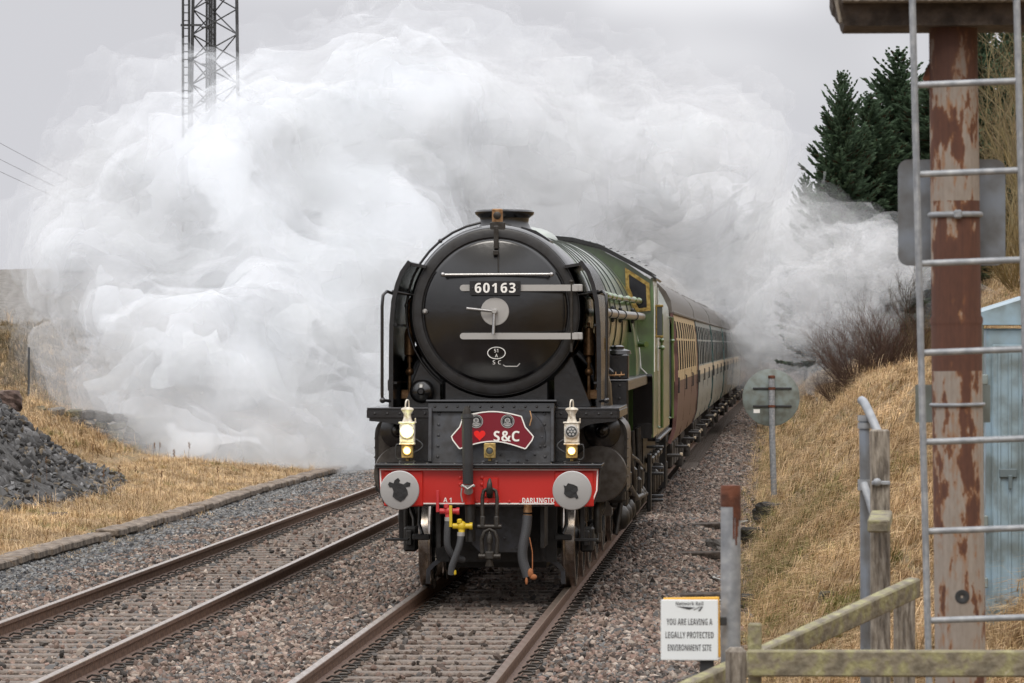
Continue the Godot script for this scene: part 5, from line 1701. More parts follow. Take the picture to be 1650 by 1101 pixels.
func coach(called: String, label: String, d0: float, style: int) -> Node3D:
	# d0: where its front end stands, measured ahead of the camera
	var o := thing(called, label, "railway coach", Vector3.ZERO, "coaches of the train")
	var Ln := 19.7
	var up: Material = M.coach_cream if style == 0 else M.coach_grey if style == 1 else M.coach_maroon
	var lo: Material = M.coach_maroon if style != 1 else M.coach_grey
	var edge: Material = M.coach_maroon if style != 1 else M.coach_teal
	var b := MB.new()
	b.plate([Vector2(1.3, 0.98), Vector2(1.37, 1.2), Vector2(1.4, 1.55), Vector2(1.41, 1.95)], 0.04, XF(Vector3.ZERO), Ln)
	b.plate([Vector2(-1.41, 1.95), Vector2(-1.4, 1.55), Vector2(-1.37, 1.2), Vector2(-1.3, 0.98)], 0.04, XF(Vector3.ZERO), Ln)
	part("lower_side", b, lo, o)
	b = MB.new()
	b.plate([Vector2(1.41, 1.955), Vector2(1.405, 2.3), Vector2(1.38, 2.75), Vector2(1.33, 3.06)], 0.04, XF(Vector3.ZERO), Ln)
	b.plate([Vector2(-1.33, 3.06), Vector2(-1.38, 2.75), Vector2(-1.405, 2.3), Vector2(-1.41, 1.955)], 0.04, XF(Vector3.ZERO), Ln)
	part("upper_side", b, up, o)
	b = MB.new()
	var rf := PackedVector2Array()
	for k in 17:
		var f := PI * k / 16.0
		rf.append(Vector2(1.36 * cos(f), 3.05 + 0.76 * sin(f) ** 0.85))
	b.prism(rf, XF(Vector3(0, 0, 0.05)), Ln + 0.1, true)
	for k in 9: b.lathe([Vector2(0.1, 0), Vector2(0.12, 0.06), Vector2(0.07, 0.1), Vector2(0, 0.1)], XF(Vector3(0.55 if k % 2 else -0.5, 3.72, -1.2 - k * 2.15)), 10)
	b.box(Vector3(1.37, 3.05, -Ln / 2), Vector3(0.04, 0.05, Ln + 0.05), 0.01)
	part("roof", b, M.roof_grey, o)
	b = MB.new()
	var en := PackedVector2Array([Vector2(-1.28, 1.0), Vector2(1.28, 1.0), Vector2(1.37, 1.9), Vector2(1.3, 3.06), Vector2(-1.3, 3.06), Vector2(-1.37, 1.9)])
	b.prism(en, XF(Vector3(0, 0, -0.05)), 0.04)
	b.prism(en, XF(Vector3(0, 0, -Ln + 0.05)), 0.04)
	for z in [0.1, -Ln - 0.1]: b.box(Vector3(0, 2.1, z), Vector3(0.95, 2.1, 0.5), 0.03)
	part("end_wall", b, M.gangway, o)
	b = MB.new()
	for z in [-0.02, -Ln + 0.02]: b.plate([Vector2(1.31, 0.98), Vector2(1.385, 1.2), Vector2(1.415, 1.55), Vector2(1.425, 1.95), Vector2(1.42, 2.3), Vector2(1.388, 2.75), Vector2(1.338, 3.06)], 0.05, XF(Vector3(0, 0, z + 0.06)), 0.12)
	part("corner_pillar", b, edge, o)
	if style == 1:
		b = MB.new()
		b.plate([Vector2(1.432, 1.92), Vector2(1.434, 2.1)], 0.01, XF(Vector3(0, 0, -0.15)), Ln - 0.3)
		part("cream_band", b, M.coach_stripe, o)
	# windows, each its own part; doors with handles between them
	var z := 0.5
	var ww := 1.0 if style == 0 else 1.2
	var pitch := 2.0 if style == 0 else 2.1
	var k := 0
	while z + ww < Ln - 0.6:
		b = MB.new()
		for q in [2.115, 2.94, 2.63]: b.box(Vector3(side_u(q) - 0.0092, q, -z - ww / 2), Vector3(0.024, 0.035, ww + 0.05), 0.0, Basis(Vector3(0, 0, 1), 0.1))
		var w := part("window", b, up, o)
		b = MB.new()
		b.prism(PackedVector2Array([Vector2(side_u(2.1) + 0.0015, 2.1), Vector2(side_u(2.3) + 0.0015, 2.3), Vector2(side_u(2.75) + 0.0015, 2.75), Vector2(side_u(2.93) + 0.0015, 2.93), Vector2(1.3, 2.93), Vector2(1.3, 2.1)]), XF(Vector3(0, 0, -z)), ww)
		part("pane", b, M.coach_window, w)
		k += 1
		z += pitch
	for dz in [0.15, 6.5, 12.9, Ln - 0.85]:
		b = MB.new()
		b.plate([Vector2(1.335, 1.0), Vector2(1.392, 1.25), Vector2(1.424, 1.7), Vector2(1.43, 2.0), Vector2(1.422, 2.35), Vector2(1.39, 2.9)], 0.012, XF(Vector3(0, 0, -dz)), 0.04)
		var dr := part("door", b, edge, o)
		b = MB.new()
		b.tube([Vector3(1.43, 2.02, -dz - 0.1), Vector3(1.458, 2.02, -dz - 0.1), Vector3(1.458, 1.78, -dz - 0.1), Vector3(1.43, 1.78, -dz - 0.1)], 0.013, 6)
		part("door_handle", b, M.dark_metal, dr)
	b = MB.new()
	b.box(Vector3(0, 0.9, -Ln / 2), Vector3(2.3, 0.16, Ln))
	for q in [7.4, 9.6, 11.4]: b.box(Vector3(0.85, 0.62, -q), Vector3(0.7, 0.45, 1.3), 0.03)
	for q in [5.5, 13.6]: b.tube([Vector3(0.6, 0.55, -q), Vector3(0.6, 0.55, -q - 0.9)], 0.16, 10)
	for q in [0.6, 6.9, 13.3, Ln - 0.6]: b.box(Vector3(1.38, 0.78, -q), Vector3(0.24, 0.035, 0.7), 0.006)
	part("underframe", b, M.underframe, o)
	b = MB.new()
	for q in [0.6, 6.9, 13.3, Ln - 0.6]: b.box(Vector3(1.49, 0.8, -q + 0.2), Vector3(0.04, 0.05, 0.25), 0.006)
	part("step_edge", b, M.coach_stripe, o)
	for q in [3.1, Ln - 3.1]:
		b = MB.new()
		for s in [-1.0, 1.0]:
			b.box(Vector3(s * 1.0, 0.6, -q), Vector3(0.1, 0.22, 3.6), 0.02)
			for e in [-1.3, 1.3]:
				b.box(Vector3(s * 1.08, 0.46, -q + e), Vector3(0.2, 0.28, 0.3), 0.03)
				b.lathe([Vector2(0, -0.07), Vector2(0.46, -0.07), Vector2(0.46, 0.07), Vector2(0, 0.07)], along(Vector3(s, 0, 0), Vector3(s * 0.75, 0.457, -q + e)), 28)
			b.tube([Vector3(s * 1.12, 0.2, -q - 0.5), Vector3(s * 1.12, 0.55, -q - 0.5)], 0.08, 8)
			b.tube([Vector3(s * 1.12, 0.2, -q + 0.5), Vector3(s * 1.12, 0.55, -q + 0.5)], 0.08, 8)
		part("bogie", b, M.underframe, o)
	for s in [-1.0, 1.0]:
		b = MB.new()
		b.lathe([Vector2(0.08, -0.5), Vector2(0.08, 0.0), Vector2(0.22, 0.0), Vector2(0.22, 0.05), Vector2(0, 0.06)], along(FORE, Vector3(s * 0.866, 1.06, 0.45)), 18)
		part("buffer", b, M.gear_dark, o)
	place_coach(o, d0)
	return o

func place_coach(o: Node3D, d0: float) -> void:
	var a := bend(d0)
	var b := bend(d0 + 19.7)
	o.position = Vector3(TX + a, 0, -d0)
	o.rotation.y = -atan((b - a) / 19.7)

func build_train() -> void:
	build_loco()
	coach("railway_coach", "cream and maroon coach directly behind the tender", 71.2, 0)
	var first := coach("railway_coach", "grey and teal coach behind the cream and maroon one", 91.6, 1)
	var names := ["second grey and teal coach, its roof half in drifting steam", "third grey and teal coach, in the thin edge of the steam", "last of the grey and teal coaches, veiled by steam"]
	var d := 112.0
	for i in 3:
		place_coach(dup(first, Vector3.ZERO, names[i]), d)
		d += 20.4
	var m := coach("railway_coach", "maroon coach behind the grey and teal ones, deep in steam", d, 2)
	d += 20.4
	var mn := ["second maroon coach, where the train begins to bend right", "third maroon coach on the curve, faint in the steam", "fourth maroon coach on the curve, faint in the steam", "rearmost maroon coach in sight at the far bend"]
	for i in 4:
		place_coach(dup(m, Vector3.ZERO, mn[i]), d)
		d += 20.4

func back(pr: Array) -> Array:
	# a profile given as (radius, metres behind the buffers), turned to run forwards
	var r := pr.map(func(q): return Vector2(q.x, -q.y))
	r.reverse()
	return r

const BOILER := [Vector3(4.3, 0.905, 2.88), Vector3(4.34, 0.918, 2.88), Vector3(6.0, 0.935, 2.87), Vector3(8.2, 0.985, 2.85), Vector3(9.6, 1.04, 2.8), Vector3(10.6, 1.11, 2.75), Vector3(11.4, 1.155, 2.71), Vector3(12.4, 1.18, 2.69)]
func boiler_at(z: float) -> Vector2:
	for i in BOILER.size() - 1:
		var a: Vector3 = BOILER[i]
		var b: Vector3 = BOILER[i + 1]
		if z <= b.x:
			var t := (z - a.x) / (b.x - a.x)
			return Vector2(lerpf(a.y, b.y, t), lerpf(a.z, b.z, t))
	return Vector2(1.18, 2.69)

func side_u(h: float) -> float:
	# half width of a coach's side, outside face, at that height
	var a := [[1.955, 1.43], [2.3, 1.425], [2.75, 1.4], [3.06, 1.35]]
	for i in 3:
		if h <= a[i + 1][0]: return lerpf(a[i][1], a[i + 1][1], (h - a[i][0]) / (a[i + 1][0] - a[i][0]))
	return 1.35

func timber(called: String, label: String, a: Vector3, b2: Vector3, w: float, h: float, m: Material, cat := "post", group := "", bev := 0.006) -> MeshInstance3D:
	# a squared timber from a to b2, w wide and h deep
	var d := b2 - a
	var y := d.normalized()
	var x := Vector3(1, 0, 0)
	if absf(y.dot(x)) > 0.5:
		x = y
		var u := Vector3.UP
		u = (u - x * u.dot(x)).normalized()
		var b0 := MB.new()
		b0.box(Vector3.ZERO, Vector3(d.length(), h, w), bev)
		var o0 := part(called, b0, m)
		o0.transform = Transform3D(Basis(x, u, x.cross(u)), (a + b2) / 2)
		tag(o0, label, cat, group)
		return o0
	x = (x - y * x.dot(y)).normalized()
	var b := MB.new()
	b.box(Vector3.ZERO, Vector3(w, d.length(), h), bev)
	var o := part(called, b, m)
	o.transform = Transform3D(Basis(x, y, x.cross(y)), (a + b2) / 2)
	tag(o, label, cat, group)
	return o

func build_platform_end() -> void:
	# timber fencing
	timber("fence_rail", "mossy horizontal fence rail along the bottom right", Vector3(-0.05, 1.488, -15.0), Vector3(1.5, 1.492, -15.0), 0.05, 0.088, M.mossy_wood, "fence rail")
	timber("fence_post", "short brown fence post before the steel post", Vector3(-0.088, 0.1, -15.2), Vector3(-0.088, 1.527, -15.2), 0.07, 0.07, M.grey_wood, "fence post", "timber posts at the platform end", 0.014)
	timber("fence_post", "pale mossy post at the end of the horizontal rail", Vector3(-0.024, 0.1, -15.07), Vector3(-0.024, 1.617, -15.07), 0.046, 0.05, M.mossy_wood, "fence post", "timber posts at the platform end")
	timber("sloping_rail", "mossy sloping rail rising behind the horizontal rail", Vector3(-0.33, 1.335, -15.25), Vector3(0.575, 1.635, -17.0), 0.05, 0.075, M.mossy_wood, "fence rail")
	timber("fence_post", "tall grey post that carries the steel handrail", Vector3(0.478, 0.3, -18.1), Vector3(0.472, 2.208, -18.1), 0.078, 0.08, M.grey_wood, "fence post", "timber posts at the platform end")
	timber("fence_rail", "rail end with a pale top jutting from the tall post", Vector3(0.478, 1.862, -18.04), Vector3(0.452, 1.842, -17.55), 0.085, 0.05, M.mossy_wood, "fence rail")
	timber("fence_post", "grey post under the upper end of the sloping rail", Vector3(0.545, 0.3, -17.3), Vector3(0.545, 1.612, -17.3), 0.082, 0.06, M.grey_wood, "fence post", "timber posts at the platform end")
	var hr := thing("steel_handrail", "galvanised tube handrail clamped to the tall timber post", "handrail")
	var b := MB.new()
	b.tube(_smooth([Vector3(0.42, 0.5, -18.3), Vector3(0.418, 1.8, -18.3), Vector3(0.414, 2.24, -18.3)], 12), 0.021, 10)
	part("upright", b, M.board_back, hr)
	b = MB.new()
	b.tube(_smooth([Vector3(0.404, 2.322, -18.36), Vector3(0.416, 2.31, -18.33), Vector3(0.44, 2.26, -18.27), Vector3(0.478, 2.17, -18.2)], 24), 0.018, 12)
	part("top_tube", b, M.galvanised, hr)
	b = MB.new()
	b.tube([Vector3(0.412, 1.985, -18.27), Vector3(0.426, 1.94, -18.24), Vector3(0.45, 1.86, -18.2)], 0.016, 10)
	part("lower_tube", b, M.galvanised, hr)
	b = MB.new()
	for h in [2.25, 2.22, 1.97, 1.99]: b.lathe([Vector2(0.022, -0.012), Vector2(0.028, -0.012), Vector2(0.028, 0.012), Vector2(0.022, 0.012)], XF(Vector3(0.416, h, -18.3)), 12)
	b.box(Vector3(0.475, 1.995, -18.05), Vector3(0.075, 0.016, 0.012), 0.003)
	b.ball(Vector3(0.46, 1.998, -18.045), Vector3(0.018, 0.017, 0.012), 8, 5)
	part("clamp", b, M.galvanised, hr)
	# steel post with a rusted top
	var sp := thing("steel_post", "round grey steel post with rusted top beside the white notice", "post", Vector3(-0.11, 0, -15.8))
	b = MB.new()
	b.lathe([Vector2(0.035, 0.0), Vector2(0.035, 1.98)], XF(Vector3.ZERO), 20)
	part("shaft", b, M.galvanised, sp)
	b = MB.new()
	var prof := []
	b.lathe([Vector2(0.0355, 1.98), Vector2(0.0357, 2.045), Vector2(0.034, 2.055), Vector2(0.0, 2.058)], XF(Vector3.ZERO), 20)
	part("rusted_top", b, M.rust, sp)
	b = MB.new()
	for k in 9:
		var f := 0.2 + k * 0.13
		var dn := 0.03 + 0.11 * hash2(k, 4) * (1.0 if k > 3 else 0.35)
		b.box(Vector3(cos(f) * 0.0352, 1.98 - dn / 2, sin(f) * 0.0352), Vector3(0.002, dn, 0.006), 0.0, Basis(Vector3.UP, -f))
	part("rust_streak", b, M.rust, sp)
	# the notice
	var nt := thing("notice_sign", "white notice with black lettering on a yellow backing board", "sign", Vector3(-0.253, 1.552, -15.72))
	b = MB.new()
	b.box(Vector3(0.008, 0.008, -0.012), Vector3(0.196, 0.212, 0.01), 0.003, Basis(Vector3(0, 0, 1), 0.02))
	part("backing_board", b, M.sign_yellow, nt)
	b = MB.new()
	b.box(Vector3.ZERO, Vector3(0.2, 0.212, 0.006), 0.002)
	part("sign_face", b, M.sign_white, nt)
	var ln := [["YOU ARE LEAVING A", 0.028, 0.16], ["LEGALLY PROTECTED", -0.018, 0.168], ["ENVIRONMENT SITE", -0.062, 0.152]]
	for w in ln:
		var t := text("lettering", w[0], 0.022, M.print_black, nt, Vector3(0, w[1], 0.0032), "Droid Sans", 700, 0.001)
		var bx: AABB = t.mesh.get_aabb()
		t.scale.x = w[2] / bx.size.x
	var tt := text("lettering", "Network Rail", 0.012, M.print_black, nt, Vector3(0, 0.092, 0.0032), "Droid Sans", 700, 0.001)
	tt.scale.x = 0.096 / tt.mesh.get_aabb().size.x
	b = MB.new()
	b.prism(PackedVector2Array([Vector2(-0.046, 0.083), Vector2(0.02, 0.079), Vector2(0.03, 0.083), Vector2(0.0, 0.071), Vector2(-0.01, 0.073)]), XF(Vector3(0, 0, 0.0042)), 0.001)
	b.prism(PackedVector2Array([Vector2(0.012, 0.07), Vector2(0.036, 0.082), Vector2(0.042, 0.082), Vector2(0.018, 0.07)]), XF(Vector3(0, 0, 0.0042)), 0.001)
	b.prism(PackedVector2Array([Vector2(0.03, 0.066), Vector2(0.042, 0.082), Vector2(0.048, 0.082), Vector2(0.037, 0.066)]), XF(Vector3(0, 0, 0.0042)), 0.001)
	part("printed_emblem", b, M.print_black, nt)
	b = MB.new()
	b.box(Vector3(0.06, -0.5, -0.03), Vector3(0.05, 0.86, 0.03), 0.004)
	b.box(Vector3(0.09, 0.03, -0.028), Vector3(0.08, 0.03, 0.012), 0.003)
	part("sign_stake", b, M.dark_metal, nt)
	# ladder
	var ld := thing("steel_ladder", "galvanised steel ladder in front of the rusty post", "ladder", Vector3(0.6, 0, -15.3))
	ld.rotation.z = 0.0245
	b = MB.new()
	for q in 2:
		b = MB.new()
		b.box(Vector3(0.0 + q * 0.352, 2.1, 0), Vector3(0.022, 4.6, 0.045), 0.007)
		part("stile", b, M.galvanised, ld)
	for k in 14:
		b = MB.new()
		b.tube([Vector3(0.0, 0.1 + k * 0.3027, 0), Vector3(0.352, 0.105 + k * 0.3027, 0)], 0.0115, 10)
		part("rung", b, M.galvanised, ld)
	# the old signal post
	var rp := thing("rusty_post", "thick rusty steel post with flaking pale paint behind the ladder", "post", Vector3(0.705, 0, -15.7))
	rp.rotation.z = 0.0113
	b = MB.new()
	part("column", column_mesh([Vector2(0.088, -0.2), Vector2(0.088, 2.3), Vector2(0.088, 2.62), Vector2(0.092, 2.625), Vector2(0.092, 2.64), Vector2(0.086, 2.65), Vector2(0.084, 3.7)], 48), M.rusty_paint, rp)
	b = MB.new()
	b.tube(_ringpts(0.087, 3.0, 0.0, 22), 0.011, 6, false)
	b.tube(_ringpts(0.091, 2.34, 0.0, 22), 0.007, 6, false)
	b.box(Vector3(0.005, 3.0, 0.092), Vector3(0.03, 0.03, 0.03), 0.006)
	part("strap", b, M.galvanised, rp)
	b = MB.new()
	b.lathe([Vector2(0.026, 0.0), Vector2(0.024, 0.008), Vector2(0.014, 0.009), Vector2(0.0, 0.004)], along(FORE, Vector3(0.005, 1.677, 0.082)), 16)
	part("bolt_hole", b, M.dark_metal, rp)
	b = MB.new()
	b.prism(PackedVector2Array([Vector2(-0.075, 3.55), Vector2(-0.1, 3.5), Vector2(-0.108, 3.475), Vector2(-0.09, 3.44), Vector2(-0.075, 3.45)]), XF(Vector3(0, 0, 0.01)), 0.02)
	part("flaking_plate", b, M.rust, rp)
	# the timber stage on top of it
	var st := thing("timber_stage", "weathered timber staging board on top of the rusty post", "platform", Vector3(0, 0, -15.7))
	b = MB.new()
	var bp := PackedVector2Array([Vector2(0.24, 3.9), Vector2(0.238, 3.74), Vector2(0.245, 3.715), Vector2(0.255, 3.705), Vector2(0.262, 3.69), Vector2(0.272, 3.68), Vector2(0.277, 3.66), Vector2(0.284, 3.648), Vector2(1.6, 3.65), Vector2(1.6, 3.9)])
	b.prism(bp, XF(Vector3(0, 0, 0.16)), 0.4)
	part("stage_beam", b, M.old_beam, st)
	b = MB.new()
	b.box(Vector3(0.95, 3.735, 0.2), Vector3(1.35, 0.02, 0.08), 0.004)
	b.box(Vector3(0.262, 3.7, 0.175), Vector3(0.012, 0.09, 0.02), 0.003, Basis(Vector3(0, 0, 1), 0.2))
	part("edge_strip", b, M.grey_wood, st)
	# sign boards fixed to the post, seen from behind
	for q in [["sign_board", "large blue grey sign board with rounded corners behind the rusty post", Vector3(0.664, 3.012, -15.83), 0.375, 0.372, 0.035, M.board_back], ["sign_board", "small grey sign plate low on the rusty post", Vector3(0.668, 2.342, -15.83), 0.262, 0.132, 0.004, M.sign_back]]:
		var o := thing(q[0], q[1], "sign", q[2], "sign boards on the rusty post")
		var w: float = q[3] / 2
		var h: float = q[4] / 2
		var r: float = q[5]
		var pl := PackedVector2Array()
		for cn in [[1, 1, 0.0], [-1, 1, PI / 2], [-1, -1, PI], [1, -1, PI * 1.5]]:
			for k in 6: pl.append(Vector2(cn[0] * (w - r) + r * cos(cn[2] + k * PI / 10.0), cn[1] * (h - r) + r * sin(cn[2] + k * PI / 10.0)))
		b = MB.new()
		b.prism(pl, XF(Vector3.ZERO), 0.006)
		part("plate", b, q[6], o)
	# equipment cabinet
	var cb := thing("equipment_cabinet", "pale blue steel equipment cabinet on the bank behind the ladder", "cabinet", Vector3(1.27, 0.8, -25.6))
	cb.rotation.y = 0.06
	b = MB.new()
	b.box(Vector3(0.62, 0.92, -0.4), Vector3(1.24, 1.84, 0.8), 0.012)
	part("cabinet_body", b, M.cabinet_blue, cb)
	b = MB.new()
	b.prism(PackedVector2Array([Vector2(-0.04, 1.86), Vector2(1.3, 1.86), Vector2(1.3, 2.12), Vector2(0.28, 2.03), Vector2(-0.04, 1.93)]), XF(Vector3(0, 0, 0.04)), 0.9)
	part("cabinet_roof", b, M.cabinet_blue, cb)
	for k in 3:
		b = MB.new()
		b.box(Vector3(0.13 + k * 0.34, 0.9, 0.012), Vector3(0.2 if k == 0 else 0.31, 1.7, 0.022), 0.008)
		for q in 3: b.box(Vector3(0.07 + k * 0.34 + q * 0.06, 0.9, 0.026), Vector3(0.02, 1.64, 0.012), 0.005)
		var dr := part("door", b, M.cabinet_blue, cb)
		b = MB.new()
		b.box(Vector3(0.12 + k * 0.34, 1.02, 0.035), Vector3(0.1, 0.05, 0.02), 0.005)
		b.box(Vector3(0.13 + k * 0.34, 0.97, 0.05), Vector3(0.022, 0.08, 0.02), 0.004)
		part("handle", b, M.cabinet_seam, dr)
		b = MB.new()
		for h in [0.35, 1.45]: b.box(Vector3(0.25 + k * 0.34, h, 0.035), Vector3(0.1, 0.03, 0.03), 0.006)
		part("hinge", b, M.cabinet_blue, dr)
	b = MB.new()
	b.tube([Vector3(-0.03, 0.1, 0.03), Vector3(-0.03, 1.9, 0.03)], 0.012, 8)
	for h in [0.4, 0.75, 1.55]: b.box(Vector3(-0.02, h, 0.03), Vector3(0.05, 0.06, 0.04), 0.006)
	part("corner_bar", b, M.sign_back, cb)
	# round sign on its pole
	var rs := thing("round_sign", "grey back of a round speed sign on a steel pole", "sign", Vector3(0.165, 0, -72))
	b = MB.new()
	b.lathe([Vector2(0, 0), Vector2(0.45, 0), Vector2(0.458, 0.006), Vector2(0.45, 0.012), Vector2(0, 0.012)], along(FORE, Vector3(-0.02, 1.697, -0.09)), 56)
	part("disc", b, M.sign_back, rs)
	b = MB.new()
	for h in [1.845, 1.56]: b.box(Vector3(0, h, -0.065), Vector3(0.62, 0.03, 0.025), 0.005)
	part("sign_rail", b, M.dark_metal, rs)
	b = MB.new()
	b.tube([Vector3(0.045, -0.4, 0), Vector3(0.0, 1.0, 0), Vector3(-0.012, 2.03, 0)], 0.05, 16)
	part("pole", b, M.galvanised, rs)
	b = MB.new()
	b.lathe([Vector2(0.052, -0.015), Vector2(0.056, -0.015), Vector2(0.056, 0.03), Vector2(0.0, 0.035)], XF(Vector3(-0.012, 2.02, 0)), 16)
	for h in [1.845, 1.56]: b.lathe([Vector2(0.051, -0.02), Vector2(0.058, -0.02), Vector2(0.058, 0.02), Vector2(0.051, 0.02)], XF(Vector3(-0.008, h, 0)), 16)
	part("pole_cap", b, M.rust, rs)
	b = MB.new()
	b.box(Vector3(-0.25, 1.48, -0.075), Vector3(0.1, 0.06, 0.004))
	part("label", b, M.white_paint, rs)

func _ringpts(r: float, h: float, tilt: float, n: int) -> Array:
	var a := []
	for k in n + 1: a.append(Vector3(cos(TAU * k / n) * r, h + tilt * cos(TAU * k / n), sin(TAU * k / n) * r))
	return a

func spruce_crown(seed_: int, H: float, R: float) -> MB:
	var r := RandomNumberGenerator.new()
	r.seed = seed_
	var b := MB.new()
	var y := H * 0.1
	while y < H * 0.985:
		var t := y / H
		var rad := R * pow(1.0 - t, 0.78) + 0.12
		var nb := int(5 + 6 * (1.0 - t))
		var a0 := r.randf() * TAU
		for i in nb:
			var az := a0 + TAU * i / nb + r.randf_range(-0.25, 0.25)
			var L := rad * r.randf_range(0.6, 1.18)
			var rise := lerpf(-0.22, 0.75, t * t) + r.randf_range(-0.1, 0.1)
			var dir := Vector3(cos(az), 0, sin(az))
			var n := int(maxf(4, L / 0.085))
			var prev := Vector3(0, y, 0)
			var tone := r.randf_range(0.75, 1.2)
			for k in n:
				var f := (k + 1.0) / n
				var q := Vector3(0, y, 0) + dir * L * f + Vector3(0, L * (rise * f + 0.28 * f * f - 0.1 * f), 0)
				var ax := (q - prev).normalized()
				var side := ax.cross(Vector3.UP).normalized()
				var w := 0.034
				b.tint = Color(0.035, 0.04, 0.02)
				if k < n - 1: b.tri(prev - side * 0.012, prev + side * 0.012, q, Vector3.UP)
				for s in [-1.0, 1.0, 0.0, -0.45, 0.5]:
					if s == 0.0 and k < n - 2 and r.randf() < 0.4: continue
					var len_ := lerpf(0.52, 0.2, f) * r.randf_range(0.55, 1.3) * clampf(L, 0.35, 1.1)
					var d: Vector3 = (ax * 0.75 + side * s * 0.8 + Vector3(0, r.randf_range(-0.3, 0.25), 0)).normalized()
					var g := r.randf_range(0.7, 1.35) * tone
					b.tint = Color(0.115 * g, 0.17 * g, 0.105 * g)
					if r.randf() < 0.06: b.tint = Color(0.09, 0.07, 0.04)
					var px := d.cross(Vector3(r.randf() - 0.5, 1, r.randf() - 0.5)).normalized()
					var py := d.cross(px)
					for o in [px, py, (px + py).normalized()]:
						var m: Vector3 = prev.lerp(q, 0.5) + d * len_ * 0.45
						var a: Vector3 = prev.lerp(q, 0.5)
						var e: Vector3 = a + d * len_
						var up: Vector3 = (Vector3.UP * 0.6 + o * 0.5).normalized()
						b.tri3(a, m + o * w, e, up, up, up)
						b.tri3(a, m - o * w, e, up, up, up)
				prev = q
		y += lerpf(0.2, 0.14, t) * H / 9.0
	return b

func branchy(seed_: int, stems: int, L: float, r0: float, spread: float, depth: int, twig: float) -> MB:
	var r := RandomNumberGenerator.new()
	r.seed = seed_
	var b := MB.new()
	var todo := []
	for i in stems:
		var az := TAU * i / maxf(1, stems) + r.randf_range(-0.4, 0.4)
		var sp := spread * sqrt(r.randf())
		var d := Vector3(cos(az) * sp, 1.0, sin(az) * sp).normalized()
		todo.append([Vector3(cos(az), 0, sin(az)) * 0.12 * sp, d, L * r.randf_range(0.75, 1.15), r0 * r.randf_range(0.7, 1.1), depth])
	while todo.size():
		var q = todo.pop_back()
		var p: Vector3 = q[0]
		var d: Vector3 = q[1]
		var ln: float = q[2]
		var rd: float = q[3]
		var lv: int = q[4]
		var n := 4 if lv > 0 else 3
		var pts := [p]
		var rs := [rd]
		for k in n:
			d = (d + Vector3(r.randf_range(-0.16, 0.16), r.randf_range(-0.06, 0.16), r.randf_range(-0.16, 0.16))).normalized()
			p += d * ln / n
			pts.append(p)
			rs.append(rd * (1.0 - 0.5 * (k + 1.0) / n) if lv > 0 else maxf(0.0015, rd * (1.0 - 0.85 * (k + 1.0) / n)))
			if lv > 0:
				var nk := 1 if r.randf() < (0.85 if depth > 3 else 0.75) else (0 if depth > 3 else 2)
				for w in nk:
					var ax := d.cross(Vector3(r.randf() - 0.5, r.randf() - 0.5, r.randf() - 0.5)).normalized()
					var dd := d.rotated(ax, r.randf_range(0.35, 0.75)) + Vector3(0, 0.12, 0)
					todo.append([p, dd.normalized(), ln * r.randf_range(0.45, 0.75), maxf(twig, rs[-1] * r.randf_range(0.5, 0.7)), lv - 1])
		var v := r.randf_range(0.7, 1.25)
		b.tint = Color(v, v * r.randf_range(0.92, 1.02), v * r.randf_range(0.8, 1.0))
		b.tube(pts, rs, 5 if lv > 1 else 3, false)
	return b

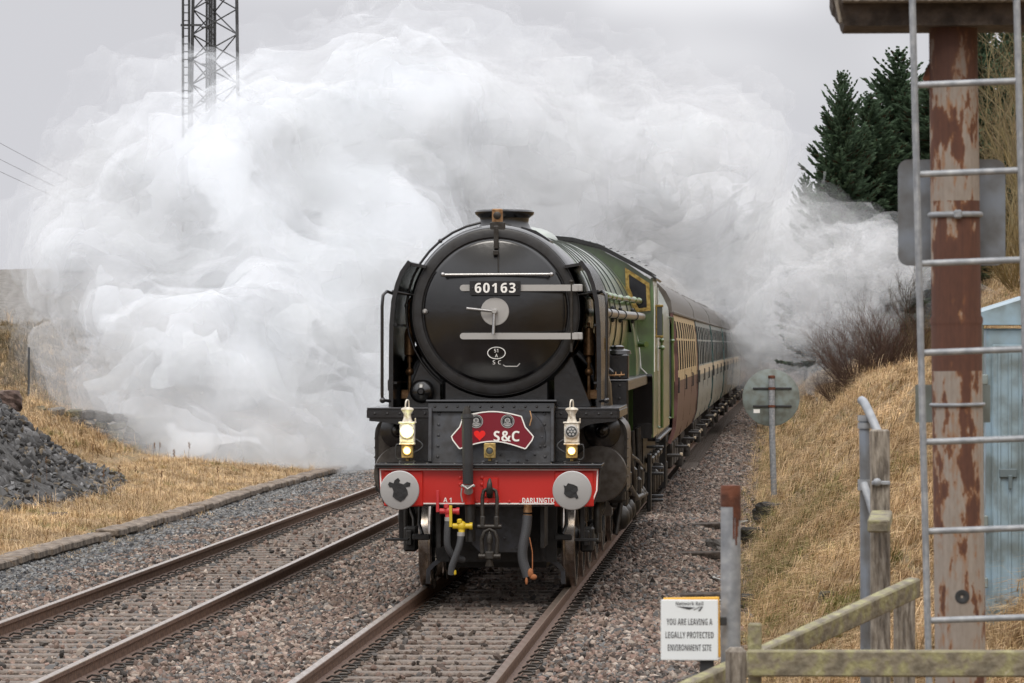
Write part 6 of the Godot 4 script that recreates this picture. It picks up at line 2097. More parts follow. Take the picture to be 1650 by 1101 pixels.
func build_trees() -> void:
	var m_spr: StandardMaterial3D = M.needles
	var crowns := [spruce_crown(5, 9.0, 2.7).mesh(), spruce_crown(6, 9.0, 3.0).mesh()]
	var spots := [[2.4, 136.0, 9.4, 1, "spruce with a pointed top, leftmost of the clump on the bank"], [3.3, 138.0, 8.6, 0, "shorter spruce in the middle of the clump, between the two pointed tops"], [4.25, 141.0, 10.0, 1, "tallest spruce of the clump, just left of the ladder"], [5.3, 139.0, 8.6, 1, "spruce partly hidden behind the ladder's left stile"], [6.9, 146.0, 9.6, 0, "spruce showing between the bare trees right of the rusty post"], [2.1, 215.0, 10.0, 1, "lone spruce veiled in steam beside the line"], [2.3, 164.0, 8.2, 0, "bushy spruce at the left edge of the clump, half in steam"], [8.4, 150.0, 8.4, 1, "spruce at the right edge behind the bare trees"]]
	for i in spots.size():
		var s = spots[i]
		var X: float = s[0]
		var o := thing("spruce_tree", s[4], "tree", Vector3(X, ground_h(X, s[1]) - 0.2, -s[1]), "spruces on the bank")
		var k: float = s[2] / 9.0
		var slim := 0.68 if i in [0, 5, 6] else 1.0
		o.scale = Vector3(k * slim, k, k * slim)
		o.rotation.y = i * 1.7
		var b := MB.new()
		b.tube([Vector3(0, -0.5, 0), Vector3(0, 3, 0), Vector3(0.02, 6, 0), Vector3(0, 8.9, 0)], [0.16, 0.12, 0.07, 0.015], 8)
		part("trunk", b, M.bark, o)
		part("crown", crowns[s[3]], m_spr, o)
	var bt := []
	for q in 2:
		var mb := branchy(31 + q, 6, 2.6, 0.055, 0.36, 4, 0.0045)
		for i in mb.c.size(): mb.c[i] = Color(mb.c[i].r * 0.2, mb.c[i].g * 0.165, mb.c[i].b * 0.1)
		bt.append(mb.mesh())
	var bs := [[6.9, 128.0, 0.95, 0, "bare leafless tree immediately right of the rusty post"], [7.9, 130.0, 1.25, 1, "tall bare tree behind the ladder's right stile"], [8.0, 139.0, 1.35, 1, "bare tree rising behind the others, close to the rusty post"], [8.3, 136.0, 1.4, 0, "bare tree at the extreme right edge"], [8.9, 140.0, 1.6, 1, "tallest bare tree, its top near the upper right corner"], [7.0, 122.0, 0.7, 1, "small bare tree above the equipment cabinet"]]
	for i in bs.size():
		var s = bs[i]
		var o := part("bare_tree", bt[s[3]], M.twigs)
		o.position = Vector3(s[0], ground_h(s[0], s[1]) - 0.1, -s[1])
		o.scale = Vector3.ONE * s[2]
		o.rotation.y = i * 2.1
		tag(o, s[4], "tree", "bare trees on the right bank")
	var wb := branchy(41, 60, 1.2, 0.015, 1.6, 2, 0.003)
	for i in wb.c.size(): wb.c[i] = Color(wb.c[i].r * 0.09, wb.c[i].g * 0.06, wb.c[i].b * 0.05)
	var wbm := wb.mesh()
	var ys := branchy(43, 30, 1.0, 0.018, 1.2, 2, 0.004)
	for i in ys.c.size(): ys.c[i] = Color(ys.c[i].r * 0.17, ys.c[i].g * 0.125, ys.c[i].b * 0.06)
	var ysm := ys.mesh()
	var bush := [[2.2, 105.0, 0.92, 0, "dark leafless willow bush on the grass bank beside the steam"], [3.0, 105.5, 0.95, 0, "right hand half of the dark leafless willow bush"], [3.95, 107.0, 0.7, 1, "yellowish bare bush between the willow and the rusty post"], [1.75, 104.3, 0.5, 0, "low left fringe of the dark willow bush"], [6.3, 112.0, 1.0, 1, "yellow brown scrub above the equipment cabinet"], [7.1, 113.0, 1.0, 1, "yellow brown scrub at the right edge above the cabinet"]]
	for i in bush.size():
		var s = bush[i]
		var o := part("bare_bush", wbm if s[3] == 0 else ysm, M.twigs)
		o.position = Vector3(s[0], ground_h(s[0], s[1]) - 0.05, -s[1])
		o.scale = Vector3.ONE * s[2]
		o.rotation.y = i * 1.3
		tag(o, s[4], "bush", "leafless bushes on the bank")
	var sb := branchy(47, 3, 1.5, 0.035, 0.6, 3, 0.005)
	for i in sb.c.size(): sb.c[i] = Color(sb.c[i].r * 0.07, sb.c[i].g * 0.06, sb.c[i].b * 0.05)
	var so := part("bare_sapling", sb, M.twigs)
	so.position = Vector3(3.75, ground_h(3.75, 109.0) - 0.05, -109.0)
	tag(so, "thin bare sapling standing above the bush just left of the ladder", "tree")

func build_mast() -> void:
	var o := thing("lattice_mast", "dark steel lattice radio mast rising out of the steam", "mast", Vector3(-18.4, 1.2, -151))
	var H := 16.0
	var leg := []
	for k in 3:
		var a := [Vector3(-0.78, 0, 0.3), Vector3(0.78, 0, 0.35), Vector3(-0.15, 0, -0.85)][k] as Vector3
		leg.append(a)
		var b := MB.new()
		b.tube([a * 1.18, a * 0.9 + Vector3(0, H, 0)], 0.055, 8)
		part("leg", b, M.mast_steel, o)
	var at := func(k: int, h: float) -> Vector3: return (leg[k] as Vector3) * lerpf(1.18, 0.9, h / H) + Vector3(0, h, 0)
	var n := 19
	for i in n:
		var h0 := H * i / n
		var h1 := H * (i + 1) / n
		for k in 3:
			var l := (k + 1) % 3
			var b := MB.new()
			if i % 2 == 0: b.tube([(at as Callable).call(k, h0), (at as Callable).call(l, h1)], 0.025, 5)
			else: b.tube([(at as Callable).call(l, h0), (at as Callable).call(k, h1)], 0.025, 5)
			part("brace", b, M.mast_steel, o)
			b = MB.new()
			if i % 2 == 0: b.tube([(at as Callable).call(l, h0), (at as Callable).call(k, h1)], 0.025, 5)
			else: b.tube([(at as Callable).call(k, h0), (at as Callable).call(l, h1)], 0.025, 5)
			if k != 1: part("brace", b, M.mast_steel, o)
	var b := MB.new()
	for q in [-1.07, -0.86]: b.tube([Vector3(q, 0, 0.4), Vector3(q, H, 0.4)], 0.045, 6)
	for i in 60: b.tube([Vector3(-1.07, 0.2 + i * 0.262, 0.4), Vector3(-0.86, 0.2 + i * 0.262, 0.4)], 0.018, 4)
	for h in [5.0, 8.5, 12.1]: b.box(Vector3(-0.8, h, 0.38), Vector3(0.7, 0.07, 0.05))
	part("cable_ladder", b, M.mast_steel, o)
	b = MB.new()
	for q in [-0.33, -0.24, -0.16]: b.tube([Vector3(q, 0, 0.0), Vector3(q + 0.02, H, 0.0)], 0.04, 6)
	for i in 12: b.box(Vector3(-0.25, 0.8 + i * 1.25, 0.0), Vector3(0.5, 0.06, 0.06))
	part("feeder_cables", b, M.mast_steel, o)
	# wires at the left edge
	var w := [[7.7, 7.5, "uppermost of the three wires crossing the sky at left"], [7.3, 7.1, "middle one of the three wires crossing the sky at left"], [7.0, 6.8, "lowest of the three wires crossing the sky at left"]]
	for q in w:
		var pts := []
		for i in 25:
			var t := i / 24.0
			pts.append(Vector3(-18.75 - 0.075 * (130.0 * t - 25.0), lerpf(q[0], q[1], t) - 0.25 * (1.0 - (2 * t - 1) ** 2), -85.0 - 130.0 * t))
		var mb := MB.new()
		mb.tube(pts, 0.006, 5)
		tag(part("overhead_wire", mb, M.wire), q[2], "wire", "overhead wires")
	# a fence stake on the left bank
	var fb := MB.new()
	fb.tube([Vector3(0, -0.2, 0), Vector3(0.01, 1.1, 0)], 0.025, 6)
	var fo := part("fence_stake", fb, M.mast_steel)
	fo.position = Vector3(-15.75, ground_h(-15.75, 96.0), -96)
	tag(fo, "thin dark stake on the grass bank at the left edge", "post")

func build_hills() -> void:
	var v := []
	var b := MB.new()
	var f := FastNoiseLite.new()
	f.seed = 17; f.frequency = 0.0022; f.fractal_octaves = 4
	var nx := 90
	var nz := 8
	var P := func(i: int, k: int) -> Vector3:
		var x := -1500.0 + 3000.0 * i / nx
		var t := float(k) / nz
		var top := 30.0 + 17.0 * exp(-((x + 75.0) / 75.0) ** 2) + 20.0 * exp(-((x + 420.0) / 220.0) ** 2) + 12.0 * f.get_noise_2d(x, 5.0)
		return Vector3(x, -6.0 + top * sin(t * PI / 2) + 3.0 * f.get_noise_2d(x * 3.0, t * 300.0) * t, -1800.0 - 500.0 * t)
	for i in nx:
		for k in nz:
			var A: Vector3 = (P as Callable).call(i, k)
			var B: Vector3 = (P as Callable).call(i + 1, k)
			var C: Vector3 = (P as Callable).call(i + 1, k + 1)
			var D: Vector3 = (P as Callable).call(i, k + 1)
			b.quad(A, B, C, D, Vector3(0, 1, 1))
	for i in nx:
		var A: Vector3 = (P as Callable).call(i, nz)
		var B: Vector3 = (P as Callable).call(i + 1, nz)
		b.quad(A, B, B + Vector3(0, -B.y - 20, -900), A + Vector3(0, -A.y - 20, -900), Vector3(0, 1, -1))
	kind(part("hills", b, M.hill), "structure")

func column_mesh(prof: Array, segs: int) -> ArrayMesh:
	# a round column whose picture is wrapped once round it
	var v := PackedVector3Array()
	var nr := PackedVector3Array()
	var uv := PackedVector2Array()
	var idx := PackedInt32Array()
	for i in prof.size():
		for k in segs + 1:
			var f := TAU * k / segs
			v.append(Vector3(sin(f) * prof[i].x, prof[i].y, cos(f) * prof[i].x))
			nr.append(Vector3(sin(f), 0, cos(f)))
			uv.append(Vector2(fposmod(k / float(segs) + 0.5, 1.0) if k != segs / 2 else 0.0, 1.0 - (prof[i].y + 0.2) / 3.9))
	for i in prof.size() - 1:
		for k in segs:
			var a := i * (segs + 1) + k
			idx.append_array([a, a + segs + 1, a + 1, a + 1, a + segs + 1, a + segs + 2])
	for i in uv.size(): uv[i] = Vector2((i % (segs + 1)) / float(segs), uv[i].y)
	var ar := []
	ar.resize(Mesh.ARRAY_MAX)
	ar[Mesh.ARRAY_VERTEX] = v; ar[Mesh.ARRAY_NORMAL] = nr; ar[Mesh.ARRAY_TEX_UV] = uv; ar[Mesh.ARRAY_INDEX] = idx
	var am := ArrayMesh.new()
	am.add_surface_from_arrays(Mesh.PRIMITIVE_TRIANGLES, ar)
	return am

func rust_image() -> ImageTexture:
	# rust where the paint has come away; u runs once round from the front, v down the column
	var w := 256
	var h := 1400
	var im := Image.create(w, h, false, Image.FORMAT_RGB8)
	var f := FastNoiseLite.new()
	f.seed = 71; f.frequency = 1.0; f.fractal_octaves = 6; f.fractal_gain = 0.55; f.noise_type = FastNoiseLite.TYPE_SIMPLEX_SMOOTH
	for j in h:
		var y := 3.7 - 3.9 * j / h
		var bias := -0.3 if y > 3.45 else 0.1 if y > 3.05 else -0.5 if y > 2.46 else 0.02 if y > 2.3 else 0.1 if y > 1.9 else 0.2
		for i in w:
			var a := TAU * i / w
			var p := Vector3(sin(a) * 0.55, y * 2.2, cos(a) * 0.55)
			var q := f.get_noise_3dv(p * 1.5) + 0.35 * f.get_noise_3dv(p * 6.0 + Vector3.ONE * 9)
			# flakes cling to the left of the bare stretch
			var b := bias + (0.42 * clampf(sin(a + 2.9), 0.0, 1.0) if y > 2.65 and y < 3.05 else 0.0)
			var s := q + b
			var g := clampf(f.get_noise_3dv(p * 9.0) * 0.45 + 0.5 + 0.5 * f.get_noise_3dv(Vector3(p.x * 10.0, p.y * 0.7, p.z * 10.0)), 0.0, 1.0)
			var c: Color
			if s > 0.02: c = Color(0.31, 0.27, 0.235).lerp(Color(0.22, 0.185, 0.155), g).lerp(Color(0.27, 0.13, 0.055), clampf(0.6 - s * 2.6 + (g - 0.5) * 1.4, 0.0, 0.9))
			else: c = Color(0.115, 0.046, 0.028).lerp(Color(0.07, 0.03, 0.02), g).lerp(Color(0.2, 0.085, 0.035), clampf(0.6 + s * 4.0, 0.0, 1.0))
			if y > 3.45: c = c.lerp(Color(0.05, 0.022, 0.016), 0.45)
			im.set_pixel(i, j, c.linear_to_srgb())
	return ImageTexture.create_from_image(im)

# Steam: nested translucent skins of a billowing field round a denser core.
func blob_field(lo: Vector3, n: Vector3i, c: Vector3, blobs: Array, cut: bool) -> PackedFloat32Array:
	var v := PackedFloat32Array()
	v.resize(n.x * n.y * n.z)
	v.fill(9.0)
	var wide := FastNoiseLite.new()
	wide.seed = 5; wide.frequency = 0.2; wide.fractal_octaves = 4; wide.noise_type = FastNoiseLite.TYPE_SIMPLEX_SMOOTH; wide.fractal_gain = 0.5
	for b in blobs:
		var ce: Vector3 = b[0]
		var r: Vector3 = b[1]
		var reach := r + Vector3.ONE * 4.4
		var i0 := maxi(0, int((ce.x - reach.x - lo.x) / c.x)); var i1 := mini(n.x - 1, int((ce.x + reach.x - lo.x) / c.x))
		var j0 := maxi(0, int((ce.y - reach.y - lo.y) / c.y)); var j1 := mini(n.y - 1, int((ce.y + reach.y - lo.y) / c.y))
		var k0 := maxi(0, int((ce.z - reach.z - lo.z) / c.z)); var k1 := mini(n.z - 1, int((ce.z + reach.z - lo.z) / c.z))
		var rm := minf(r.x, minf(r.y, r.z))
		for k in range(k0, k1 + 1):
			for j in range(j0, j1 + 1):
				var at := (k * n.y + j) * n.x
				for i in range(i0, i1 + 1):
					var q := (lo + Vector3(i, j, k) * c - ce) / r
					var d := (q.length() - 1.0) * rm
					var o := v[at + i]
					var h := maxf(0.0, 2.0 - absf(d - o)) / 2.0
					v[at + i] = minf(d, o) - h * h * 0.5
	for k in n.z:
		for j in n.y:
			var at := (k * n.y + j) * n.x
			for i in n.x:
				if v[at + i] > 5.0: continue
				var p := lo + Vector3(i, j, k) * c
				var w := v[at + i] + 1.35 * wide.get_noise_3dv(p) + 0.4
				if cut:
					# the air close round the train stays clear
					var d := -p.z
					var x := p.x - TX - bend(d)
					var q := Vector2(absf(x) - 1.35, p.y - 3.95)
					var s := maxf(q.x, q.y)
					w = maxf(w, 0.25 - s)
				v[at + i] = w
	return v

func skin(v: PackedFloat32Array, lo: Vector3, n: Vector3i, c: Vector3, off: float, amp: float, seed_: int, freq: float, fade: float) -> ArrayMesh:
	var f := FastNoiseLite.new()
	f.seed = seed_; f.frequency = freq; f.fractal_octaves = 4; f.fractal_gain = 0.5; f.noise_type = FastNoiseLite.TYPE_SIMPLEX_SMOOTH
	var w := PackedFloat32Array()
	w.resize(v.size())
	for k in n.z:
		for j in n.y:
			var at := (k * n.y + j) * n.x
			for i in n.x:
				var o := v[at + i]
				if absf(o - off) < amp: w[at + i] = o - off + amp * f.get_noise_3dv(lo + Vector3(i, j, k) * c)
				else: w[at + i] = o - off
	var nx := n.x
	var nxy := n.x * n.y
	var vid := PackedInt32Array()
	vid.resize(v.size())
	var pts := PackedVector3Array()
	var idx := PackedInt32Array()
	var offs := [0, 1, nx, nx + 1, nxy, nxy + 1, nxy + nx, nxy + nx + 1]
	var edges := [[0, 1], [2, 3], [4, 5], [6, 7], [0, 2], [1, 3], [4, 6], [5, 7], [0, 4], [1, 5], [2, 6], [3, 7]]
	var cor := []
	for q in 8: cor.append(Vector3(q & 1, (q >> 1) & 1, q >> 2))
	for k in n.z - 1:
		for j in n.y - 1:
			var row0 := (k * n.y + j) * nx
			for i in nx - 1:
				var b := row0 + i
				var m := 0
				if w[b] < 0: m |= 1
				if w[b + 1] < 0: m |= 2
				if w[b + nx] < 0: m |= 4
				if w[b + nx + 1] < 0: m |= 8
				if w[b + nxy] < 0: m |= 16
				if w[b + nxy + 1] < 0: m |= 32
				if w[b + nxy + nx] < 0: m |= 64
				if w[b + nxy + nx + 1] < 0: m |= 128
				if m == 0 or m == 255: continue
				var s := Vector3.ZERO
				var cnt := 0
				for e in edges:
					if ((m >> e[0]) & 1) != ((m >> e[1]) & 1):
						var a: float = w[b + offs[e[0]]]
						var d: float = w[b + offs[e[1]]]
						s += (cor[e[0]] as Vector3).lerp(cor[e[1]], a / (a - d))
						cnt += 1
				vid[b] = pts.size()
				pts.append(lo + (Vector3(i, j, k) + s / cnt) * c)
				var ins := w[b] < 0
				if i > 0 and j > 0 and k > 0:
					if ins != (w[b + 1] < 0): _face(idx, vid[b], vid[b - nx], vid[b - nx - nxy], vid[b - nxy], ins)
					if ins != (w[b + nx] < 0): _face(idx, vid[b], vid[b - nxy], vid[b - nxy - 1], vid[b - 1], ins)
					if ins != (w[b + nxy] < 0): _face(idx, vid[b], vid[b - 1], vid[b - 1 - nx], vid[b - nx], ins)
	var nr := PackedVector3Array()
	nr.resize(pts.size())
	for t in range(0, idx.size(), 3):
		var q := (pts[idx[t + 2]] - pts[idx[t]]).cross(pts[idx[t + 1]] - pts[idx[t]])
		nr[idx[t]] += q; nr[idx[t + 1]] += q; nr[idx[t + 2]] += q
	var col := PackedColorArray()
	col.resize(pts.size())
	var thin := FastNoiseLite.new()
	thin.seed = seed_ + 50; thin.frequency = 0.33; thin.fractal_octaves = 3
	for i in nr.size():
		# light that has scattered many times smooths the shading over
		var q := (pts[i] - lo) / c
		var x := clampi(int(q.x + 0.5), 3, n.x - 4)
		var y := clampi(int(q.y + 0.5), 3, n.y - 4)
		var z := clampi(int(q.z + 0.5), 3, n.z - 4)
		var at := (z * n.y + y) * nx + x
		var g := Vector3((v[at + 3] - v[at - 3]) / c.x, (v[at + 3 * nx] - v[at - 3 * nx]) / c.y, (v[at + 3 * nxy] - v[at - 3 * nxy]) / c.z)
		nr[i] = nr[i].normalized()
		var far := maxf(maxf(maxf(v[at + 3], v[at - 3]), maxf(v[at + 3 * nx], v[at - 3 * nx])), maxf(v[at + 3 * nxy], v[at - 3 * nxy]))
		var body := g.normalized() if far < 5.0 and g.length() > 0.2 else Vector3.ZERO
		# droplets scatter the same whichever way a skin happens to face
		if fade > 0.0: nr[i] = (nr[i] * 0.12 + body * 0.25 + Vector3(-0.2, 0.66, 0.5)).normalized()
		else: nr[i] = (nr[i] * 0.1 + body * 0.3 + Vector3(-0.2, 0.6, 0.45)).normalized()
		col[i] = Color(1, 1, 1, 1.0 - fade * clampf(0.5 + 1.1 * thin.get_noise_3dv(pts[i]), 0.0, 1.0))
	var a := []
	a.resize(Mesh.ARRAY_MAX)
	a[Mesh.ARRAY_VERTEX] = pts; a[Mesh.ARRAY_NORMAL] = nr; a[Mesh.ARRAY_COLOR] = col; a[Mesh.ARRAY_INDEX] = idx
	var am := ArrayMesh.new()
	if idx.size(): am.add_surface_from_arrays(Mesh.PRIMITIVE_TRIANGLES, a)
	return am

func _face(idx: PackedInt32Array, a: int, b: int, c: int, d: int, ins: bool) -> void:
	if ins:
		idx.append(a); idx.append(c); idx.append(b); idx.append(a); idx.append(d); idx.append(c)
	else:
		idx.append(a); idx.append(b); idx.append(c); idx.append(a); idx.append(c); idx.append(d)

func steam_mat(alpha: float, white := 0.985) -> StandardMaterial3D:
	var m := StandardMaterial3D.new()
	m.resource_name = "steam"
	m.albedo_color = Color(white - 0.015, white - 0.004, white + 0.01, alpha)
	m.roughness = 1.0; m.metallic_specular = 0.0
	m.vertex_color_use_as_albedo = true
	m.transparency = BaseMaterial3D.TRANSPARENCY_ALPHA if alpha < 1.0 else BaseMaterial3D.TRANSPARENCY_DISABLED
	m.backlight_enabled = alpha < 1.0; m.backlight = Color(1, 1, 1)
	return m

# a puff whose middle lies on the sight line through that point of the view: metres right, up, ahead; radius
func puff(x: float, y: float, d: float, r: float, sy := 1.0, sz := 1.0) -> Array:
	return [Vector3(x, y, -d), Vector3(r, r * sy, r * sz)]

func build_steam() -> void:
	var lo := Vector3(-23.0, -0.6, -124.0)
	var c := Vector3(0.29, 0.29, 0.42)
	var n := Vector3i(95, 44, 80)
	var blobs := MAIN_PUFFS
	var v := blob_field(lo, n, c, blobs, true)
	var o := thing("steam_cloud", "great white cloud of steam billowing on the left of the train", "steam cloud")
	kind(o, "stuff")
	# each skin: how far out it lies, how ragged it is, how much it hides
	var hide := [0.06, 0.085, 0.115, 0.155, 0.21, 0.28, 0.37, 0.5, 1.0]
	for i in hide.size():
		var t := i / float(hide.size() - 1)
		part("steam_billow", skin(v, lo, n, c, lerpf(0.95, -0.85, t), lerpf(0.85, 0.42, t), 100 + (i * 7) % 40, lerpf(0.55, 0.35, t), lerpf(1.0, 0.6, t) if hide[i] < 1.0 else 0.0), steam_mat(hide[i], 0.985 if hide[i] < 1.0 else 0.85), o)
	haze(HAZE, 0.075, o)
	haze(EDGE_HAZE, 0.13, o)
	var lo2 := Vector3(-5.5, 0.2, -190.0)
	var c2 := Vector3(0.28, 0.28, 0.46)
	var n2 := Vector3i(50, 42, 158)
	var v2 := blob_field(lo2, n2, c2, DRIFT_PUFFS, false)
	var o2 := thing("drifting_steam", "thin veil of steam drifting right over the far coaches and spruces", "steam cloud")
	kind(o2, "stuff")
	for i in 6:
		var t := i / 5.0
		part("steam_wisp", skin(v2, lo2, n2, c2, lerpf(0.8, -0.9, t), 1.3, 300 + i * 13, 0.42, 1.0), steam_mat(0.11, 0.99), o2)
	haze(HAZE_DRIFT, 0.07, o2)
	haze(DRIFT_PUFFS, 0.2, o2)
	for k in [1.15, 0.85, 0.6, 0.38]: haze(NEST.map(func(q): return [q[0], q[1] * k]), 0.065, o2)

func haze(list: Array, density: float, parent: Node3D) -> void:
	# the thin wet air round the billows
	for q in list:
		var f := FogVolume.new()
		var key := "steam_haze"
		var k: int = counts.get(str(parent.get_instance_id()) + key, -1) + 1
		counts[str(parent.get_instance_id()) + key] = k
		f.name = key if k == 0 else "%s_%03d" % [key, k]
		f.shape = RenderingServer.FOG_VOLUME_SHAPE_ELLIPSOID
		f.position = q[0]
		f.size = q[1] * 2.0
		var m := FogMaterial.new()
		m.albedo = Color(1, 1, 1); m.density = density
		f.material = m
		parent.add_child(f, true)

const MAIN_PUFFS := [[Vector3(-2.32, 6.09, -114.0), Vector3(1.17, 1.17, 1.40)], [Vector3(-1.40, 5.99, -116.0), Vector3(0.82, 0.82, 0.98)], [Vector3(-3.75, 5.72, -112.0), Vector3(0.89, 0.89, 1.07)], [Vector3(-9.66, 0.16, -96.0), Vector3(0.47, 0.47, 0.47)], [Vector3(-8.96, -0.00, -97.0), Vector3(0.45, 0.45, 0.45)], [Vector3(-11.67, 0.75, -96.0), Vector3(0.62, 0.62, 0.62)], [Vector3(-10.47, 0.29, -96.0), Vector3(0.52, 0.52, 0.52)], [Vector3(-12.74, 0.77, -95.0), Vector3(0.44, 0.44, 0.44)], [Vector3(-8.23, -0.03, -98.0), Vector3(0.50, 0.50, 0.50)], [Vector3(-7.98, 1.37, -100.0), Vector3(1.15, 1.15, 1.15)], [Vector3(-12.47, 1.68, -97.0), Vector3(1.00, 1.00, 1.00)], [Vector3(-9.42, 1.38, -99.0), Vector3(1.14, 1.14, 1.14)], [Vector3(-11.37, 1.94, -98.0), Vector3(1.13, 1.13, 1.13)], [Vector3(-12.93, 6.44, -104.0), Vector3(1.53, 1.53, 1.99)], [Vector3(-12.03, 7.21, -105.0), Vector3(1.14, 1.14, 1.49)], [Vector3(-13.80, 6.73, -104.0), Vector3(0.96, 0.96, 1.15)], [Vector3(-14.67, 6.23, -104.0), Vector3(0.87, 0.87, 1.04)], [Vector3(-10.67, 7.61, -106.0), Vector3(1.22, 1.22, 1.59)], [Vector3(-9.37, 8.90, -108.0), Vector3(0.86, 0.86, 1.12)], [Vector3(-14.17, 4.48, -103.0), Vector3(1.65, 1.65, 1.98)], [Vector3(-11.56, 6.88, -106.0), Vector3(1.52, 1.52, 1.98)], [Vector3(-9.97, 7.48, -108.0), Vector3(1.50, 1.50, 1.95)], [Vector3(-8.85, 8.20, -109.0), Vector3(1.23, 1.23, 1.72)], [Vector3(-7.10, 8.10, -110.0), Vector3(1.16, 1.16, 1.62)], [Vector3(-7.57, 6.95, -108.0), Vector3(2.08, 2.08, 2.70)], [Vector3(-5.33, 7.76, -111.0), Vector3(1.31, 1.31, 1.83)], [Vector3(-4.97, 6.57, -110.0), Vector3(1.69, 1.69, 2.03)], [Vector3(-3.36, 7.80, -112.0), Vector3(1.18, 1.18, 1.53)], [Vector3(-2.59, 6.95, -112.0), Vector3(1.36, 1.36, 1.64)], [Vector3(-1.68, 8.00, -113.0), Vector3(0.93, 0.93, 1.21)], [Vector3(-1.21, 7.22, -113.0), Vector3(0.80, 0.80, 0.96)], [Vector3(-11.51, 4.48, -103.0), Vector3(2.25, 2.25, 2.70)], [Vector3(-9.20, 4.82, -106.0), Vector3(2.58, 2.58, 3.10)], [Vector3(-13.54, 2.48, -101.0), Vector3(1.68, 1.68, 1.85)], [Vector3(-14.38, 3.03, -99.0), Vector3(1.02, 1.02, 1.02)], [Vector3(-12.18, 1.39, -98.0), Vector3(1.38, 1.38, 1.38)], [Vector3(-11.15, 1.92, -101.0), Vector3(1.94, 1.94, 2.14)], [Vector3(-9.51, 2.48, -103.0), Vector3(2.11, 2.11, 2.33)], [Vector3(-9.76, 0.74, -97.0), Vector3(0.87, 0.87, 0.87)], [Vector3(-8.73, 0.70, -99.0), Vector3(0.95, 0.95, 0.95)], [Vector3(-7.87, 1.90, -104.0), Vector3(1.87, 1.87, 1.87)], [Vector3(-10.87, 0.75, -96.0), Vector3(0.74, 0.74, 0.74)], [Vector3(-13.14, 1.28, -96.0), Vector3(0.86, 0.78, 0.86)], [Vector3(-6.68, 4.86, -108.0), Vector3(1.52, 1.52, 1.68)], [Vector3(-14.35, 1.68, -96.0), Vector3(0.55, 0.55, 0.55)], [Vector3(-12.21, 0.51, -95.0), Vector3(0.55, 0.49, 0.55)], [Vector3(-15.46, 4.32, -102.0), Vector3(0.72, 0.72, 0.72)], [Vector3(-15.69, 5.68, -105.0), Vector3(0.61, 0.61, 0.61)], [Vector3(-7.92, 0.38, -101.0), Vector3(0.78, 0.78, 0.78)], [Vector3(-15.25, 6.63, -107.0), Vector3(0.96, 0.96, 0.96)]]
const DRIFT_PUFFS := [[Vector3(0.70, 2.45, -150.0), Vector3(0.63, 0.63, 1.01)], [Vector3(0.23, 1.88, -140.0), Vector3(0.28, 0.19, 0.70)], [Vector3(1.28, 3.27, -150.0), Vector3(0.74, 0.74, 1.12)], [Vector3(0.68, 4.36, -155.0), Vector3(0.87, 0.87, 1.73)], [Vector3(2.65, 3.45, -119.0), Vector3(0.62, 0.62, 0.50)], [Vector3(1.75, 2.88, -119.0), Vector3(0.53, 0.53, 0.48)], [Vector3(3.60, 3.93, -118.0), Vector3(0.50, 0.50, 0.35)], [Vector3(3.30, 3.12, -119.0), Vector3(0.44, 0.44, 0.31)], [Vector3(-1.77, 6.07, -165.0), Vector3(1.84, 1.84, 3.69)], [Vector3(-3.04, 7.51, -160.0), Vector3(1.59, 1.59, 3.18)], [Vector3(-4.95, 6.08, -165.0), Vector3(1.43, 1.43, 2.87)], [Vector3(0.04, 5.13, -150.0), Vector3(1.30, 1.30, 3.13)], [Vector3(1.16, 4.52, -136.0), Vector3(1.01, 1.01, 1.82)], [Vector3(2.15, 4.40, -128.0), Vector3(0.79, 0.64, 1.03)], [Vector3(2.93, 4.51, -124.0), Vector3(0.58, 0.47, 0.70)], [Vector3(3.55, 4.48, -122.0), Vector3(0.45, 0.36, 0.45)], [Vector3(1.29, 5.14, -130.0), Vector3(0.77, 0.77, 1.08)], [Vector3(0.25, 3.69, -150.0), Vector3(0.84, 0.84, 2.51)], [Vector3(-0.64, 4.48, -165.0), Vector3(1.02, 1.02, 2.56)], [Vector3(1.09, 2.99, -128.0), Vector3(0.60, 0.48, 0.85)], [Vector3(-0.90, 2.91, -172.0), Vector3(0.53, 0.53, 1.33)], [Vector3(1.59, 3.68, -126.0), Vector3(0.78, 0.63, 0.94)], [Vector3(0.42, 2.36, -140.0), Vector3(0.38, 0.27, 0.96)], [Vector3(-0.99, 5.34, -150.0), Vector3(1.12, 1.12, 2.23)]]
const HAZE := [[Vector3(-13.68, 3.74, -101.0), Vector3(2.51, 2.51, 2.26)], [Vector3(-10.47, 5.07, -104.0), Vector3(3.36, 3.36, 2.69)], [Vector3(-6.91, 6.32, -107.0), Vector3(3.32, 2.99, 2.32)], [Vector3(-3.30, 6.57, -110.0), Vector3(2.59, 2.59, 1.82)], [Vector3(-10.96, 1.94, -98.0), Vector3(2.31, 1.85, 1.85)], [Vector3(-8.76, 2.48, -101.0), Vector3(2.51, 2.51, 2.01)], [Vector3(-15.11, 5.80, -104.0), Vector3(1.94, 1.94, 1.55)], [Vector3(-8.99, 7.95, -107.0), Vector3(1.99, 1.99, 1.59)], [Vector3(-15.37, 2.48, -100.0), Vector3(1.37, 1.37, 1.09)]]
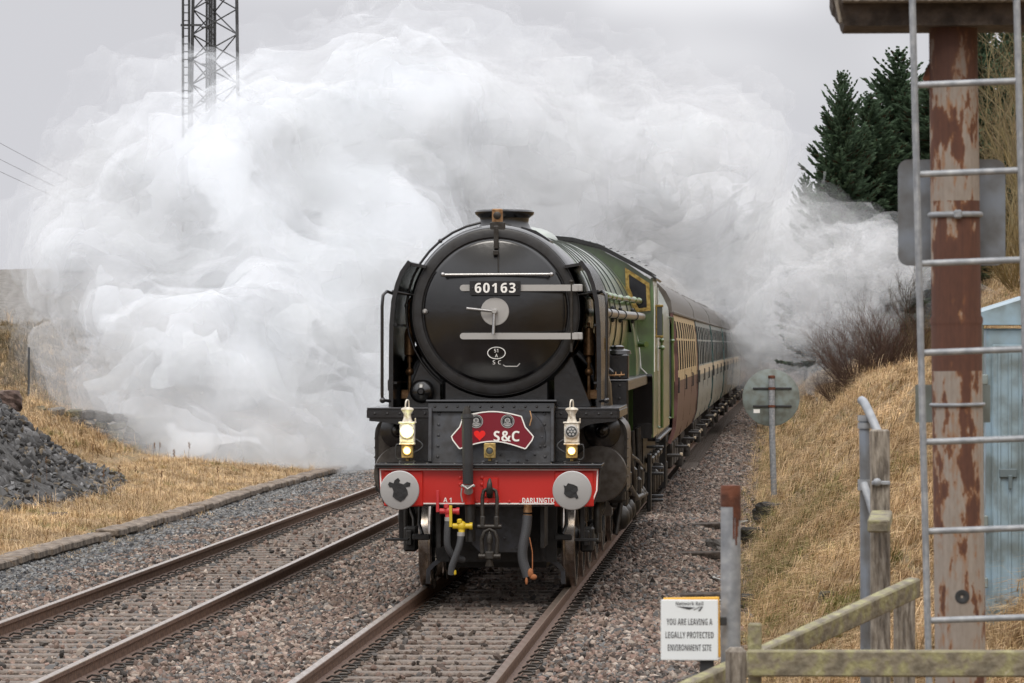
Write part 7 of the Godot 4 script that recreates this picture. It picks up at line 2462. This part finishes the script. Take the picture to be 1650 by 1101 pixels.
const EDGE_HAZE := [[Vector3(-17.14, 3.78, -104.0), Vector3(0.77, 0.77, 0.54)], [Vector3(-16.73, 6.31, -106.0), Vector3(0.79, 0.79, 0.79)], [Vector3(-12.67, 2.29, -95.0), Vector3(1.42, 1.42, 0.85)], [Vector3(-11.81, 1.43, -95.0), Vector3(1.18, 1.18, 0.71)], [Vector3(-13.39, 1.96, -94.0), Vector3(0.93, 0.93, 0.56)], [Vector3(-10.20, 1.15, -96.0), Vector3(1.31, 1.18, 0.79)], [Vector3(-13.96, 6.77, -103.0), Vector3(0.77, 0.77, 0.77)], [Vector3(-12.93, 7.67, -104.0), Vector3(0.77, 0.77, 0.77)], [Vector3(-11.74, 8.15, -105.0), Vector3(0.91, 0.91, 0.91)], [Vector3(-10.38, 8.79, -106.0), Vector3(0.92, 0.92, 0.92)], [Vector3(-9.14, 9.43, -107.0), Vector3(0.80, 0.80, 0.80)], [Vector3(-7.87, 9.42, -108.0), Vector3(0.87, 0.87, 0.87)], [Vector3(-6.44, 9.25, -109.0), Vector3(0.88, 0.88, 0.88)], [Vector3(-4.97, 9.08, -110.0), Vector3(0.89, 0.89, 0.89)], [Vector3(-3.45, 8.85, -110.0), Vector3(0.82, 0.82, 0.82)], [Vector3(-2.11, 8.75, -111.0), Vector3(0.83, 0.83, 0.83)], [Vector3(-0.89, 8.18, -112.0), Vector3(0.76, 0.76, 0.76)], [Vector3(-15.39, 6.34, -103.0), Vector3(0.77, 0.77, 0.77)], [Vector3(-16.26, 5.05, -103.0), Vector3(0.77, 0.77, 0.77)], [Vector3(-14.05, 1.44, -94.0), Vector3(0.58, 0.58, 0.58)], [Vector3(-12.87, 0.53, -94.0), Vector3(0.53, 0.53, 0.53)], [Vector3(-11.03, 0.07, -94.0), Vector3(0.70, 0.42, 0.70)], [Vector3(-9.03, -0.08, -95.0), Vector3(0.83, 0.41, 0.83)]]
const NEST := [[Vector3(0.52, 3.07, -190.0), Vector3(0.99, 0.99, 1.49)], [Vector3(0.89, 4.51, -190.0), Vector3(1.18, 1.18, 1.77)], [Vector3(1.42, 5.84, -126.0), Vector3(1.17, 1.17, 1.17)], [Vector3(2.67, 5.45, -124.0), Vector3(0.95, 0.95, 0.95)], [Vector3(0.56, 6.52, -128.0), Vector3(0.95, 0.95, 1.33)], [Vector3(3.36, 4.96, -121.0), Vector3(0.75, 0.75, 0.75)], [Vector3(-0.05, 7.18, -118.0), Vector3(0.88, 0.88, 1.05)]]
const HAZE_DRIFT := [[Vector3(-2.02, 5.75, -150.0), Vector3(2.79, 2.79, 4.19)], [Vector3(0.78, 4.69, -135.0), Vector3(2.01, 2.01, 3.22)], [Vector3(2.38, 4.48, -122.0), Vector3(1.21, 1.21, 1.21)], [Vector3(0.23, 3.03, -140.0), Vector3(1.22, 1.22, 2.43)]]

func _ready() -> void:
	rng.seed = 20240
	gn.seed = 11; gn.frequency = 1.0; gn.fractal_octaves = 3; gn.noise_type = FastNoiseLite.TYPE_SIMPLEX_SMOOTH
	camera_and_light()
	make_textures()
	make_materials()
	var t0 := Time.get_ticks_msec()
	build_ground()
	build_hills()
	build_track(0.0, "railway track that the train runs on", 330.0)
	build_track(-3.44, "empty railway track left of the train", 110.0)
	build_kerb()
	build_ballast()
	print("ground ", Time.get_ticks_msec() - t0); t0 = Time.get_ticks_msec()
	build_grass()
	build_rubble()
	print("grass ", Time.get_ticks_msec() - t0); t0 = Time.get_ticks_msec()
	build_train()
	print("train ", Time.get_ticks_msec() - t0); t0 = Time.get_ticks_msec()
	build_platform_end()
	build_trees()
	build_mast()
	print("things ", Time.get_ticks_msec() - t0); t0 = Time.get_ticks_msec()
	build_steam()
	print("steam ", Time.get_ticks_msec() - t0)
